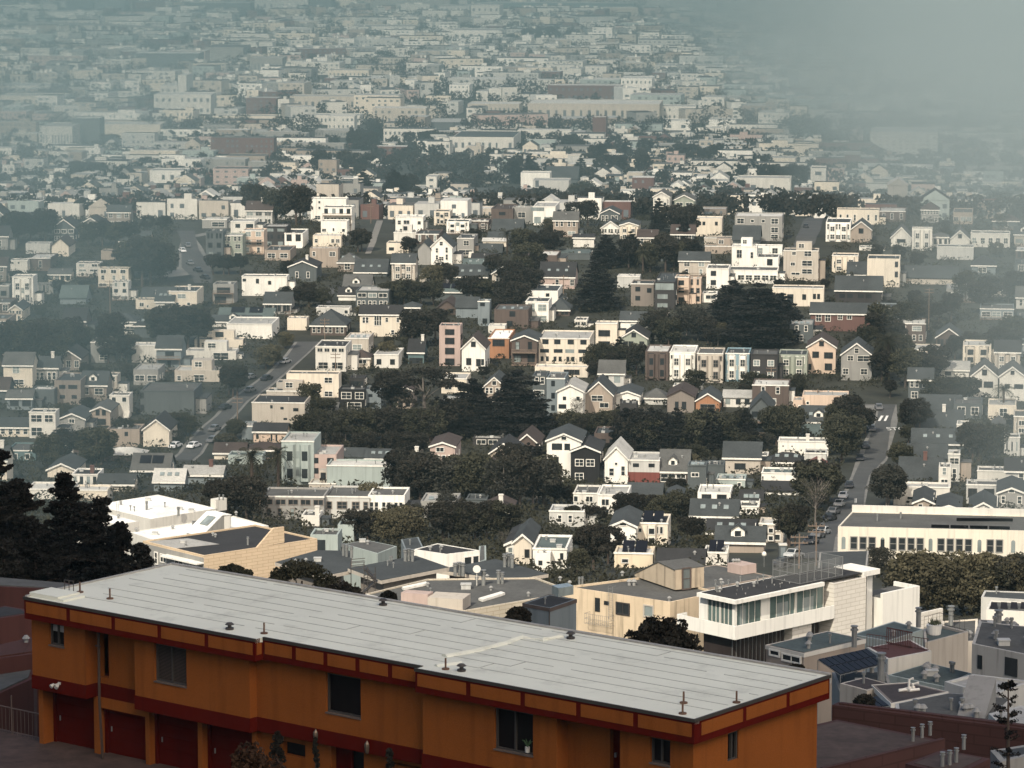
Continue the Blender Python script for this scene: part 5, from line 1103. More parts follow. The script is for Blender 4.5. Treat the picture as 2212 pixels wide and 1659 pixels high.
# wire cage round the roof terrace
x0 = mf('D', 1640, 290, MD * .5)[0]; x1 = ML + 3.5; b = MB()
for x, y0, y1 in ((x0, .8, MD - .7), (x1, .8, MD - .7)):
    for z in (.1, 1.0, 1.9): b.tube([(x, y0, z), (x, y1, z)], .03, 4)
for y in (.8, MD - .7):
    for z in (.1, 1.0, 1.9): b.tube([(x0, y, z), (x1, y, z)], .03, 4)
    for k in range(7): x = x0 + (x1 - x0) * k / 6; b.tube([(x, y, 0), (x, y, 1.95)], .035, 4)
    for k in range(60): x = x0 + (x1 - x0) * k / 60; b.tube([(x, y, 0), (x, y, 1.9)], .007, 3)
for k in range(40):
    y = .8 + (MD - 1.5) * k / 40
    for x in (x0, x1): b.tube([(x, y, 0), (x, y, 1.9)], .007, 3)
b.build('roof_fence', mat('dull_wire', (.16, .165, .16)), MW)

# ---------------------------------------------------------------- school behind the street trees
T, Q, z, RO = block('R', [(680, 1342), (1990, 1372), (1990, 1270), (775, 1240)], 520, 'cream', 'rgrey', 'long cream school with arched and barred windows and wide flat roof', name='school', cat='school', par=.25, mw=mat('cream_school_plaster', (.60, .56, .46), kind='wall', var=.08))
for i, x in enumerate((768, 830, 891, 1033, 1093, 1154, 1215, 1356, 1418, 1480, 1541, 1688, 1750)):
    y = 1412 + (x - 768) * .022; win_at(T, Q[0], Q[1], 'R', x, y, x + 38, y + 80, trim='grey', mull=True)
for x in (705, 968, 1292, 1622, 1850):
    y = 1415 + (x - 768) * .022; o = win_at(T, Q[0], Q[1], 'R', x, y + 10, x + 25, y + 80, frame=False, glass=GLASSL if x != 968 else GLASS, name='arched_window')
    b = MB(); w = o.data.vertices[1].co.x; b.extrude([(w * math.cos(a * math.pi / 8), -.04, o.data.vertices[4].co.z + .0 + w * math.sin(a * math.pi / 8)) for a in range(9)][::-1], (0, .05, 0)); link('arch_head', b.mesh('arch_head', GLASSL), o)
b = MB(); dr = (Q[1] - Q[0]).normalized(); n = Vector((dr.y, -dr.x, 0))
for x, y in ((945, 1305), (1103, 1290)): put_vent(RO, 'R', x, y, z - .1, 'flue', 1)
b = MB(); L_ = Q[3]; R__ = Q[2]; L_.z = R__.z = z; b.extrude([L_, R__, R__ + Vector((0, 0, 1.0)), L_ + Vector((0, 0, 1.0))], (0, .3, 0)); wbuild(b, 'rear_parapet', wm('offwhite'), T)
for i, (x0, x1, y) in enumerate(((1310, 1430, 1340), (1440, 1560, 1343), (1570, 1690, 1346), (1700, 1840, 1350), (1480, 1860, 1295))):
    b = MB(); b.extrude([on_z(*P('R', *q), z - .05 + h_) for q, h_ in (((x0, y + 10), 0), ((x1, y + 13), 0), ((x1, y - 5), .5), ((x0, y - 8), .5))][::-1], (0, 0, .08)); wbuild(b, 'solar_panel', SOLAR, RO)
T, Q, z, RO = block('C', [(985, 240), (1280, 232), (1270, 330), (975, 345)][::-1], 430, 'grey', 'rslate', 'low grey roofed garage in front of the school left end', name='garage', cat='garage', par=.1)
# ---------------------------------------------------------------- flat roofs at the lower right
T, Q, z, RO = block('C', [(890, 850), (1258, 765), (665, 800)], 262, 'tan', 'rteal', 'low house with green grey roof and tan end wall below the modern building', par=.05, fas='offwhite', vents=4,
    wins=[(3, 0, 692, 832, 745, 862), (3, 0, 768, 850, 870, 905)])
put_vent(RO, 'C', 1193, 810, z, 'flue', 1.6)
T, Q, z, RO = block('C', [(1400, 775), (1612, 705), (1432, 655), (1180, 735)], 285, 'ltteal', 'rteal', 'grey green low roof with large flue right of the modern building', par=.1, vents=1)
put_vent(RO, 'C', 1578, 690, z, 'flue', 1.6); put_vent(RO, 'C', 1520, 700, z, 'cap', 1.3)
T, Q, z, RO = block('C', [(1395, 884), (1657, 834), (1268, 812)], 245, 'offwhite', mat('maroon_decking', (.09, .04, .035), kind='wall', scale=2), 'white walled terrace with dark maroon timber deck and railing', par=.08)
b = MB()
def rail(b, reg, pts, z, h=1.0, st=.25, r=.02):
    w_ = [on_z(*P(reg, *p), z) for p in pts]
    for a, c in zip(w_, w_[1:]):
        L = (c - a).length
        for zz in (.1, h): b.tube([a + Vector((0, 0, zz)), c + Vector((0, 0, zz))], r * 1.6, 4)
        for k in range(int(L / st) + 1): p = a.lerp(c, min(1, k * st / L)); b.tube([p, p + Vector((0, 0, h))], r, 4)
rail(b, 'C', [(1268, 812), (1400, 830)], z); rail(b, 'C', [(1388, 790), (1540, 820)], z, 1.2, .16, .04); rail(b, 'C', [(1540, 820), (1640, 835)], z, .9)
wbuild(b, 'railing', mat('maroon_timber', (.08, .035, .03), kind='wall', scale=2), T)
T, Q, z, RO = block('C', [(1618, 785), (1878, 718), (1705, 675), (1608, 700)], 278, 'beige', 'rteal', 'beige walled roof terrace with wire railing and white planter', par=.3)
b = MB(); rail(b, 'C', [(1612, 700), (1705, 675), (1870, 716)], z, 1.0, .6, .015); wbuild(b, 'railing', DMETAL, T)
pl = on_z(*P('C', 1672, 732), z - .2); b = MB(); b.cyl(pl.x, pl.y, pl.z, pl.z + .8, .55, 14, r1=.65)
o = b.build('planter', wm('white')); tag(o, 'round white planter with a small shrub on the beige walled terrace', 'planter')
b = MB(); r_ = random.Random(5)
for k in range(60):
    a = r_.uniform(0, 6.28); e = r_.uniform(.1, .5); p = pl + Vector((e * math.cos(a), e * math.sin(a), .8)); b.poly([p, p + Vector((r_.uniform(-.2, .2), r_.uniform(-.2, .2), r_.uniform(.2, .6))), p + Vector((.1, .05, .1))])
o2 = b.build('shrub', mat('planter_leaf', (.06, .07, .04)), o)
T, Q, z, RO = block('C', [(2330, 878), (1900, 790), (1942, 655), (2360, 700)], 236, 'offwhite', 'rgrey', 'large off-white house with two tall dark windows at the right edge', par=.12, vents=9, mw=mat('offwhite_stucco', (.37, .355, .315), kind='stain', var=.08),
    wins=[(1, 0, 1934, 858, 1962, 945, nf), (1, 0, 2100, 872, 2172, 992, nf)])
T, Q, z, RO = block('C', [(1845, 1050), (2062, 1085), (2260, 1015), (1905, 972), (1735, 1018)], 228, 'lgrey', 'rlight', 'low pale parapet roof in front of the large off-white house', par=.25, vents=1)
T, Q, z, RO = block('C', [(1415, 1150), (1752, 1080), (1520, 1024), (1300, 1040)], 222, 'taupe', mat('brown_felt', (.055, .045, .042), kind='roof', var=.3), 'dark brown flat roof with white edge and a cluster of white pipes', par=.1, fas='offwhite')
b = MB(); p = on_z(*P('C', 1512, 1075), z)
for dx, dz, l in ((0, .2, 1.0), (.35, .5, .8), (-.35, .1, .7), (.1, .8, .6)): b.tube([p + Vector((dx, 0, -.2)), p + Vector((dx, 0, dz)), p + Vector((dx + l * .5, .1, dz + .05))], .09, 8)
for s in (-.3, .4): b.tube([p + Vector((s - .3, -.2, .1)), p + Vector((s + .4, .1, .1))], .1, 8)
wbuild(b, 'roof_pipes', wm('white'), RO)
T, Q, z, RO = block('C', [(1270, 1072), (1416, 1034), (1108, 1028)], 226, 'beige', mat('brown_felt2', (.05, .04, .038), kind='roof', var=.3), 'small beige walled box with dark brown roof right of the orange building', par=.08, vents=1)
put_vent(RO, 'C', 1353, 1010, z, 'flue', 1.8).name = 'flue_pipe'
T, Q, z, RO = block('C', [(1740, 1050), (1897, 968), (1640, 905), (1395, 978)], 240, 'ltteal', 'rteal', 'puddled green grey flat roof with pipes in the lower right', par=.06, vents=9)
T, Q, z, RO = block('C', [(1110, 1090), (1420, 1060), (1390, 960), (1060, 960)], 232, 'grey', 'rslate', 'dark flat roof beneath the solar array', par=.06, vents=6)
T, Q, z, RO = block('C', [(1450, 1230), (2000, 1260), (2150, 1120), (1760, 1085), (1440, 1150)], 205, 'lgrey', 'rgrey', 'grey roof courtyard above the dark maroon wall', par=.06, vents=10)
p_ = [on_z(*P('C', *q), z) for q in ((1810, 1225), (1975, 1245), (1975, 1140), (1880, 1130))]; b = MB(); b.extrude([p_[0], p_[1], p_[2] + Vector((0, 0, 1.6)), p_[3] + Vector((0, 0, 1.6))], (0, 0, -.3)); b.extrude([p_[0], p_[3], p_[3] + Vector((0, 0, 1.6))], (p_[1] - p_[0])); wbuild(b, 'sloped_bulkhead', wm('grey'), T)
T, Q, z, RO = block('C', [(2130, 1330), (2330, 1250), (2200, 1160), (2000, 1210)], 198, 'lgrey', 'rlight', 'pale roof step behind the slender dark tree at right edge', par=.1, vents=1)
T, Q, z, RO = block('C', [(1720, 655), (1935, 640), (1930, 775), (1720, 780)][::-1], 300, 'cream', 'rgrey', 'cream gabled party wall with white flue at the right', par=.2, vents=2)
put_vent(RO, 'C', 1773, 680, z, 'flue', 1.7)
T, Q, z, RO = block('C', [(1930, 770), (2220, 790), (2160, 655), (1940, 645)], 285, 'beige', 'rgrey', 'roof crowded with pipes and domes above the off-white house', par=.1, vents=14)
put_vent(RO, 'C', 2057, 735, z, 'flue', 2.0)
T, Q, z, RO = block('C', [(1985, 585), (2260, 600), (2260, 540), (2010, 530)], 330, 'offwhite', 'rgrey', 'white parapet roof with rows of solar panels at the right edge', par=.2)
for k in range(4):
    b = MB(); b.extrude([on_z(*P('C', *q), z - .1 + h_) for q, h_ in (((2010 + 60 * k, 580), 0), ((2055 + 60 * k, 583), 0), ((2050 + 60 * k, 545), .5), ((2015 + 60 * k, 543), .5))][::-1], (0, 0, .06)); wbuild(b, 'solar_panel', SOLAR, RO)
T, Q, z, RO = block('C', [(1955, 510), (2260, 530), (2260, 480), (1975, 470)], 350, 'lgrey', 'rslate', 'grey flat roof behind the row of solar panels at the right edge', par=.2, vents=1)
# tilted solar array
def panel_array(reg, q, y, nx, ny, label, dz):
    a, b_, c, d = [P(reg, *p) for p in q]; A = at_y(*a, y); B = on_z(*b_, A.z); C_ = on_z(*c, A.z + dz); D_ = on_z(*d, A.z + dz)
    T = thing('solar_array', label, 'solar panels', (A.x, A.y, gz(A.y)))
    off = -T.location; nrm = (B - A).cross(D_ - A).normalized()
    if nrm.z < 0: nrm = -nrm
    for i in range(nx):
        for j in range(ny):
            def pt(s, t): return (A.lerp(B, s)).lerp(D_.lerp(C_, s), t)
            g = .06; s0, s1, t0, t1 = (i + g) / nx, (i + 1 - g) / nx, (j + .03) / ny, (j + .97) / ny
            b = MB(); b.extrude([pt(s0, t0), pt(s1, t0), pt(s1, t1), pt(s0, t1)], nrm * .05); b.build('panel', SOLAR, T, off)
    b = MB(); b.extrude([A - nrm * .05, B - nrm * .05, C_ - nrm * .05, D_ - nrm * .05], nrm * .04)
    for p in (A, B, C_, D_, A.lerp(B, .5), D_.lerp(C_, .5)): b.tube([p, Vector((p.x, p.y, gz(p.y) + 2))], .04, 4)
    b.build('rack', METAL, T, off)
panel_array('C', [(1110, 978), (1385, 908), (1268, 822), (975, 885)], 232, 8, 2, 'sloping array of dark solar panels beside the maroon deck', .45)
panel_array('C', [(1290, 1180), (1405, 1165), (1330, 1108), (1215, 1130)], 208, 3, 1, 'small tilted solar array below the beige walled box', .2)
# dark maroon wall and the lower roof with red fascia, right of the orange building
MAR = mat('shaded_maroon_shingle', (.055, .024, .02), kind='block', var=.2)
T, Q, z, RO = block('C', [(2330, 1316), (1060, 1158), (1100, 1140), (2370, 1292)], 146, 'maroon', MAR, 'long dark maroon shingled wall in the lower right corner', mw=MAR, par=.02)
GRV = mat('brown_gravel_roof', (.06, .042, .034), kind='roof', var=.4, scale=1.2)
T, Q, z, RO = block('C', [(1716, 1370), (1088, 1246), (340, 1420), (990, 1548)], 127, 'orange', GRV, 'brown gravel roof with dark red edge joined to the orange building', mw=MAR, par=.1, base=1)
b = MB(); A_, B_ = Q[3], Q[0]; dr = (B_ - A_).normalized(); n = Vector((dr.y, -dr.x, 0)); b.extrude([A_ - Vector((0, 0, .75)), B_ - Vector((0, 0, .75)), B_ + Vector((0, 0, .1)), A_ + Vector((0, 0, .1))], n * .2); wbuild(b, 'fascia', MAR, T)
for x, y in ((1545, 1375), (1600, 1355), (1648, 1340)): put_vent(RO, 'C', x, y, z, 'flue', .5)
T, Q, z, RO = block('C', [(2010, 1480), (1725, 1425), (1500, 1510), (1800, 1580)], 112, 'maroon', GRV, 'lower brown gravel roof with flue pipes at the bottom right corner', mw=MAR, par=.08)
for x, y in ((1722, 1530), (1765, 1520), (1805, 1505), (1850, 1425)): put_vent(RO, 'C', x, y, z, 'flue', .48)
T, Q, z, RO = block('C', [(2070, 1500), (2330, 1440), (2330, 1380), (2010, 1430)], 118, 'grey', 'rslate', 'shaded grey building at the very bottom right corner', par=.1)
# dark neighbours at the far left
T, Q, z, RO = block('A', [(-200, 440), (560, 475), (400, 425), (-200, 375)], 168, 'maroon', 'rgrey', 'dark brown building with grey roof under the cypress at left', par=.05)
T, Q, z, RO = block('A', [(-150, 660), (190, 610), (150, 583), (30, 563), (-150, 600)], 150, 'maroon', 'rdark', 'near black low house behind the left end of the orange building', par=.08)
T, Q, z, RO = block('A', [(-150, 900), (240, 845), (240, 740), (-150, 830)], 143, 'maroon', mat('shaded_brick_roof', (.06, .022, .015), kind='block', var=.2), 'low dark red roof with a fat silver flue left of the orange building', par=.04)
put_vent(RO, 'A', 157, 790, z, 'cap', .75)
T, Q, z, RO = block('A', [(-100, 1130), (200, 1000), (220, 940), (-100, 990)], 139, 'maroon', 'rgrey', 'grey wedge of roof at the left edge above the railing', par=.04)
# ---------------------------------------------------------------- far landmarks on the flat city, in the haze
FARB = '''
a 255 435 735 760 900 flat offwhite rlight 1x10 -|white hotel block with tall window strips at the left
a 435 600 700 712 885 flat slate rpale - -|dark shaded block directly right of the white hotel
a 600 960 730 748 830 flat cream rpale - -|long blank cream warehouse right of the white hotel
a 925 1265 555 570 690 flat offwhite rpale 2x9 -|white terraced building at foot of the tower with a cap
a 1070 1120 440 455 625 flat offwhite rpale - -|slender white tower with overhanging cap
a 1050 1145 420 430 470 flat offwhite rpale - -|capped head block of the slender white tower
a 960 1065 500 515 570 flat offwhite rpale 1x3 -|white upper terrace left of the slender tower
a 750 1060 425 440 475 flat cream rpale 1x8 -|low white arcaded hall beyond the slender tower
a 1450 1535 248 256 330 flat offwhite rlight 1x4 -|left group of pale ribbed silos
a 1555 1635 248 256 330 flat offwhite rlight 1x4 -|right group of pale ribbed silos
a 1500 1695 340 350 445 flat grey rlight 1x9 -|building with crossed pale braces below the silos
a 360 415 305 312 385 flat offwhite rlight 1x3 -|small white ribbed block on the left flats
a 415 500 300 310 385 flat grey rlight - -|grey block with pale edge beside the ribbed block
a 0 400 560 575 640 flat cream rlight 1x12 -|long cream warehouse at the left edge
a 0 340 500 516 560 flat offwhite rlight 1x6 -|upper cream warehouse at the left edge
a 1740 2212 570 582 670 flat beige rlight 1x12 -|long beige hall with deep white cornice
a 1270 1650 688 698 740 flat cream rlight 1x14 -|low cream colonnaded block left of centre
a 1870 2160 680 692 750 flat offwhite rlight 1x12 -|white factory with small windows below the long beige hall
a 1890 2150 770 782 825 flat grey rlight 1x14 -|grey pillared hall below the white factory
a 1360 1590 925 940 1010 flat tan rgrey 1x5 -|tan school-like block on the left flats
a 1280 1490 1000 1015 1110 flat pink rgrey 3x4 -|pinkish brick apartment block with balconies
a 900 1115 1010 1025 1100 flat white rlight 1x4 -|white block with dark square openings in the left flats
a 1970 2212 415 425 470 flat cream rlight 1x10 -|pale hall with ribbon windows above the centre left
a 1960 2212 455 468 495 flat white rlight - -|thin white roofed shed in front of the pale hall
a 60 145 305 315 350 flat offwhite rlight 1x4 -|small white block beside the left freeway end
a 800 1190 310 322 420 flat slate rpale - -|wide dark warehouse under the freeway
a 1230 1460 255 285 380 flat grey rgrey - -|grey warehouse left of the silos
b 750 1115 770 825 915 flat offwhite rslate 1x9 -|apartment block with dark attic and white piers at centre
b 1200 1990 600 625 735 flat beige rpale 1x16 -|very long beige depot with rooftop plant
b 1320 1765 505 515 605 flat brick rpale 2x12 -|dark brick factory behind the long beige depot
b 1760 1945 460 475 600 flat white rpale 3x7 -|white multi storey block right of the brick factory
b 1700 1890 435 445 500 flat offwhite rpale 1x8 -|pale upper block behind the white multi storey
b 1590 1670 700 708 860 flat brick rpale - -|tall dull red tower slab above the dark trees
b 270 590 640 652 740 flat beige rpale 2x8 -|beige block with two floors of small windows
b 0 160 690 700 780 flat offwhite rpale 2x6 -|white commercial block left of the beige two floor block
b 465 575 475 485 545 flat white rpale 2x4 -|small bright white cube block in the middle flats
b 0 455 455 468 495 flat white rpale 1x10 -|long thin white roofed hall at centre left
b 730 850 500 512 590 flat white rpale 3x5 -|white stepped office left of the yard
b 840 1150 610 625 690 flat beige rpale 1x12 -|long low beige hall left of the depot
b 600 805 710 735 780 flat slate rlight - -|dark shed with bright white roof line
b 135 525 145 160 210 flat offwhite rlight 1x14 -|pale long block in the far haze at top centre left
b 860 1030 20 35 130 flat offwhite rlight 2x5 -|pair of pale office blocks near the top edge, larger
b 670 850 25 40 110 flat lgrey rlight 2x6 -|pair of pale office blocks near the top edge, smaller
b 740 1030 165 185 245 flat white rlight 1x6 -|white sheds shining in the far haze
b 1115 1210 245 252 305 flat white rlight - -|lone bright white cube in the far haze
b 1350 1480 385 395 470 flat offwhite rlight 2x4 -|cream market building with round openings
b 1980 2212 630 640 720 flat offwhite rlight 2x8 -|white ribbon window block left of the fogged hotel
b 2010 2175 725 735 785 flat white rlight 1x2 -|white frame building below the ribbon window block
c 1290 1690 765 795 925 flat offwhite rlight 6x10 -|large pale hotel slab with a grid of windows in the fog
c 50 200 715 728 780 flat white rlight 1x3 -|low white fronted block with dark panel near the fog
c 320 480 710 722 765 flat white rlight 1x3 -|low white block right of the arched roof near the fog
c 0 450 385 398 450 flat offwhite rlight 1x12 -|long pale hall under the fogged hill
c 290 600 575 590 640 flat beige rlight 1x10 -|beige slab sinking into the fog
c 690 840 935 950 1000 flat cream rlight - -|cream block fading at the fog edge
c 930 1020 995 1005 1085 flat white rlight =.5,.6,.3,.2;.5,.15,.3,.2 -|white tower house with two square windows by the fog
c 430 800 1060 1080 1115 flat white rlight - -|white ornate villa front at the fog edge
'''
for ln in FARB.strip().split('\n'):  # slate slab beside the white hotel is its shaded side, painted dark
    a, lab = ln.split('|'); f = a.split()
    nm = 'tower' if 'tower' in lab and 'foot' not in lab and 'left of' not in lab else ('warehouse' if 'warehouse' in lab or 'hall' in lab else 'block_building')
    house(f[0], *map(float, f[1:6]), *f[6:9], f[9], f[10], lab, name=nm, cat='building', dmax=60)
# glassy towers cut by the top edge
for i, (x0, x1, yb, c, lab) in enumerate(((400, 560, 185, 'slate', 'broad hazy dark tower at the top left, left one of a pair'), (570, 745, 180, 'bluegrey', 'broad hazy dark tower at the top left, right one of a pair'), (1530, 1850, 180, 'lgrey', 'wide hazy pale slab with ribbon floors at the top edge'), (1860, 1990, 170, 'slate', 'narrow dark hazy tower right of the pale slab'),
        (1110, 1500, 190, 'slate', 'wide dark teal hangar in the haze at top left of centre'), (2250, 2700, 190, 'grey', 'broad grey tower group at the top edge, centre left'), (2850, 3800, 100, 'teal', 'long dark teal building along the top edge at centre'), (3900, 4300, 70, 'lgrey', 'pale tower at the top edge right of centre'))):
    house('a', x0, x1, -150, -110 if i not in (4, 6) else 20, yb, 'flat', c, 'rlight', '-' if i in (4, 6) else '%dx%d' % (5, 8), '-', lab, name='tower', cat='tower', dmax=50, dist=5200)
# elevated freeway on piers
pts = [hit(*P('a', x, y)) for x, y in ((-200, 215), (300, 225), (700, 240), (1000, 260), (1200, 285))]
FW = thing('elevated_freeway', 'elevated freeway deck on white piers crossing the upper left haze', 'freeway', (pts[2].x, pts[2].y, gz(pts[2].y)))
b = MB(); zz = gz(pts[2].y) + 17
for p, q in zip(pts, pts[1:]): b.extrude([(p.x, p.y - 7, zz), (q.x, q.y - 7, zz), (q.x, q.y - 7, zz + 2.2), (p.x, p.y - 7, zz + 2.2)], (0, 14, 0))
wbuild(b, 'deck', wm('grey'), FW)
for x in (-50, 80, 200, 325, 440, 525, 580, 635, 680, 760, 890, 1010, 1110):
    p = hit(*P('a', x, 250)); b = MB(); b.box(p.x - 1.6, p.x + 1.6, pts[2].y - 3, pts[2].y + 3, gz(p.y) - 2, zz + .1); wbuild(b, 'pier', wm('offwhite'), FW)
# ---------------------------------------------------------------- the rest of the flat city: thousands of buildings
def occupied(x, y, r):
    for l in LAND:
        if len(l) > 5 and l[2] > 1250 and abs(l[5].x + l[7] / 2 - x) < l[7] / 2 + r and -r < y - l[2] < l[9] * 0 + l[8] + r: return True
        if l[2] > 1250 and y < l[2] and l[2] - y < (130 if l[2] < 2400 else 90) and abs(l[5].x + l[7] / 2 - x) < l[7] / 2 + 3: return True
    return False
cm = [wm('white'), wm('offwhite'), wm('cream'), wm('beige'), wm('tan'), wm('lgrey'), wm('grey'), wm('pink'), wm('brick'), wm('ltteal'), rm('rlight'), rm('rpale'), rm('rgrey'), rm('rslate'), rm('rdark'), GLASSF]
cb = MB(); cr = random.Random(11)
def ang(y): return R_(9 if y < 2700 else -14)
def cbox(x, y, w, d, h, wall, roof, a, gable=False, win=True):
    ca, sa = math.cos(a), math.sin(a)
    def tr(px_, py_, pz): return (x + px_ * ca + py_ * sa, y - px_ * sa + py_ * ca, pz)
    z0 = gz(y) - 3; z1 = gz(y) + h
    def bx(x0, x1, y0, y1, za, zb, mt, mtop):
        v = [tr(*q) for q in ((x0, y0, za), (x1, y0, za), (x1, y1, za), (x0, y1, za), (x0, y0, zb), (x1, y0, zb), (x1, y1, zb), (x0, y1, zb))]; i = len(cb.v); cb.v += v
        for q, mm in (((4, 5, 6, 7), mtop), ((0, 1, 5, 4), mt), ((1, 2, 6, 5), mt), ((2, 3, 7, 6), mt), ((3, 0, 4, 7), mt)): cb.f.append(tuple(i + k for k in q)); cb.m.append(mm)
    bx(-w / 2, w / 2, 0, d, z0, z1, wall, roof)
    if gable:
        g = w * .35; v = [tr(*q) for q in ((-w / 2 - .3, -.2, z1), (w / 2 + .3, -.2, z1), (0, -.2, z1 + g), (-w / 2 - .3, d, z1), (w / 2 + .3, d, z1), (0, d, z1 + g))]; i = len(cb.v); cb.v += v
        for q, mm in (((0, 1, 2), wall), ((1, 4, 5, 2), roof), ((0, 2, 5, 3), roof), ((4, 3, 5), wall)): cb.f.append(tuple(i + k for k in q)); cb.m.append(mm)
    elif y < 2900:
        if cr.random() < .5: bx(-w / 2, w / 2, 0, .3, z1, z1 + .5, wall, wall)
        if cr.random() < .35: q = cr.uniform(-.3, .2) * w; bx(q, q + w * .25, d * .4, d * .6, z1, z1 + 2.2, wall, roof)
    else:
        for _ in range(cr.randint(0, 3)): q = cr.uniform(-.45, .3) * w; e = cr.uniform(.1, .7) * d; bx(q, q + w * .12, e, e + d * .15, z1, z1 + 2.5, cr.choice([0, 1, 6]), 10)
    if win:
        fl = max(1, int(h / 3.3)); n = max(1, int(w / (3.2 if y < 2700 else 5.0)))
        for i in range(fl):
            for j in range(n):
                if cr.random() < .35: continue
                cx = -w / 2 + (j + .5) * w / n; ww = w / n * cr.uniform(.3, .55); zb = gz(y) + .9 + i * (h - .6) / fl; zt = zb + (h / fl) * .45
                v = [tr(*q) for q in ((cx - ww / 2, -.06, zb), (cx + ww / 2, -.06, zb), (cx + ww / 2, -.06, zt), (cx - ww / 2, -.06, zt))]; k = len(cb.v); cb.v += v; cb.f.append((k, k + 1, k + 2, k + 3)); cb.m.append(15)
WALLS = [0, 0, 1, 1, 1, 2, 2, 3, 3, 4, 5, 5, 6, 6, 7, 8, 9]; ROOFS = [10, 11, 12, 12, 13, 13, 14, 10]
TREEPTS = []
y = 1330.0
while y < 2650:
    half = .155 * y; x = -half
    dep = 13 if y < 1900 else 15
    while x < half:
        w = cr.uniform(7.5, 13) if y < 2100 or cr.random() < .7 else cr.uniform(16, 45)
        if int((x + 900 + y * .16) / 95) % 4 == 0 and cr.random() < .85: x += 14; continue
        yy_ = y + cr.uniform(-3, 3) - x * .05
        right_fog = x > .03 * y and y < 1650
        if (right_fog and cr.random() < .3) or (x > -.02 * y and y < 1500 and cr.random() < .3) or cr.random() < .16:
            TREEPTS.append((x + w / 2, yy_)); x += w; continue
        if not occupied(x + w / 2, yy_, w * .5 + 2):
            hh = cr.uniform(4.5, 8) if w < 14 else cr.uniform(5, 10)
            if cr.random() < .03: hh *= 1.7
            cbox(x + w / 2, yy_, w * .95, dep * cr.uniform(.7, 1.1), hh, cr.choice(WALLS), cr.choice(ROOFS), R_(6), gable=(w < 12 and cr.random() < .10))
        x += w + (0 if cr.random() < .8 else 3)
    for _ in range(int(half / 8)): TREEPTS.append((cr.uniform(-half, half), y + dep + cr.uniform(2, 9)))
    y += dep + cr.uniform(9, 15)
while y < 7400:
    half = .158 * y; x = -half
    while x < half:
        w = cr.uniform(10, 26) if cr.random() < .7 else cr.uniform(25, 65)
        if cr.random() < .12: x += w * .5; continue
        yy_ = y + cr.uniform(-8, 8)
        if not occupied(x + w / 2, yy_, w * .5 + 3):
            big = cr.random() < .004
            hh = cr.uniform(6, 17) if not big else cr.uniform(16, 28)
            cbox(x + w / 2, yy_, (w if not big else min(w, 30)) * .93, cr.uniform(18, 32) * (1 if y < 4500 else 1.8), hh, cr.choice(WALLS), cr.choice(ROOFS), R_(cr.choice([-14, 9, 9])), win=y < 4600)
        x += w + cr.choice([0, 4, 12])
    for _ in range(int(half / 9)): TREEPTS.append((cr.uniform(-half, half), y + cr.uniform(-25, 25)))
    y += cr.uniform(46, 66) * (1 if y < 4500 else 1.9)
me = bpy.data.meshes.new('city'); me.from_pydata(cb.v, [], cb.f)
for q in cm: me.materials.append(q)
me.polygons.foreach_set('material_index', cb.m); me.update()
o = link('city_buildings', me); o['kind'] = 'stuff'; tag(o, 'countless small pale buildings of the flat city fading into haze', 'buildings')
print('city faces', len(cb.f), 'tree pts', len(TREEPTS))

# ---------------------------------------------------------------- trees
LEAF = {}
for nm, c in (('leaf_dark', (.018, .016, .0115)), ('leaf_green', (.031, .030, .018)), ('leaf_olive', (.056, .050, .029)), ('leaf_conifer', (.0095, .009, .0075)), ('leaf_grey', (.030, .029, .022))):
    LEAF[nm] = mat(nm, c, kind='leaf', rough=.8, var=.35, scale=.5, spec=.15)
def leafmesh(name, clumps, per, size, material, seed, flat=.0, drop_=0):
    """clumps: array of (x,y,z,rx,rz) leaf masses -> many small crossed faces"""
    g = np.random.default_rng(seed); C = np.array(clumps, float); n = len(C) * per
    c = np.repeat(C, per, 0); d = g.normal(size=(n, 3)); d /= np.linalg.norm(d, axis=1)[:, None]
    rad = g.uniform(.55, 1.0, (n, 1)) ** .6
    p = c[:, :3] + d * rad * np.stack([c[:, 3], c[:, 3], c[:, 4]], 1)
    t = g.normal(size=(n, 3)); t[:, 2] *= (1 - flat); t /= np.linalg.norm(t, axis=1)[:, None] + 1e-6
    s = g.normal(size=(n, 3)); s[:, 2] *= (1 - flat); s -= (s * t).sum(1)[:, None] * t; s /= np.linalg.norm(s, axis=1)[:, None] + 1e-6
    L = size * g.uniform(.6, 1.5, (n, 1)); wd = L * .55
    q = np.stack([p - t * L, p - s * wd, p + t * L, p + s * wd], 1).reshape(-1, 3)
    me = bpy.data.meshes.new(name); me.vertices.add(len(q)); me.vertices.foreach_set('co', q.ravel().astype('f'))
    me.loops.add(4 * n); me.loops.foreach_set('vertex_index', np.arange(4 * n, dtype='i'))
    me.polygons.add(n); me.polygons.foreach_set('loop_start', np.arange(0, 4 * n, 4, dtype='i'))
    me.update(calc_edges=True); me.materials.append(material); return me
def crown_round(seed, H=10, Wd=8, base=.28, n=46, flatt=1.):
    g = random.Random(seed); out = []
    hb = H * base; ch = H - hb
    while len(out) < n:
        x, y_, z = (g.uniform(-1, 1) for _ in range(3)); r = math.sqrt(x * x + y_ * y_ + z * z)
        if r > 1 or r < .45: continue
        out.append((x * Wd * .4, y_ * Wd * .4, hb + ch * .5 + z * ch * .42, Wd * g.uniform(.08, .17), Wd * g.uniform(.07, .13)))
    return out
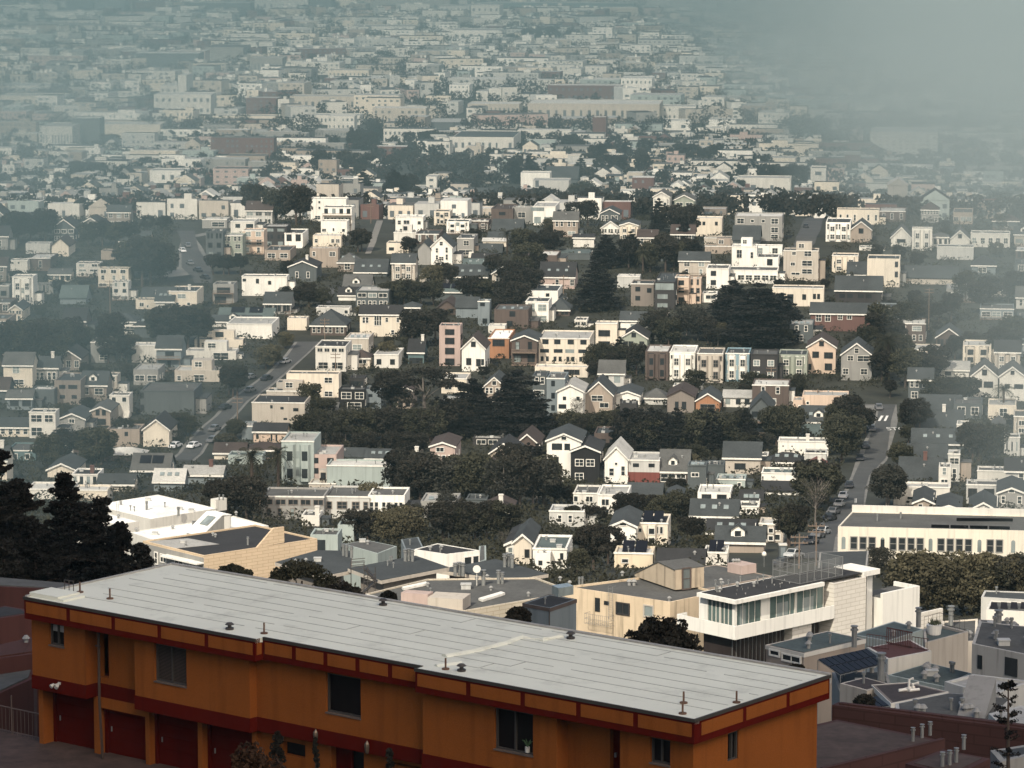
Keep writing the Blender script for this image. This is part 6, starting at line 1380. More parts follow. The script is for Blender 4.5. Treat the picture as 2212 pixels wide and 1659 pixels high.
def crown_cone(seed, H=14, Wd=9, base=.08, layers=12):
    g = random.Random(seed); out = []
    for i in range(layers):
        f = i / (layers - 1); z = H * (base + (1 - base) * f * .97); r = Wd * .5 * (1 - f) ** .58 * g.uniform(.85, 1.12) + .2
        n = max(3, int(r * 5.5))
        for k in range(n):
            a = g.uniform(0, 6.28); q = r * g.uniform(.45, 1); out.append((q * math.cos(a), q * math.sin(a), z + g.uniform(-.35, .35) - q * .06, .65 + r * .16, .34))
    return out
def crown_umbrella(seed, H=12, Wd=15):
    g = random.Random(seed); out = []
    for k in range(60):
        a = g.uniform(0, 6.28); q = Wd * .5 * math.sqrt(g.random()); out.append((q * math.cos(a), q * math.sin(a), H * (.93 - .28 * (q / (Wd * .5)) ** 2 - g.choice([0, 0, .08, .2])), 1.3, .45))
    return out
def crown_column(seed, H=11, Wd=3):
    g = random.Random(seed); return [((1 - k / 34) ** .5 * g.uniform(-.5, .5) * Wd * .6, g.uniform(-.3, .3) * Wd, H * (.08 + .88 * k / 34), Wd * .22, Wd * .4) for k in range(34)]
def limbs(H, Wd, seed, r=.25, n=6, top=.8, lean=0):
    g = random.Random(seed); b = MB(); b.tube([(0, 0, -1.5), (lean * .1, 0, H * .2), (lean * .4, .1, H * .45), (lean, 0, H * top)], [r * 1.25, r, r * .7, r * .15], 7)
    for k in range(n):
        a = k * 6.28 / n + g.uniform(-.4, .4); z0 = H * g.uniform(.28, .55); q = Wd * .36; b.tube([(lean * .3, 0, z0), (q * .5 * math.cos(a), q * .5 * math.sin(a), z0 + H * .16), (q * math.cos(a), q * math.sin(a), z0 + H * .28)], [r * .45, r * .3, r * .1], 5)
    return b
TM = {}
def tmesh(kind, v):
    k = (kind, v)
    if k in TM: return TM[k]
    s = v * 13 + 5; nm = 'leaf_clumps'
    if kind == 'round': c = leafmesh(nm, crown_round(s, 10, 8.5), 95, .26, LEAF['leaf_dark'], s); t = limbs(10, 8, s).mesh('trunk', BARK); H = 10
    elif kind == 'green': c = leafmesh(nm, crown_round(s, 10, 9.5, .2, 52), 90, .26, LEAF['leaf_green'], s); t = limbs(10, 9, s).mesh('trunk', BARK); H = 10
    elif kind == 'olive': c = leafmesh(nm, crown_round(s, 10, 10, .12, 60), 90, .25, LEAF['leaf_olive'], s); t = limbs(10, 9, s).mesh('trunk', BARK); H = 10
    elif kind == 'grey': c = leafmesh(nm, crown_round(s, 10, 9, .15, 40), 70, .24, LEAF['leaf_grey'], s); t = limbs(10, 9, s, .2).mesh('trunk', PBARK); H = 10
    elif kind == 'cone': c = leafmesh(nm, crown_cone(s), 85, .24, LEAF['leaf_conifer'], s, .5); t = limbs(14, 3, s, .3, 3, .95).mesh('trunk', BARK); H = 14
    elif kind == 'pine': c = leafmesh(nm, crown_umbrella(s), 80, .24, LEAF['leaf_dark'], s, .4); t = limbs(12, 13, s, .38, 5, .85, 1.2).mesh('trunk', PBARK); H = 12
    elif kind == 'column': c = leafmesh(nm, crown_column(s), 90, .2, LEAF['leaf_grey'], s); t = limbs(11, 1, s, .15, 2).mesh('trunk', BARK); H = 11
    elif kind == 'bare':
        g = random.Random(s); b = limbs(10, 8, s, .16, 7, .9)
        for _ in range(70):
            a = g.uniform(0, 6.28); z0 = g.uniform(4.5, 9); q = g.uniform(.3, 2.4); b.tube([(q * math.cos(a), q * math.sin(a), z0), ((q + .7) * math.cos(a + .2), (q + .7) * math.sin(a + .2), z0 + 1.2)], [.045, .015], 3)
        t = b.mesh('trunk', PBARK); c = leafmesh(nm, crown_round(s, 10, 8, .5, 26), 22, .16, LEAF['leaf_grey'], s); H = 10
    elif kind == 'palm':
        b = MB(); b.tube([(0, 0, -1), (.1, 0, 3), (0, 0, 7.4)], [.42, .3, .34], 8); t = b.mesh('trunk', BARK); b = MB(); g = random.Random(s)
        for k in range(46):
            a = g.uniform(0, 6.28); el = g.uniform(-.7, 1.25); L = 3.3; pts = []
            for i in range(7):
                f = i / 6; e = el - f * 1.1; r = L * f; pts.append(Vector((r * math.cos(a) * math.cos(el * .8), r * math.sin(a) * math.cos(el * .8), 7.5 + L * (math.sin(el) * f - .55 * f * f))))
            for i in range(6):
                p, q = pts[i], pts[i + 1]; sd = Vector((-math.sin(a), math.cos(a), 0))
                for s_ in (-1, 1):
                    for m_ in (.1, .6): o_ = p.lerp(q, m_); b.poly([o_, o_ + (q - p) * .28, o_ + (q - p) * .6 + sd * s_ * .62 * (1 - i / 9) - Vector((0, 0, .25))])
        c = b.mesh('fronds', LEAF['leaf_green']); H = 7.5
    TM[k] = (c, t, H); return TM[k]
KN = dict(round=('round_tree', 'dark round tree'), green=('broadleaf_tree', 'leafy green tree'), olive=('broadleaf_tree', 'lighter olive-green tree'), grey=('bushy_tree', 'loose grey-green tree'),
          cone=('conifer_tree', 'dark pointed conifer'), pine=('umbrella_pine', 'spreading flat-topped pine'), column=('poplar_tree', 'narrow upright tree'), bare=('bare_tree', 'thin bare-branched tree'), palm=('palm_tree', 'palm tree'))
TG = dict(round='dark round trees among the houses', green='leafy trees on the slopes', olive='lighter olive trees', grey='loose grey green trees', cone='dark conifers on the hill', pine='umbrella pines', column='narrow upright trees', bare='bare branched trees', palm='palm trees')
tcount = 0
def tree(reg, x, yb, hpx, kind, label=None, y=None, wf=1.0, v=None, hm=None):
    """crown centre x, foot yb and height in region pixels"""
    global tcount
    u, vb = P(reg, x, yb); k = REG[reg][2]
    p = hit(u, vb) if y is None else at_y(u, vb, y)
    if y is not None: p.z = gz(y)
    H = hm or hpx * k / FPX * zc(p); tr = random.Random(tcount * 31 + 7)
    c, t, h0 = tmesh(kind, tr.randrange(3) if v is None else v); s = H / h0
    nm, ph = KN[kind]
    size = 'tall ' if H > 13 else ('small ' if H < 7 else '')
    T = thing(nm, label or autolabel(size + ph, u, vb - hpx * k * .6, p.y), 'tree', p, tr.uniform(0, 6.28), TG[kind])
    co = link('fronds' if kind == 'palm' else 'crown', c, T); to = link('trunk', t, T); T.scale = (s * wf, s * wf, s); tcount += 1; return T
def blocks_road(u, vb, H, q):
    hp = H * FPX / q; hw = .42 * H * FPX / q
    for r in ROADPX:
        if vb - hp < r[2] < vb + 4 and r[2] > 600:
            o_ = min(u + hw, r[1]) - max(u - hw, r[0])
            if o_ > .22 * (r[1] - r[0]): return True
    return False
def grove(reg, x0, y0, x1, y1, n, hm, kinds):
    """fills the traced patch of foliage; feet lie low in the patch so that crowns stay inside it"""
    g = random.Random(int(x0 * 3 + y0)); k = REG[reg][2]; ks = kinds.split(',')
    for i in range(n):
        x = x0 + (x1 - x0) * ((i + g.uniform(.15, .85)) / n if n < 4 or g.random() < .6 else g.random())
        H = hm * g.uniform(.75, 1.2); yb = g.uniform(y0, y1); p = hit(*P(reg, x, yb)); hp = H * FPX / zc(p) / k
        yb = min(y0 + hp + g.random() * max(0, y1 - y0 - hp) * 1.0, y1 + 20) if y1 - y0 > hp else y1
        if y1 - y0 < hp: H *= (y1 - y0) / hp
        for _ in range(8):
            pp_ = P(reg, x, yb)
            if reg not in 'RL' or not blocks_road(pp_[0], pp_[1], H, zc(hit(*pp_))): break
            x = g.uniform(x0, x1)
        else: continue
        tree(reg, x, yb, 0, g.choice(ks), hm=H, wf=g.uniform(.9, 1.25))
G_ = '''
b 1370 790 1960 1090 16 15 round,round,cone
c 0 850 420 1010 6 14 round
b 90 730 310 950 5 17 round
b 1050 930 1240 1106 4 15 round,cone
a 1900 900 2212 1106 6 15 round
a 610 800 870 900 4 15 round
a 430 960 640 1085 4 14 round
b 480 790 720 870 5 11 round
b 1180 150 1430 270 5 22 round
c 500 990 900 1106 6 12 round
M 620 540 1000 790 9 9 green,round,grey
M 1000 470 1350 760 8 10 round,cone,green
M 180 540 600 790 9 8 green,grey,olive
M 880 880 1340 1210 12 10 round,green,grey
M 690 860 900 1180 4 11 grey,round
M 1350 880 1750 1250 10 10 round,green,grey
M 1500 780 1700 1010 4 10 cone,round
M 430 1230 800 1460 5 9 olive,round
M 960 1180 1500 1440 8 9 round,green
M 1200 600 1800 720 5 8 round
N 230 560 560 760 8 7 round,green
N 560 560 1450 860 21 10 round,round,cone,green
N 1620 540 1770 800 4 9 round,green
N 1080 820 1320 900 4 6 green,grey
N 370 100 740 330 7 8 green,round,grey
N 880 0 1750 130 7 7 green,grey,round
N 560 1120 1080 1320 8 7 round,green,olive
N 1040 1280 1110 1450 2 8 round
N 1080 1400 1240 1480 3 5 olive
N 360 960 560 1010 2 4 green
N 910 1020 1030 1120 2 7 round
R 690 440 880 960 9 9 green,round,green
R 520 850 740 1250 7 9 green,grey,round
R 340 1200 500 1480 4 9 round,green
R 1085 480 1240 720 4 8 green,round
R 1060 780 1150 960 2 8 green
R 915 940 1080 1220 4 9 green,grey
R 1240 330 1600 500 6 9 round,green
R 1540 640 1740 900 6 9 round,green
R 1740 880 1936 1010 4 8 round,green
C 1290 215 1420 400 2 9 grey
C 1440 265 2212 620 10 9 grey,green,olive
R 960 0 1350 420 8 9 round,green
R 1350 0 1936 230 4 9 round
r 940 950 1500 1500 7 9 round,green
r 1500 700 2212 1500 7 9 round,green
r 1000 620 1320 760 2 8 round
n 1040 530 1420 840 8 10 round,cone,green
n 1400 570 1650 800 5 10 cone,round
n 1180 1060 1680 1400 10 8 round,green,grey
n 0 660 370 1200 10 9 round,green,grey
n 140 480 500 720 7 9 round,green
n 590 280 760 480 2 12 round
n 500 60 1200 420 6 11 round,green
n 1180 300 1560 700 6 10 round,cone
n 1600 0 2000 330 4 10 round
m 0 190 490 480 5 13 round,green
m 900 70 1280 330 6 16 round,cone
m 1060 900 1460 1100 9 8 round,green,grey
m 1580 860 1960 1100 7 8 round,green
m 1380 780 1600 960 4 7 round,olive
m 160 950 660 1110 5 8 green,round
m 860 1330 1480 1420 5 7 round,green
m 1230 1120 1500 1420 4 10 round
m 830 480 930 720 2 8 grey,round
m 1980 560 2212 1180 6 10 round,green
l 1010 560 1390 960 8 14 round,green
l 1120 400 1310 540 2 16 round
l 0 1060 900 1600 13 11 round,green
l 560 440 1010 640 5 12 round,green
l 1200 1090 1560 1430 6 11 round,green
l 0 380 380 620 5 14 round
l 1600 700 1900 860 4 12 round
l 400 890 700 1010 2 12 round
L 1490 250 1700 470 3 10 round
L 1130 570 1400 740 4 10 round,green
L 230 670 700 960 9 9 green,round
L 300 870 480 960 1 7 round
L 1390 1020 1760 1310 6 8 round,grey
L 1740 100 1900 260 1 9 olive
L 2060 340 2212 700 2 9 green
L 2020 580 2212 760 2 8 green
L 0 -60 560 300 7 12 round,green
L 1430 430 1560 640 3 9 round
L 1240 620 1330 740 1 8 green
L 1500 620 1640 760 2 8 green
M 150 560 420 780 3 8 green
M 480 700 900 880 6 8 round,green
M 700 1180 960 1300 3 7 grey
M 1750 1060 2000 1200 4 7 round,green
M 1900 1200 2200 1340 4 6 green,round
L 700 60 880 250 2 9 round
'''

for ln in G_.strip().split('\n'):
    f = ln.split(); a = P(f[0], float(f[1]), float(f[2])); c_ = P(f[0], float(f[3]), float(f[4])); GROVES.append((a[0], c_[0], a[1], c_[1]))
fr_ = random.Random(2024); nfill = 0
CN = dict(offwhite='off-white', lgrey='pale grey', grey='grey', slate='dark slate', taupe='taupe', cream='cream', beige='beige', tan='tan', brown='brown', bluegrey='blue grey', white='white')
TN = dict(flat='flat-roofed house', side='house with dark pitched roof', gable='gabled cottage', hip='hip-roofed house')
for _ in range(9000):
    if nfill >= 290: break
    u, v = fr_.uniform(-20, 2230), fr_.uniform(455, 1150)
    if v > 1060 and (u < 560 or u > 1840): continue
    p = hit(u, v); q = zc(p); wpx = fr_.uniform(6, 10 if v < 900 else 8) * FPX / q; hm = fr_.uniform(3.0, 6.2 if v < 900 else 4.6); hpx = hm * FPX / q; typ = fr_.choice(['side', 'side', 'side', 'flat', 'flat', 'flat', 'gable', 'hip'])
    rpx = (fr_.uniform(1.8, 2.8) * FPX / q * 1.3) if typ != 'flat' else 10 * .16 * FPX / q
    a, b_, c_, d_ = u - wpx / 2, u + wpx / 2 + 6, v - hpx - rpx, v
    if not free(a, b_, c_, d_): continue
    ing = sum(1 for g_ in GROVES if g_[0] < u < g_[1] and g_[2] - 5 < v - hpx / 2 < g_[3])
    if ing and fr_.random() < .93: continue
    wall = fr_.choice(['lgrey', 'grey', 'grey', 'slate', 'slate', 'slate', 'taupe', 'taupe', 'brown', 'cream', 'beige', 'tan', 'brown', 'bluegrey', 'white']); roof = fr_.choice(['rslate', 'rslate', 'rdark', 'rgrey', 'rbrown'] if typ != 'flat' else ['rgrey', 'rlight', 'rslate', 'rpale'])
    lab = autolabel('small ' + CN[wall] + ' ' + TN[typ], u, v - hpx / 2, p.y)
    if lab in [l[4] for l in LAND]: continue
    house('O', u - wpx / 2, u + wpx / 2, v - hpx - rpx, v - hpx, v, typ, wall, roof, '%dx%d' % (1 if hm < 4.8 else 2, fr_.choice([1, 2, 3])), fr_.choice(['-', 'c', 'w', 's', 'k', '-', 'd']), lab, group='small houses filling the hillside')
    RECTS.append((a, b_, c_, d_)); nfill += 1
print('fillers', nfill)
SMALL = []
for _ in range(6000):
    if len(SMALL) >= 130: break
    u, v = fr_.uniform(0, 2212), fr_.uniform(480, 1140); p = hit(u, v); q = zc(p); H = fr_.uniform(3.5, 6.5); hp = H * FPX / q; hw = hp * .42
    if v > 1040 and (u < 560 or u > 1840): continue
    if any(r[2] + 0 > v - hp and r[2] < v + 12 and r[0] < u + hw and r[1] > u - hw for r in ROADPX): continue
    bad = False
    for l in LAND:
        if l[2] < p.y: continue
        w2 = l[7] * 3750 / l[2]; top = l[1] + l[9] * 3750 / l[2] - l[9] * 7500 / l[2] * .45
        if abs(l[0] - u) < w2 + hw * .6 and v > l[1] and v - hp < top: bad = True; break
    if not bad: SMALL.append((u, v, H))

# distinct trees
tree('M', 1560, 745, 455, 'cone', 'great layered dark cypress in the middle of the slope', wf=1.75, v=0)
tree('M', 1255, 730, 380, 'cone', 'second dark cypress left of the great layered one', wf=1.6, v=1)
tree('n', 815, 1130, 370, 'cone', 'dense dark cypress between modern cube house and taupe house', wf=1.5, v=2)
tree('n', 880, 800, 250, 'cone', 'blunt dark cypress behind the middle cypress', wf=1.5, v=1)
tree('M', 935, 655, 400, 'pine', 'large umbrella pine with bare forked trunk on the slope', wf=1.15, v=0)
tree('M', 700, 620, 330, 'round', 'dark tree left of the large umbrella pine', wf=1.0)
tree('n', 1860, 1330, 420, 'cone', 'broad dark cypress below the white glazed building, left part', wf=1.7, v=1)
tree('n', 2060, 1400, 480, 'cone', 'broad dark cypress below the white glazed building, middle part', wf=1.9, v=2)
tree('n', 2230, 1330, 330, 'cone', 'broad dark cypress below the white glazed building, right part', wf=1.8, v=0)
tree('N', 590, 290, 230, 'cone', 'small cypress in front of the grey green gable', wf=.9, v=0)
tree('R', 1010, 340, 260, 'palm', 'big palm right of the grey half-timbered gable', wf=1.3)
tree('R', 1795, 600, 190, 'palm', 'hazy palm below the pair of hazy gables'); tree('L', 1700, 1160, 300, 'palm', 'left palm of two beside the panelled apartments')
tree('L', 1880, 1080, 240, 'palm', 'right palm of two beside the panelled apartments'); tree('n', 1165, 850, 160, 'palm', 'palm among trees above the pale blank box'); tree('B', 235, 300, 110, 'palm', 'short palm beside the triple flues', y=400)
tree('n', 120, 700, 160, 'palm', 'palm right of the stepped roof row'); tree('r', 1160, 1640, 260, 'palm', 'second big palm right of the grey half-timbered gable')
tree('M', 780, 1190, 360, 'column', 'tall narrow poplar behind the olive trees, left'); tree('M', 860, 1200, 350, 'column', 'tall narrow poplar behind the olive trees, right')
tree('R', 525, 1340, 330, 'bare', 'tall pale-trunked tree with bare branches at the street corner', wf=1.1)
tree('N', 760, 790, 260, 'bare', 'bare grey tree in front of the dark grove'); tree('N', 300, 640, 170, 'bare', 'bare tree below the rust red lower floor'); tree('M', 1480, 1560, 200, 'bare', 'bare tree in front of the little white gabled shed')
tree('M', 800, 1440, 260, 'olive', 'broad olive-green tree nearest above the flue roofs', wf=1.3, v=1); tree('M', 1080, 1440, 250, 'round', 'spreading dark tree right of the broad olive-green tree', wf=1.4); tree('M', 1470, 1440, 200, 'round', 'dark tree right end of the olive tree row', wf=1.1)
tree('M', 2070, 1660, 330, 'round', 'dark round tree directly right of the white cube house', wf=1.1, v=0); tree('M', 2170, 1600, 280, 'round', 'second dark round tree right of the white cube house', wf=1.05, v=1); tree('M', 1960, 1680, 190, 'green', 'lower bushy tree at the corner of the white cube house')
for i, (x, yb, h) in enumerate(((1095, 440, 165), (1470, 445, 155), (1570, 440, 130), (1780, 480, 170))): tree('N', x, yb, h, 'green', wf=1.15)
tree('l', 2050, 1590, 190, 'olive', 'yellow-green round tree lower left of the blank white wall', wf=1.1); tree('m', 310, 1430, 140, 'olive', 'upper yellow-green round tree left of the cream blank house', wf=1.1); tree('m', 210, 1560, 180, 'olive', 'lower yellow-green round tree beside the left street', wf=1.1)
tree('m', 1260, 730, 170, 'round', 'neat round dark tree left of the tall bright white gable', wf=1.15, v=0); tree('m', 1520, 890, 140, 'round', 'round dark tree under the tall bright white gable', wf=1.2, v=1)
for ln in G_.strip().split('\n'):
    f = ln.split(); grove(f[0], *map(float, f[1:5]), int(f[5]), float(f[6]), f[7])
for u, v, H in SMALL: tree('O', u, v, 0, random.Random(int(u)).choice(['round', 'green', 'round', 'grey', 'olive']), hm=H, wf=1.15)
print('trees', tcount)
# big near trees: layered cypress boughs at the left, dark round crowns, shrubs
def cypress(loc, H, Wd, seed, label, n=70):
    g = random.Random(seed); cl = []; b = MB(); b.tube([(0, 0, -2), (.2, 0, H * .5), (0, 0, H * .9)], [.5, .35, .05], 8)
    for k in range(n):
        f = (k + g.random()) / n; z = H * (.10 + .9 * f); r = Wd * .5 * (1 - f) ** .8 + .25; a = g.uniform(0, 6.28); q = r * g.choice([.8, .9, 1.0, 1.15, 1.35])
        ca, sa = math.cos(a), math.sin(a); up_ = g.uniform(-.05, .30)
        b.tube([(0, 0, z - q * .1), (q * .6 * ca, q * .6 * sa, z), (q * ca, q * sa, z + q * up_)], [.09, .05, .015], 4)
        m_ = max(4, int(q * 4.5))
        for j in range(m_):
            t = .2 + .85 * j / m_; w_ = max(0, 1 - t) * .22 * q; cl.append((q * t * ca + g.uniform(-w_, w_), q * t * sa + g.uniform(-w_, w_), z + q * up_ * t * t + g.uniform(-.06, .06), .12 + .42 * (1.05 - t), .06 + .16 * (1.05 - t)))
    T = thing('cypress_tree', label, 'tree', loc, 0, 'near cypresses'); b.build('trunk', BARK, T); link('crown', leafmesh('cypress_boughs', cl, 46, .10, LEAF['leaf_conifer'], seed, .3), T)
def near(u, v, y): p = at_y(u, v, y); p.z = gz(y); return p
def topH(v, y): return gz(y) * -1 + at_y(1106, v, y).z
cypress(near(-10, 1400, 196), topH(965, 196), 17, 1, 'huge dark cypress at the left edge of the picture', 230)
cypress(near(143, 1400, 188), topH(1025, 188), 10.5, 2, 'pointed dark cypress between the huge one and the drooping one', 150)
cypress(near(222, 1400, 182), topH(1080, 182), 12, 3, 'drooping dark cypress just above the pale roof corner', 160)
cypress(near(80, 1400, 176), topH(1130, 176), 11.5, 4, 'low dark cypress in front of the huge one', 150)
cypress(near(48, 1400, 190), topH(1040, 190), 12, 5, 'dark cypress filling the gap right of the huge one', 160)
cypress(near(186, 1400, 184), topH(1090, 184), 11, 6, 'short dark cypress between pointed and drooping ones', 140)
cypress(near(305, 1400, 176), topH(1180, 176), 8, 9, 'smallest dark cypress tip at the pale roof corner', 110)
cypress(near(262, 1400, 179), topH(1135, 179), 10.5, 7, 'lowest dark cypress whose tips reach over the pale roof', 140)
cypress(near(15, 1400, 174), topH(1168, 174), 12, 8, 'dark cypress low at the left edge behind grey roof', 140)
def neartree(u, vtop, y, Wd, mats, label, seed, nm='round_tree', dens=120, size=.10, hv=None, z0=None):
    H = topH(vtop, y) if z0 is None else z0; b = hv or Wd * .75; g = random.Random(seed); cl = []
    for k in range(80):
        a = g.uniform(0, 6.28); e = g.uniform(-1, 1); q = math.sqrt(1 - e * e) * g.uniform(.7, 1); cl.append((q * Wd * .42 * math.cos(a), q * Wd * .42 * math.sin(a), H - b * .5 + e * b * .42, Wd * g.uniform(.06, .11), Wd * g.uniform(.05, .09)))
    T = thing(nm, label, 'tree', near(u, 1400, y)); m = MB(); m.tube([(0, 0, -2), (0, 0, H - b * .8), (.1, 0, H - b * .3)], [.25, .2, .05], 8)
    for k in range(7): a = k * .9; m.tube([(0, 0, H - b * .8), (Wd * .3 * math.cos(a), Wd * .3 * math.sin(a), H - b * .35)], [.1, .03], 5)
    m.build('trunk', BARK, T); link('crown', leafmesh('crown_leaves', cl, dens, size, mats, seed), T)
neartree(500, 1221, 215, 3.9, LEAF['leaf_green'], 'small round dark tree, left of two behind the pale roof', 21); neartree(650, 1212, 205, 5.4, LEAF['leaf_green'], 'large round dark tree, right of two behind the pale roof', 22)
neartree(735, 1258, 200, 3.2, LEAF['leaf_dark'], 'low dark tree sloping behind the pale roof edge', 23); neartree(840, 1278, 190, 1.0, LEAF['leaf_dark'], 'tiny dark bush beside the roof vent on the pale roof edge', 24)
neartree(1120, 1313, 160, 1.3, LEAF['leaf_dark'], 'small pine tuft behind the pale roof centre', 25); neartree(1432, 1333, 150, 4.1, LEAF['leaf_dark'], 'spiky dark conifer bush behind the pale roof right half', 26, size=.11, hv=3.0, dens=80)
neartree(1720, 1437, 150, .9, LEAF['leaf_dark'], 'small dark shrub poking above the pale roof near its right end', 28); neartree(1870, 1500, 190, 1.3, LEAF['leaf_dark'], 'leggy dark shrub beside the small beige box', 29, dens=30)
def bush(loc, H, Wd, m, label, seed, nm='shrub', size=.05, dens=90):
    g = random.Random(seed); cl = [(g.uniform(-.4, .4) * Wd * (1 - k / 40), g.uniform(-.4, .4) * Wd * (1 - k / 40), H * (.1 + .85 * k / 30), Wd * .16, Wd * .16) for k in range(30)]
    T = thing(nm, label, 'shrub', loc); b = MB(); b.tube([(0, 0, -.5), (0, 0, H * .7)], [.05, .02], 5); b.build('stem', BARK, T); link('foliage', leafmesh('shrub_leaves', cl, dens, size, m, seed), T)
for u, vt, H, Wd, lab, s in ((598, 1575, 2.4, .85, 'clipped dark shrub against the orange wall, left of the door', 31), (843, 1612, 1.8, .6, 'small dark shrub against the orange wall, right of the door', 32), (682, 1590, 1.3, .3, 'hanging plant below the left wall lantern', 33)):
    d = ray(u, vt); o_ = Vector((0, 0, CAMZ)) - LP; t_ = (.3 - o_.dot(ey)) / d.dot(ey); p = LP + o_ + d * t_; p.z -= H; bush(p, H, Wd, LEAF['leaf_dark'], lab, s, size=.045)
p = at_y(560, 1640, 40); p.z -= 1.6; bush(p, 1.75, 1.3, mat('leaf_brown', (.045, .022, .010), kind='leaf'), 'brownish shrub top at the bottom edge of the picture', 34, size=.03, dens=260)
p = at_y(2178, 1468, 96); H = 6.5; T = thing('young_conifer', 'slender dark tree with whorled twigs at the right edge', 'tree', (p.x, p.y, p.z - H)); b = MB(); b.tube([(0, 0, 0), (.05, 0, H * .6), (0, 0, H)], [.09, .06, .015], 7); g = random.Random(9); cl = []
for k in range(46):
    f = g.random(); z = H - 3.2 * f * f - .1; L = .12 + .55 * f * g.uniform(.5, 1.1); a = g.uniform(0, 6.28); e = (L * math.cos(a), L * math.sin(a), z + L * .25); b.tube([(0, 0, z), e], [.018, .008], 4)
    for t in (.4, .7, 1.0): cl.append((e[0] * t, e[1] * t, z + L * .25 * t, .06, .05))
b.build('trunk', BARK, T); link('crown', leafmesh('whorl_leaves', cl, 14, .035, LEAF['leaf_conifer'], 9), T)
# distant trees and ground cover in single masses
g = np.random.default_rng(5); cl = []
TREEPTS = [t for t in TREEPTS if not occupied(t[0], t[1], 2)]
for x, y in TREEPTS:
    s = 1.0 if y < 2600 else 1.5
    for k in range(7): cl.append((x + g.normal() * 2.6 * s, y + g.normal() * 2, gz(y) + g.uniform(2, 8) * s, 2.4 * s, 1.9 * s))
me = leafmesh('distant_crowns', cl, 20, .95, LEAF['leaf_dark'], 77); o = link('distant_trees', me); o['kind'] = 'stuff'; tag(o, 'far-off trees scattered between the city buildings', 'trees')
cl = []
for _ in range(9000):
    y = 420 + 1000 * g.random(); x = g.uniform(-.155, .155) * y; u, v = proj(Vector((x, y, gz(y))))
    if 1500 < u < 2212 and v > 850 and 1840 < u + (v - 850) * .2 < 2010: continue
    if abs(u - (680 - (v - 740) * 1.02)) < 70 and 720 < v < 1010: continue
    if 380 < u < 520 and 480 < v < 620: continue
    if 1710 < u < 1800 and 440 < v < 560: continue
    if 770 < u < 860 and 470 < v < 570: continue
    if 1150 < v and 1550 < u < 1840: continue
    if 1840 - (v-1000)*.4 < u < 1960 - (v-1000)*.4 and 860 < v < 1150: continue
    cl.append((x, y, gz(y) + .5, g.uniform(1.2, 3.2), g.uniform(.8, 2.0)))
me = leafmesh('garden_growth', cl, 46, .32, LEAF['leaf_green'], 78); o = link('garden_undergrowth', me); o['kind'] = 'stuff'; tag(o, 'tangled garden undergrowth covering the hillside between houses', 'undergrowth')

# ---------------------------------------------------------------- cars, poles, street things
def car_meshes():
    b = MB(); 
    for x0, x1, z0, z1, y0, y1 in ((-.85, .85, .35, .85, -2.2, 2.2),): b.extrude([(x0, y0, z0), (x0, y1, z0), (x0, y1 - .1, z1 - .1), (x0, y1 - .9, z1), (x0, y0 + .9, z1 + .05), (x0, y0 + .05, z1 - .15)], (x1 - x0, 0, 0))
    b.extrude([(-.72, -1.5, .86), (-.72, 1.3, .84), (-.66, .65, 1.42), (-.66, -.95, 1.45)], (1.4, 0, 0)); body = b
    w = MB(); w.extrude([(-.745, -1.2, .95), (-.745, .95, .95), (-.70, .6, 1.33), (-.70, -.85, 1.35)], (1.46, 0, 0)); w.extrude([(-.6, 1.18, .93), (.6, 1.18, .93), (.55, .72, 1.36), (-.55, .72, 1.36)], (0, .09, .03)); w.extrude([(-.6, -1.45, .93), (.6, -1.45, .93), (.55, -1.02, 1.38), (-.55, -1.02, 1.38)], (0, -.06, .03))
    h = MB(); h.cyl(0, 0, 0, .2, .33, 12); wm_ = h.mesh('wheel', mat('tyre_rubber', (.02, .02, .02)))
    return body, w.mesh('car_windows', GLASS), wm_
CB, CW, CWH = car_meshes(); CC = {}
def car(reg, x, y, colour, rot, label):
    p = hit(*P(reg, x, y)); T = thing('parked_car', label, 'car', (p.x, p.y, p.z + .14), R_(rot), 'cars on the streets')
    s = math.atan2(gz(p.y + 2) - gz(p.y - 2), 4); T.rotation_euler = (s, 0, R_(rot))
    if colour not in CC: CC[colour] = CB.mesh('car_body', mat('car_' + colour, {'white': (.7, .7, .68), 'black': (.02, .02, .022), 'silver': (.4, .41, .4), 'grey': (.12, .12, .12)}[colour], rough=.3, spec=.5))
    link('body', CC[colour], T); link('windows', CW, T)
    for sx in (-.88, .68):
        for sy in (-1.35, 1.35): w = link('wheel', CWH, T, (sx, sy, .33)); w.rotation_euler = (0, math.pi / 2, 0)
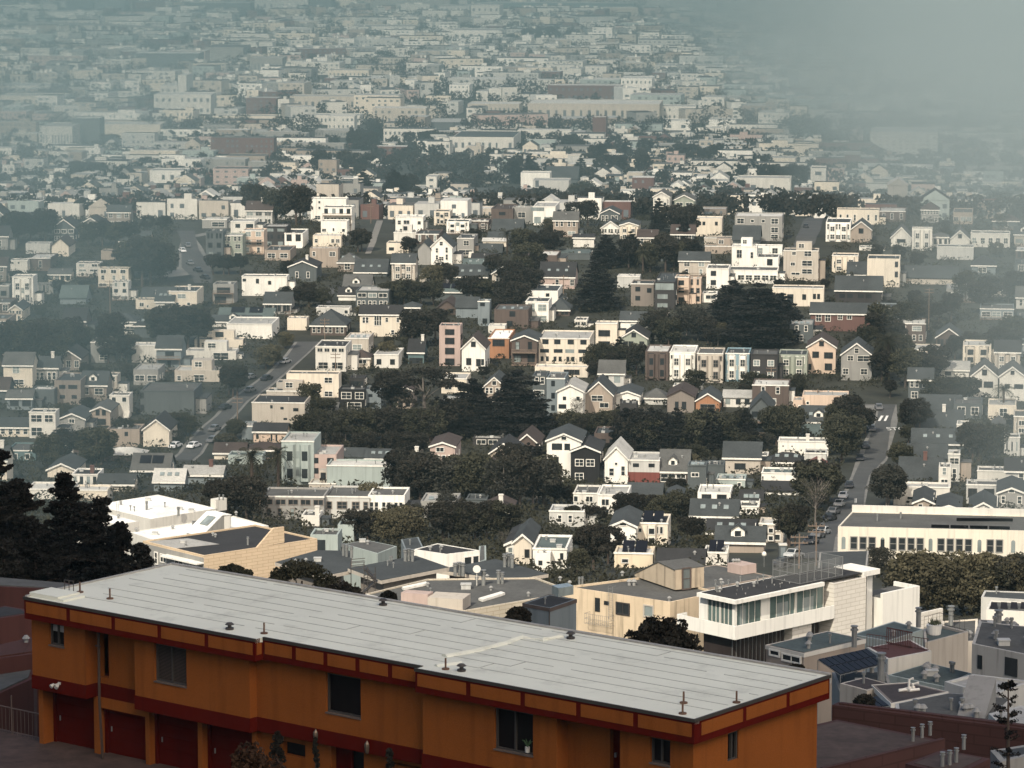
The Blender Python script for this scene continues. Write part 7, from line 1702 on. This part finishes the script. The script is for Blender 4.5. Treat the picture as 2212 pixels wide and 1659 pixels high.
for c in (('L', 1310, 815, 'white', -25, 'white car parked on the lower left street, facing uphill'), ('L', 1185, 815, 'white', -20, 'white car half hidden by trees at the lower left street'), ('L', 1800, 362, 'black', -25, 'black car parked on the upper left street'),
          ('L', 1690, 350, 'grey', -25, 'grey car across from the black one on the upper left street'), ('L', 1450, 700, 'grey', -20, 'grey car under trees on the left street'), ('R', 863, 822, 'black', 0, 'black car parked on the right street beside the trees'),
          ('N', 1765, 1560, 'silver', -30, 'silver car at the bottom of the right street'), ('N', 1690, 1625, 'black', -25, 'black car rear nearest at the bottom of the right street'), ('R', 580, 1400, 'silver', -20, 'silver car beside the school corner'), ('R', 545, 1425, 'grey', -20, 'grey car behind the silver one beside the school'),
          ('R', 500, 1470, 'grey', -20, 'grey car in shade below the tall pale-trunked tree'), ('R', 690, 1215, 'silver', -15, 'silver car by the crossing under street trees'), ('l', 1450, 645, 'grey', 10, 'grey car at the top bend of the curved street'), ('l', 1405, 685, 'white', 20, 'white car shining on the curved street'),
          ('l', 1465, 780, 'grey', 20, 'first grey car down the curved street'), ('l', 1525, 838, 'black', 30, 'black car in the middle of the curved street'), ('l', 1580, 890, 'black', 35, 'lowest black car on the curved street'),
          *[('R', x_, y_, c_, r_, autolabel({'grey': 'grey car parked', 'black': 'black car parked', 'silver': 'silver car parked', 'white': 'white car parked'}[c_], *P('R', x_, y_), 700)) for x_, y_, c_, r_ in ((955, 560, 'grey', 0), (905, 700, 'grey', 0), (828, 900, 'black', -5), (755, 1085, 'black', -8), (715, 1160, 'white', -10), (650, 1270, 'grey', -20), (625, 1310, 'black', -20))],
          *[('L', x_, y_, c_, -24, autolabel({'grey': 'grey car parked', 'black': 'black car parked', 'silver': 'silver car parked', 'white': 'white car parked'}[c_], *P('L', x_, y_), 800)) for x_, y_, c_ in ((1925, 250, 'silver'), (1690, 440, 'grey'), (1520, 560, 'black'), (1440, 780, 'grey'))],
          ('r', 580, 410, 'black', 0, 'black car on the upper right street, upper one'), ('r', 530, 495, 'black', 0, 'black car on the upper right street, lower one'), ('r', 645, 322, 'white', 0, 'white van-like car at the top of the upper right street')): car(*c)
def pole(reg, x, yt, yb, label, arm=True, lamp=False, y=None):
    u, vb = P(reg, x, yb); vt = P(reg, x, yt)[1]; p = hit(u, vb) if y is None else near(u, vb, y); q = zc(p); H = (vb - vt) / FPX * q if y is None else at_y(u, vt, y).z - p.z
    T = thing('street_lamp' if lamp else 'utility_pole', label, 'street lamp' if lamp else 'utility pole', p, 0, None); b = MB(); b.tube([(0, 0, -1), (0, 0, H)], [.16, .10], 7); b.build('shaft', WOODG, T)
    if arm:
        for z in (H - .6, H - 1.5): b = MB(); b.box(-1.3, 1.3, -.08, .08, z, z + .14); [b.cyl(k, 0, z + .14, z + .34, .05, 5) for k in (-1.2, -.6, .6, 1.2)]; b.build('crossarm', WOODG, T)
    if lamp: b = MB(); b.tube([(0, 0, H - .2), (1.2, 0, H + .2), (2.2, 0, H + .1)], [.06, .05, .05], 5); b.box(2.1, 2.7, -.12, .12, H, H + .12); b.build('lamp_head', wm('lgrey'), T)
    return T
for a in (('C', 862, 130, 345, 'wooden pole with crossarm at the foot of the right street, left one'), ('C', 963, 60, 325, 'tall wooden pole in front of the school, right of another'), ('L', 565, 820, 950, 'wooden pole with crossarm in the left haze'), ('L', 1603, 470, 640, 'wooden pole by the left street trees'),
          ('N', 522, 170, 310, 'wooden pole right of the red-balcony apartments'), ('M', 330, 170, 330, 'wooden pole before the glass sunroom house'), ('m', 610, 1190, 1400, 'wooden pole above the left street bend'), ('m', 335, 1130, 1230, 'short wooden pole behind the cream blank house'),
          ('l', 850, 900, 1170, 'tall wooden pole below the left terraces'), ('r', 1475, 960, 1290, 'hazy wooden pole right of the brick red house'), ('R', 1250, 200, 330, 'hazy pole with crossarm beside the big palm'), ('m', 1118, 250, 380, 'pole on the brow left of the cream house'), ('R', 1285, 950, 1040, 'plain pole on the lowest dark roof line'),
          ('R', 540, 420, 580, 'wooden pole in front of the long peach wall building'), ('m', 965, 300, 460, 'pole near the lane top on the brow'), ('n', 555, 860, 1050, 'dark pole right of the modern cube house'), ('N', 1610, 260, 430, 'pole before the charcoal row house')): pole(*a)
pole('R', 613, 1045, 1110, 'curved street lamp between trees on the right street', False, True); pole('L', 1640, 1095, 1200, 'curved street lamp beside the left palm', False, True); pole('L', 1755, 1100, 1230, 'bare grey pole at corner of panelled apartments', False)
# street corner bin and ball lamp
p = hit(*P('C', 763, 285)); b = MB(); b.box(-.6, .6, -.6, .6, 0, 2.2); o = b.build('portable_toilet', wm('slate'), None, p); tag(o, 'dark portable toilet cabin with pale roof at the street corner', 'portable toilet'); b = MB(); b.box(-.65, .65, -.65, .65, 2.2, 2.4); b.build('cabin_roof', wm('offwhite'), o); b = MB(); b.box(-.35, .35, -.64, -.6, .1, 1.9); b.build('door', wm('bluegrey'), o)
p = hit(*P('C', 652, 335)); b = MB(); b.tube([(0, 0, 0), (0, 0, 1.7)], .05, 6); o = b.build('ball_lamp', METAL, None, p); tag(o, 'white globe lamp near the tan flat roof and street corner', 'lamp'); b = MB(); b.tube([(0, 0, 1.6), (0, 0, 1.68), (0, 0, 1.85), (0, 0, 2.1), (0, 0, 2.3), (0, 0, 2.38)], [.1, .26, .36, .36, .2, .02], 12); b.build('globe', wm('white'), o)

# ---------------------------------------------------------------- added sun blocker shading the foreground, haze and fog
def blob(name, loc, sc, seed, m):
    import bmesh
    bm = bmesh.new(); bmesh.ops.create_icosphere(bm, subdivisions=4, radius=1); r_ = np.random.default_rng(seed); ph = r_.uniform(0, 6.28, (8, 3)); fr_ = r_.uniform(1.5, 6, (8, 3))
    for v in bm.verts: s = 1 + sum(math.sin(fr_[i] @ np.array(v.co) + ph[i][0]) for i in range(8)) * .035; v.co *= s
    me = bpy.data.meshes.new(name); bm.to_mesh(me); bm.free(); [setattr(p, 'use_smooth', True) for p in me.polygons]; me.materials.append(m); o = link(name, me, None, loc); o.scale = sc; return o
CLM = mat('shade_cloud_white', (.8, .8, .8), rough=1, spec=0)
c = Vector((-6, 95, CAMZ - 35)) + sdir * 760  # unseen lumpy solid, added to keep the sun off the foreground
o = blob('cloud', c, (170, 175, 60), 4, CLM); o['kind'] = 'stuff'; tag(o, 'low white cloud above and behind the viewpoint', 'cloud')
def volume(name, verts, faces, rgb, dens, aniso=.0):
    me = bpy.data.meshes.new(name); me.from_pydata(verts, [], faces); m = bpy.data.materials.new(name + '_air'); m.use_nodes = True; t = m.node_tree; t.nodes.clear()
    out = t.nodes.new('ShaderNodeOutputMaterial'); v = t.nodes.new('ShaderNodeVolumePrincipled'); v.inputs['Color'].default_value = (*rgb, 1); v.inputs['Density'].default_value = dens; v.inputs['Anisotropy'].default_value = aniso
    t.links.new(v.outputs[0], out.inputs['Volume']); me.materials.append(m); o = link(name, me); o['kind'] = 'stuff'; return o
def boxv(x0, x1, y0, y1, z0, z1): return [(x0, y0, z0), (x1, y0, z0), (x1, y1, z0), (x0, y1, z0), (x0, y0, z1), (x1, y0, z1), (x1, y1, z1), (x0, y1, z1)], [(0, 3, 2, 1), (4, 5, 6, 7), (0, 1, 5, 4), (1, 2, 6, 5), (2, 3, 7, 6), (3, 0, 4, 7)]
def prismv(base, z0, z1):
    n = len(base); return [(x, y, z0) for x, y in base] + [(x, y, z1) for x, y in base], [tuple(reversed(range(n))), tuple(range(n, 2 * n))] + [(k, (k + 1) % n, n + (k + 1) % n, n + k) for k in range(n)]
HZ = (.25, .375, .39)
volume('haze', *boxv(-2600, 2600, -450, 9100, -1.2, CAMZ + 12), HZ, .00012)
volume('fog_bank', *prismv([(66, 440), (900, 440), (1700, 7000), (140, 7000), (175, 5000), (183, 3500), (168, 2400), (140, 1600), (105, 1000), (86, 700)], 1, CAMZ + 6), (.53, .645, .63), .0009)
volume('fog_bank', *prismv([(-230, 560), (-72, 560), (-50, 800), (-110, 1050), (-400, 1300)], 1, CAMZ - 20), HZ, .0012)
volume('fog_bank', *prismv([(-1500, 1500), (-140, 1250), (60, 1150), (200, 1250), (1500, 1500), (1900, 7200), (-1900, 7200)], 1, CAMZ + 4), HZ, .00031)

r_ = random.Random(12)
for k in range(9):
    az = R_(r_.uniform(3.5, 8.5)) if k < 6 else R_(r_.uniform(-8.5, -4)); y = r_.uniform(1300, 3400) if k < 6 else r_.uniform(900, 2600); m = bpy.data.materials.new('wisp_air'); m.use_nodes = True; t = m.node_tree; t.nodes.clear(); out = t.nodes.new('ShaderNodeOutputMaterial'); v = t.nodes.new('ShaderNodeVolumePrincipled')
    v.inputs['Color'].default_value = (.55, .665, .645, 1); v.inputs['Density'].default_value = .0006 if k < 6 else .0004; t.links.new(v.outputs[0], out.inputs['Volume'])
    hh = y * .012; o = blob('fog_wisp', (y * math.tan(az), y, gz(y) + hh + r_.uniform(10, 50)), (y * r_.uniform(.03, .07), r_.uniform(150, 350), hh), 40 + k, m); o['kind'] = 'stuff'
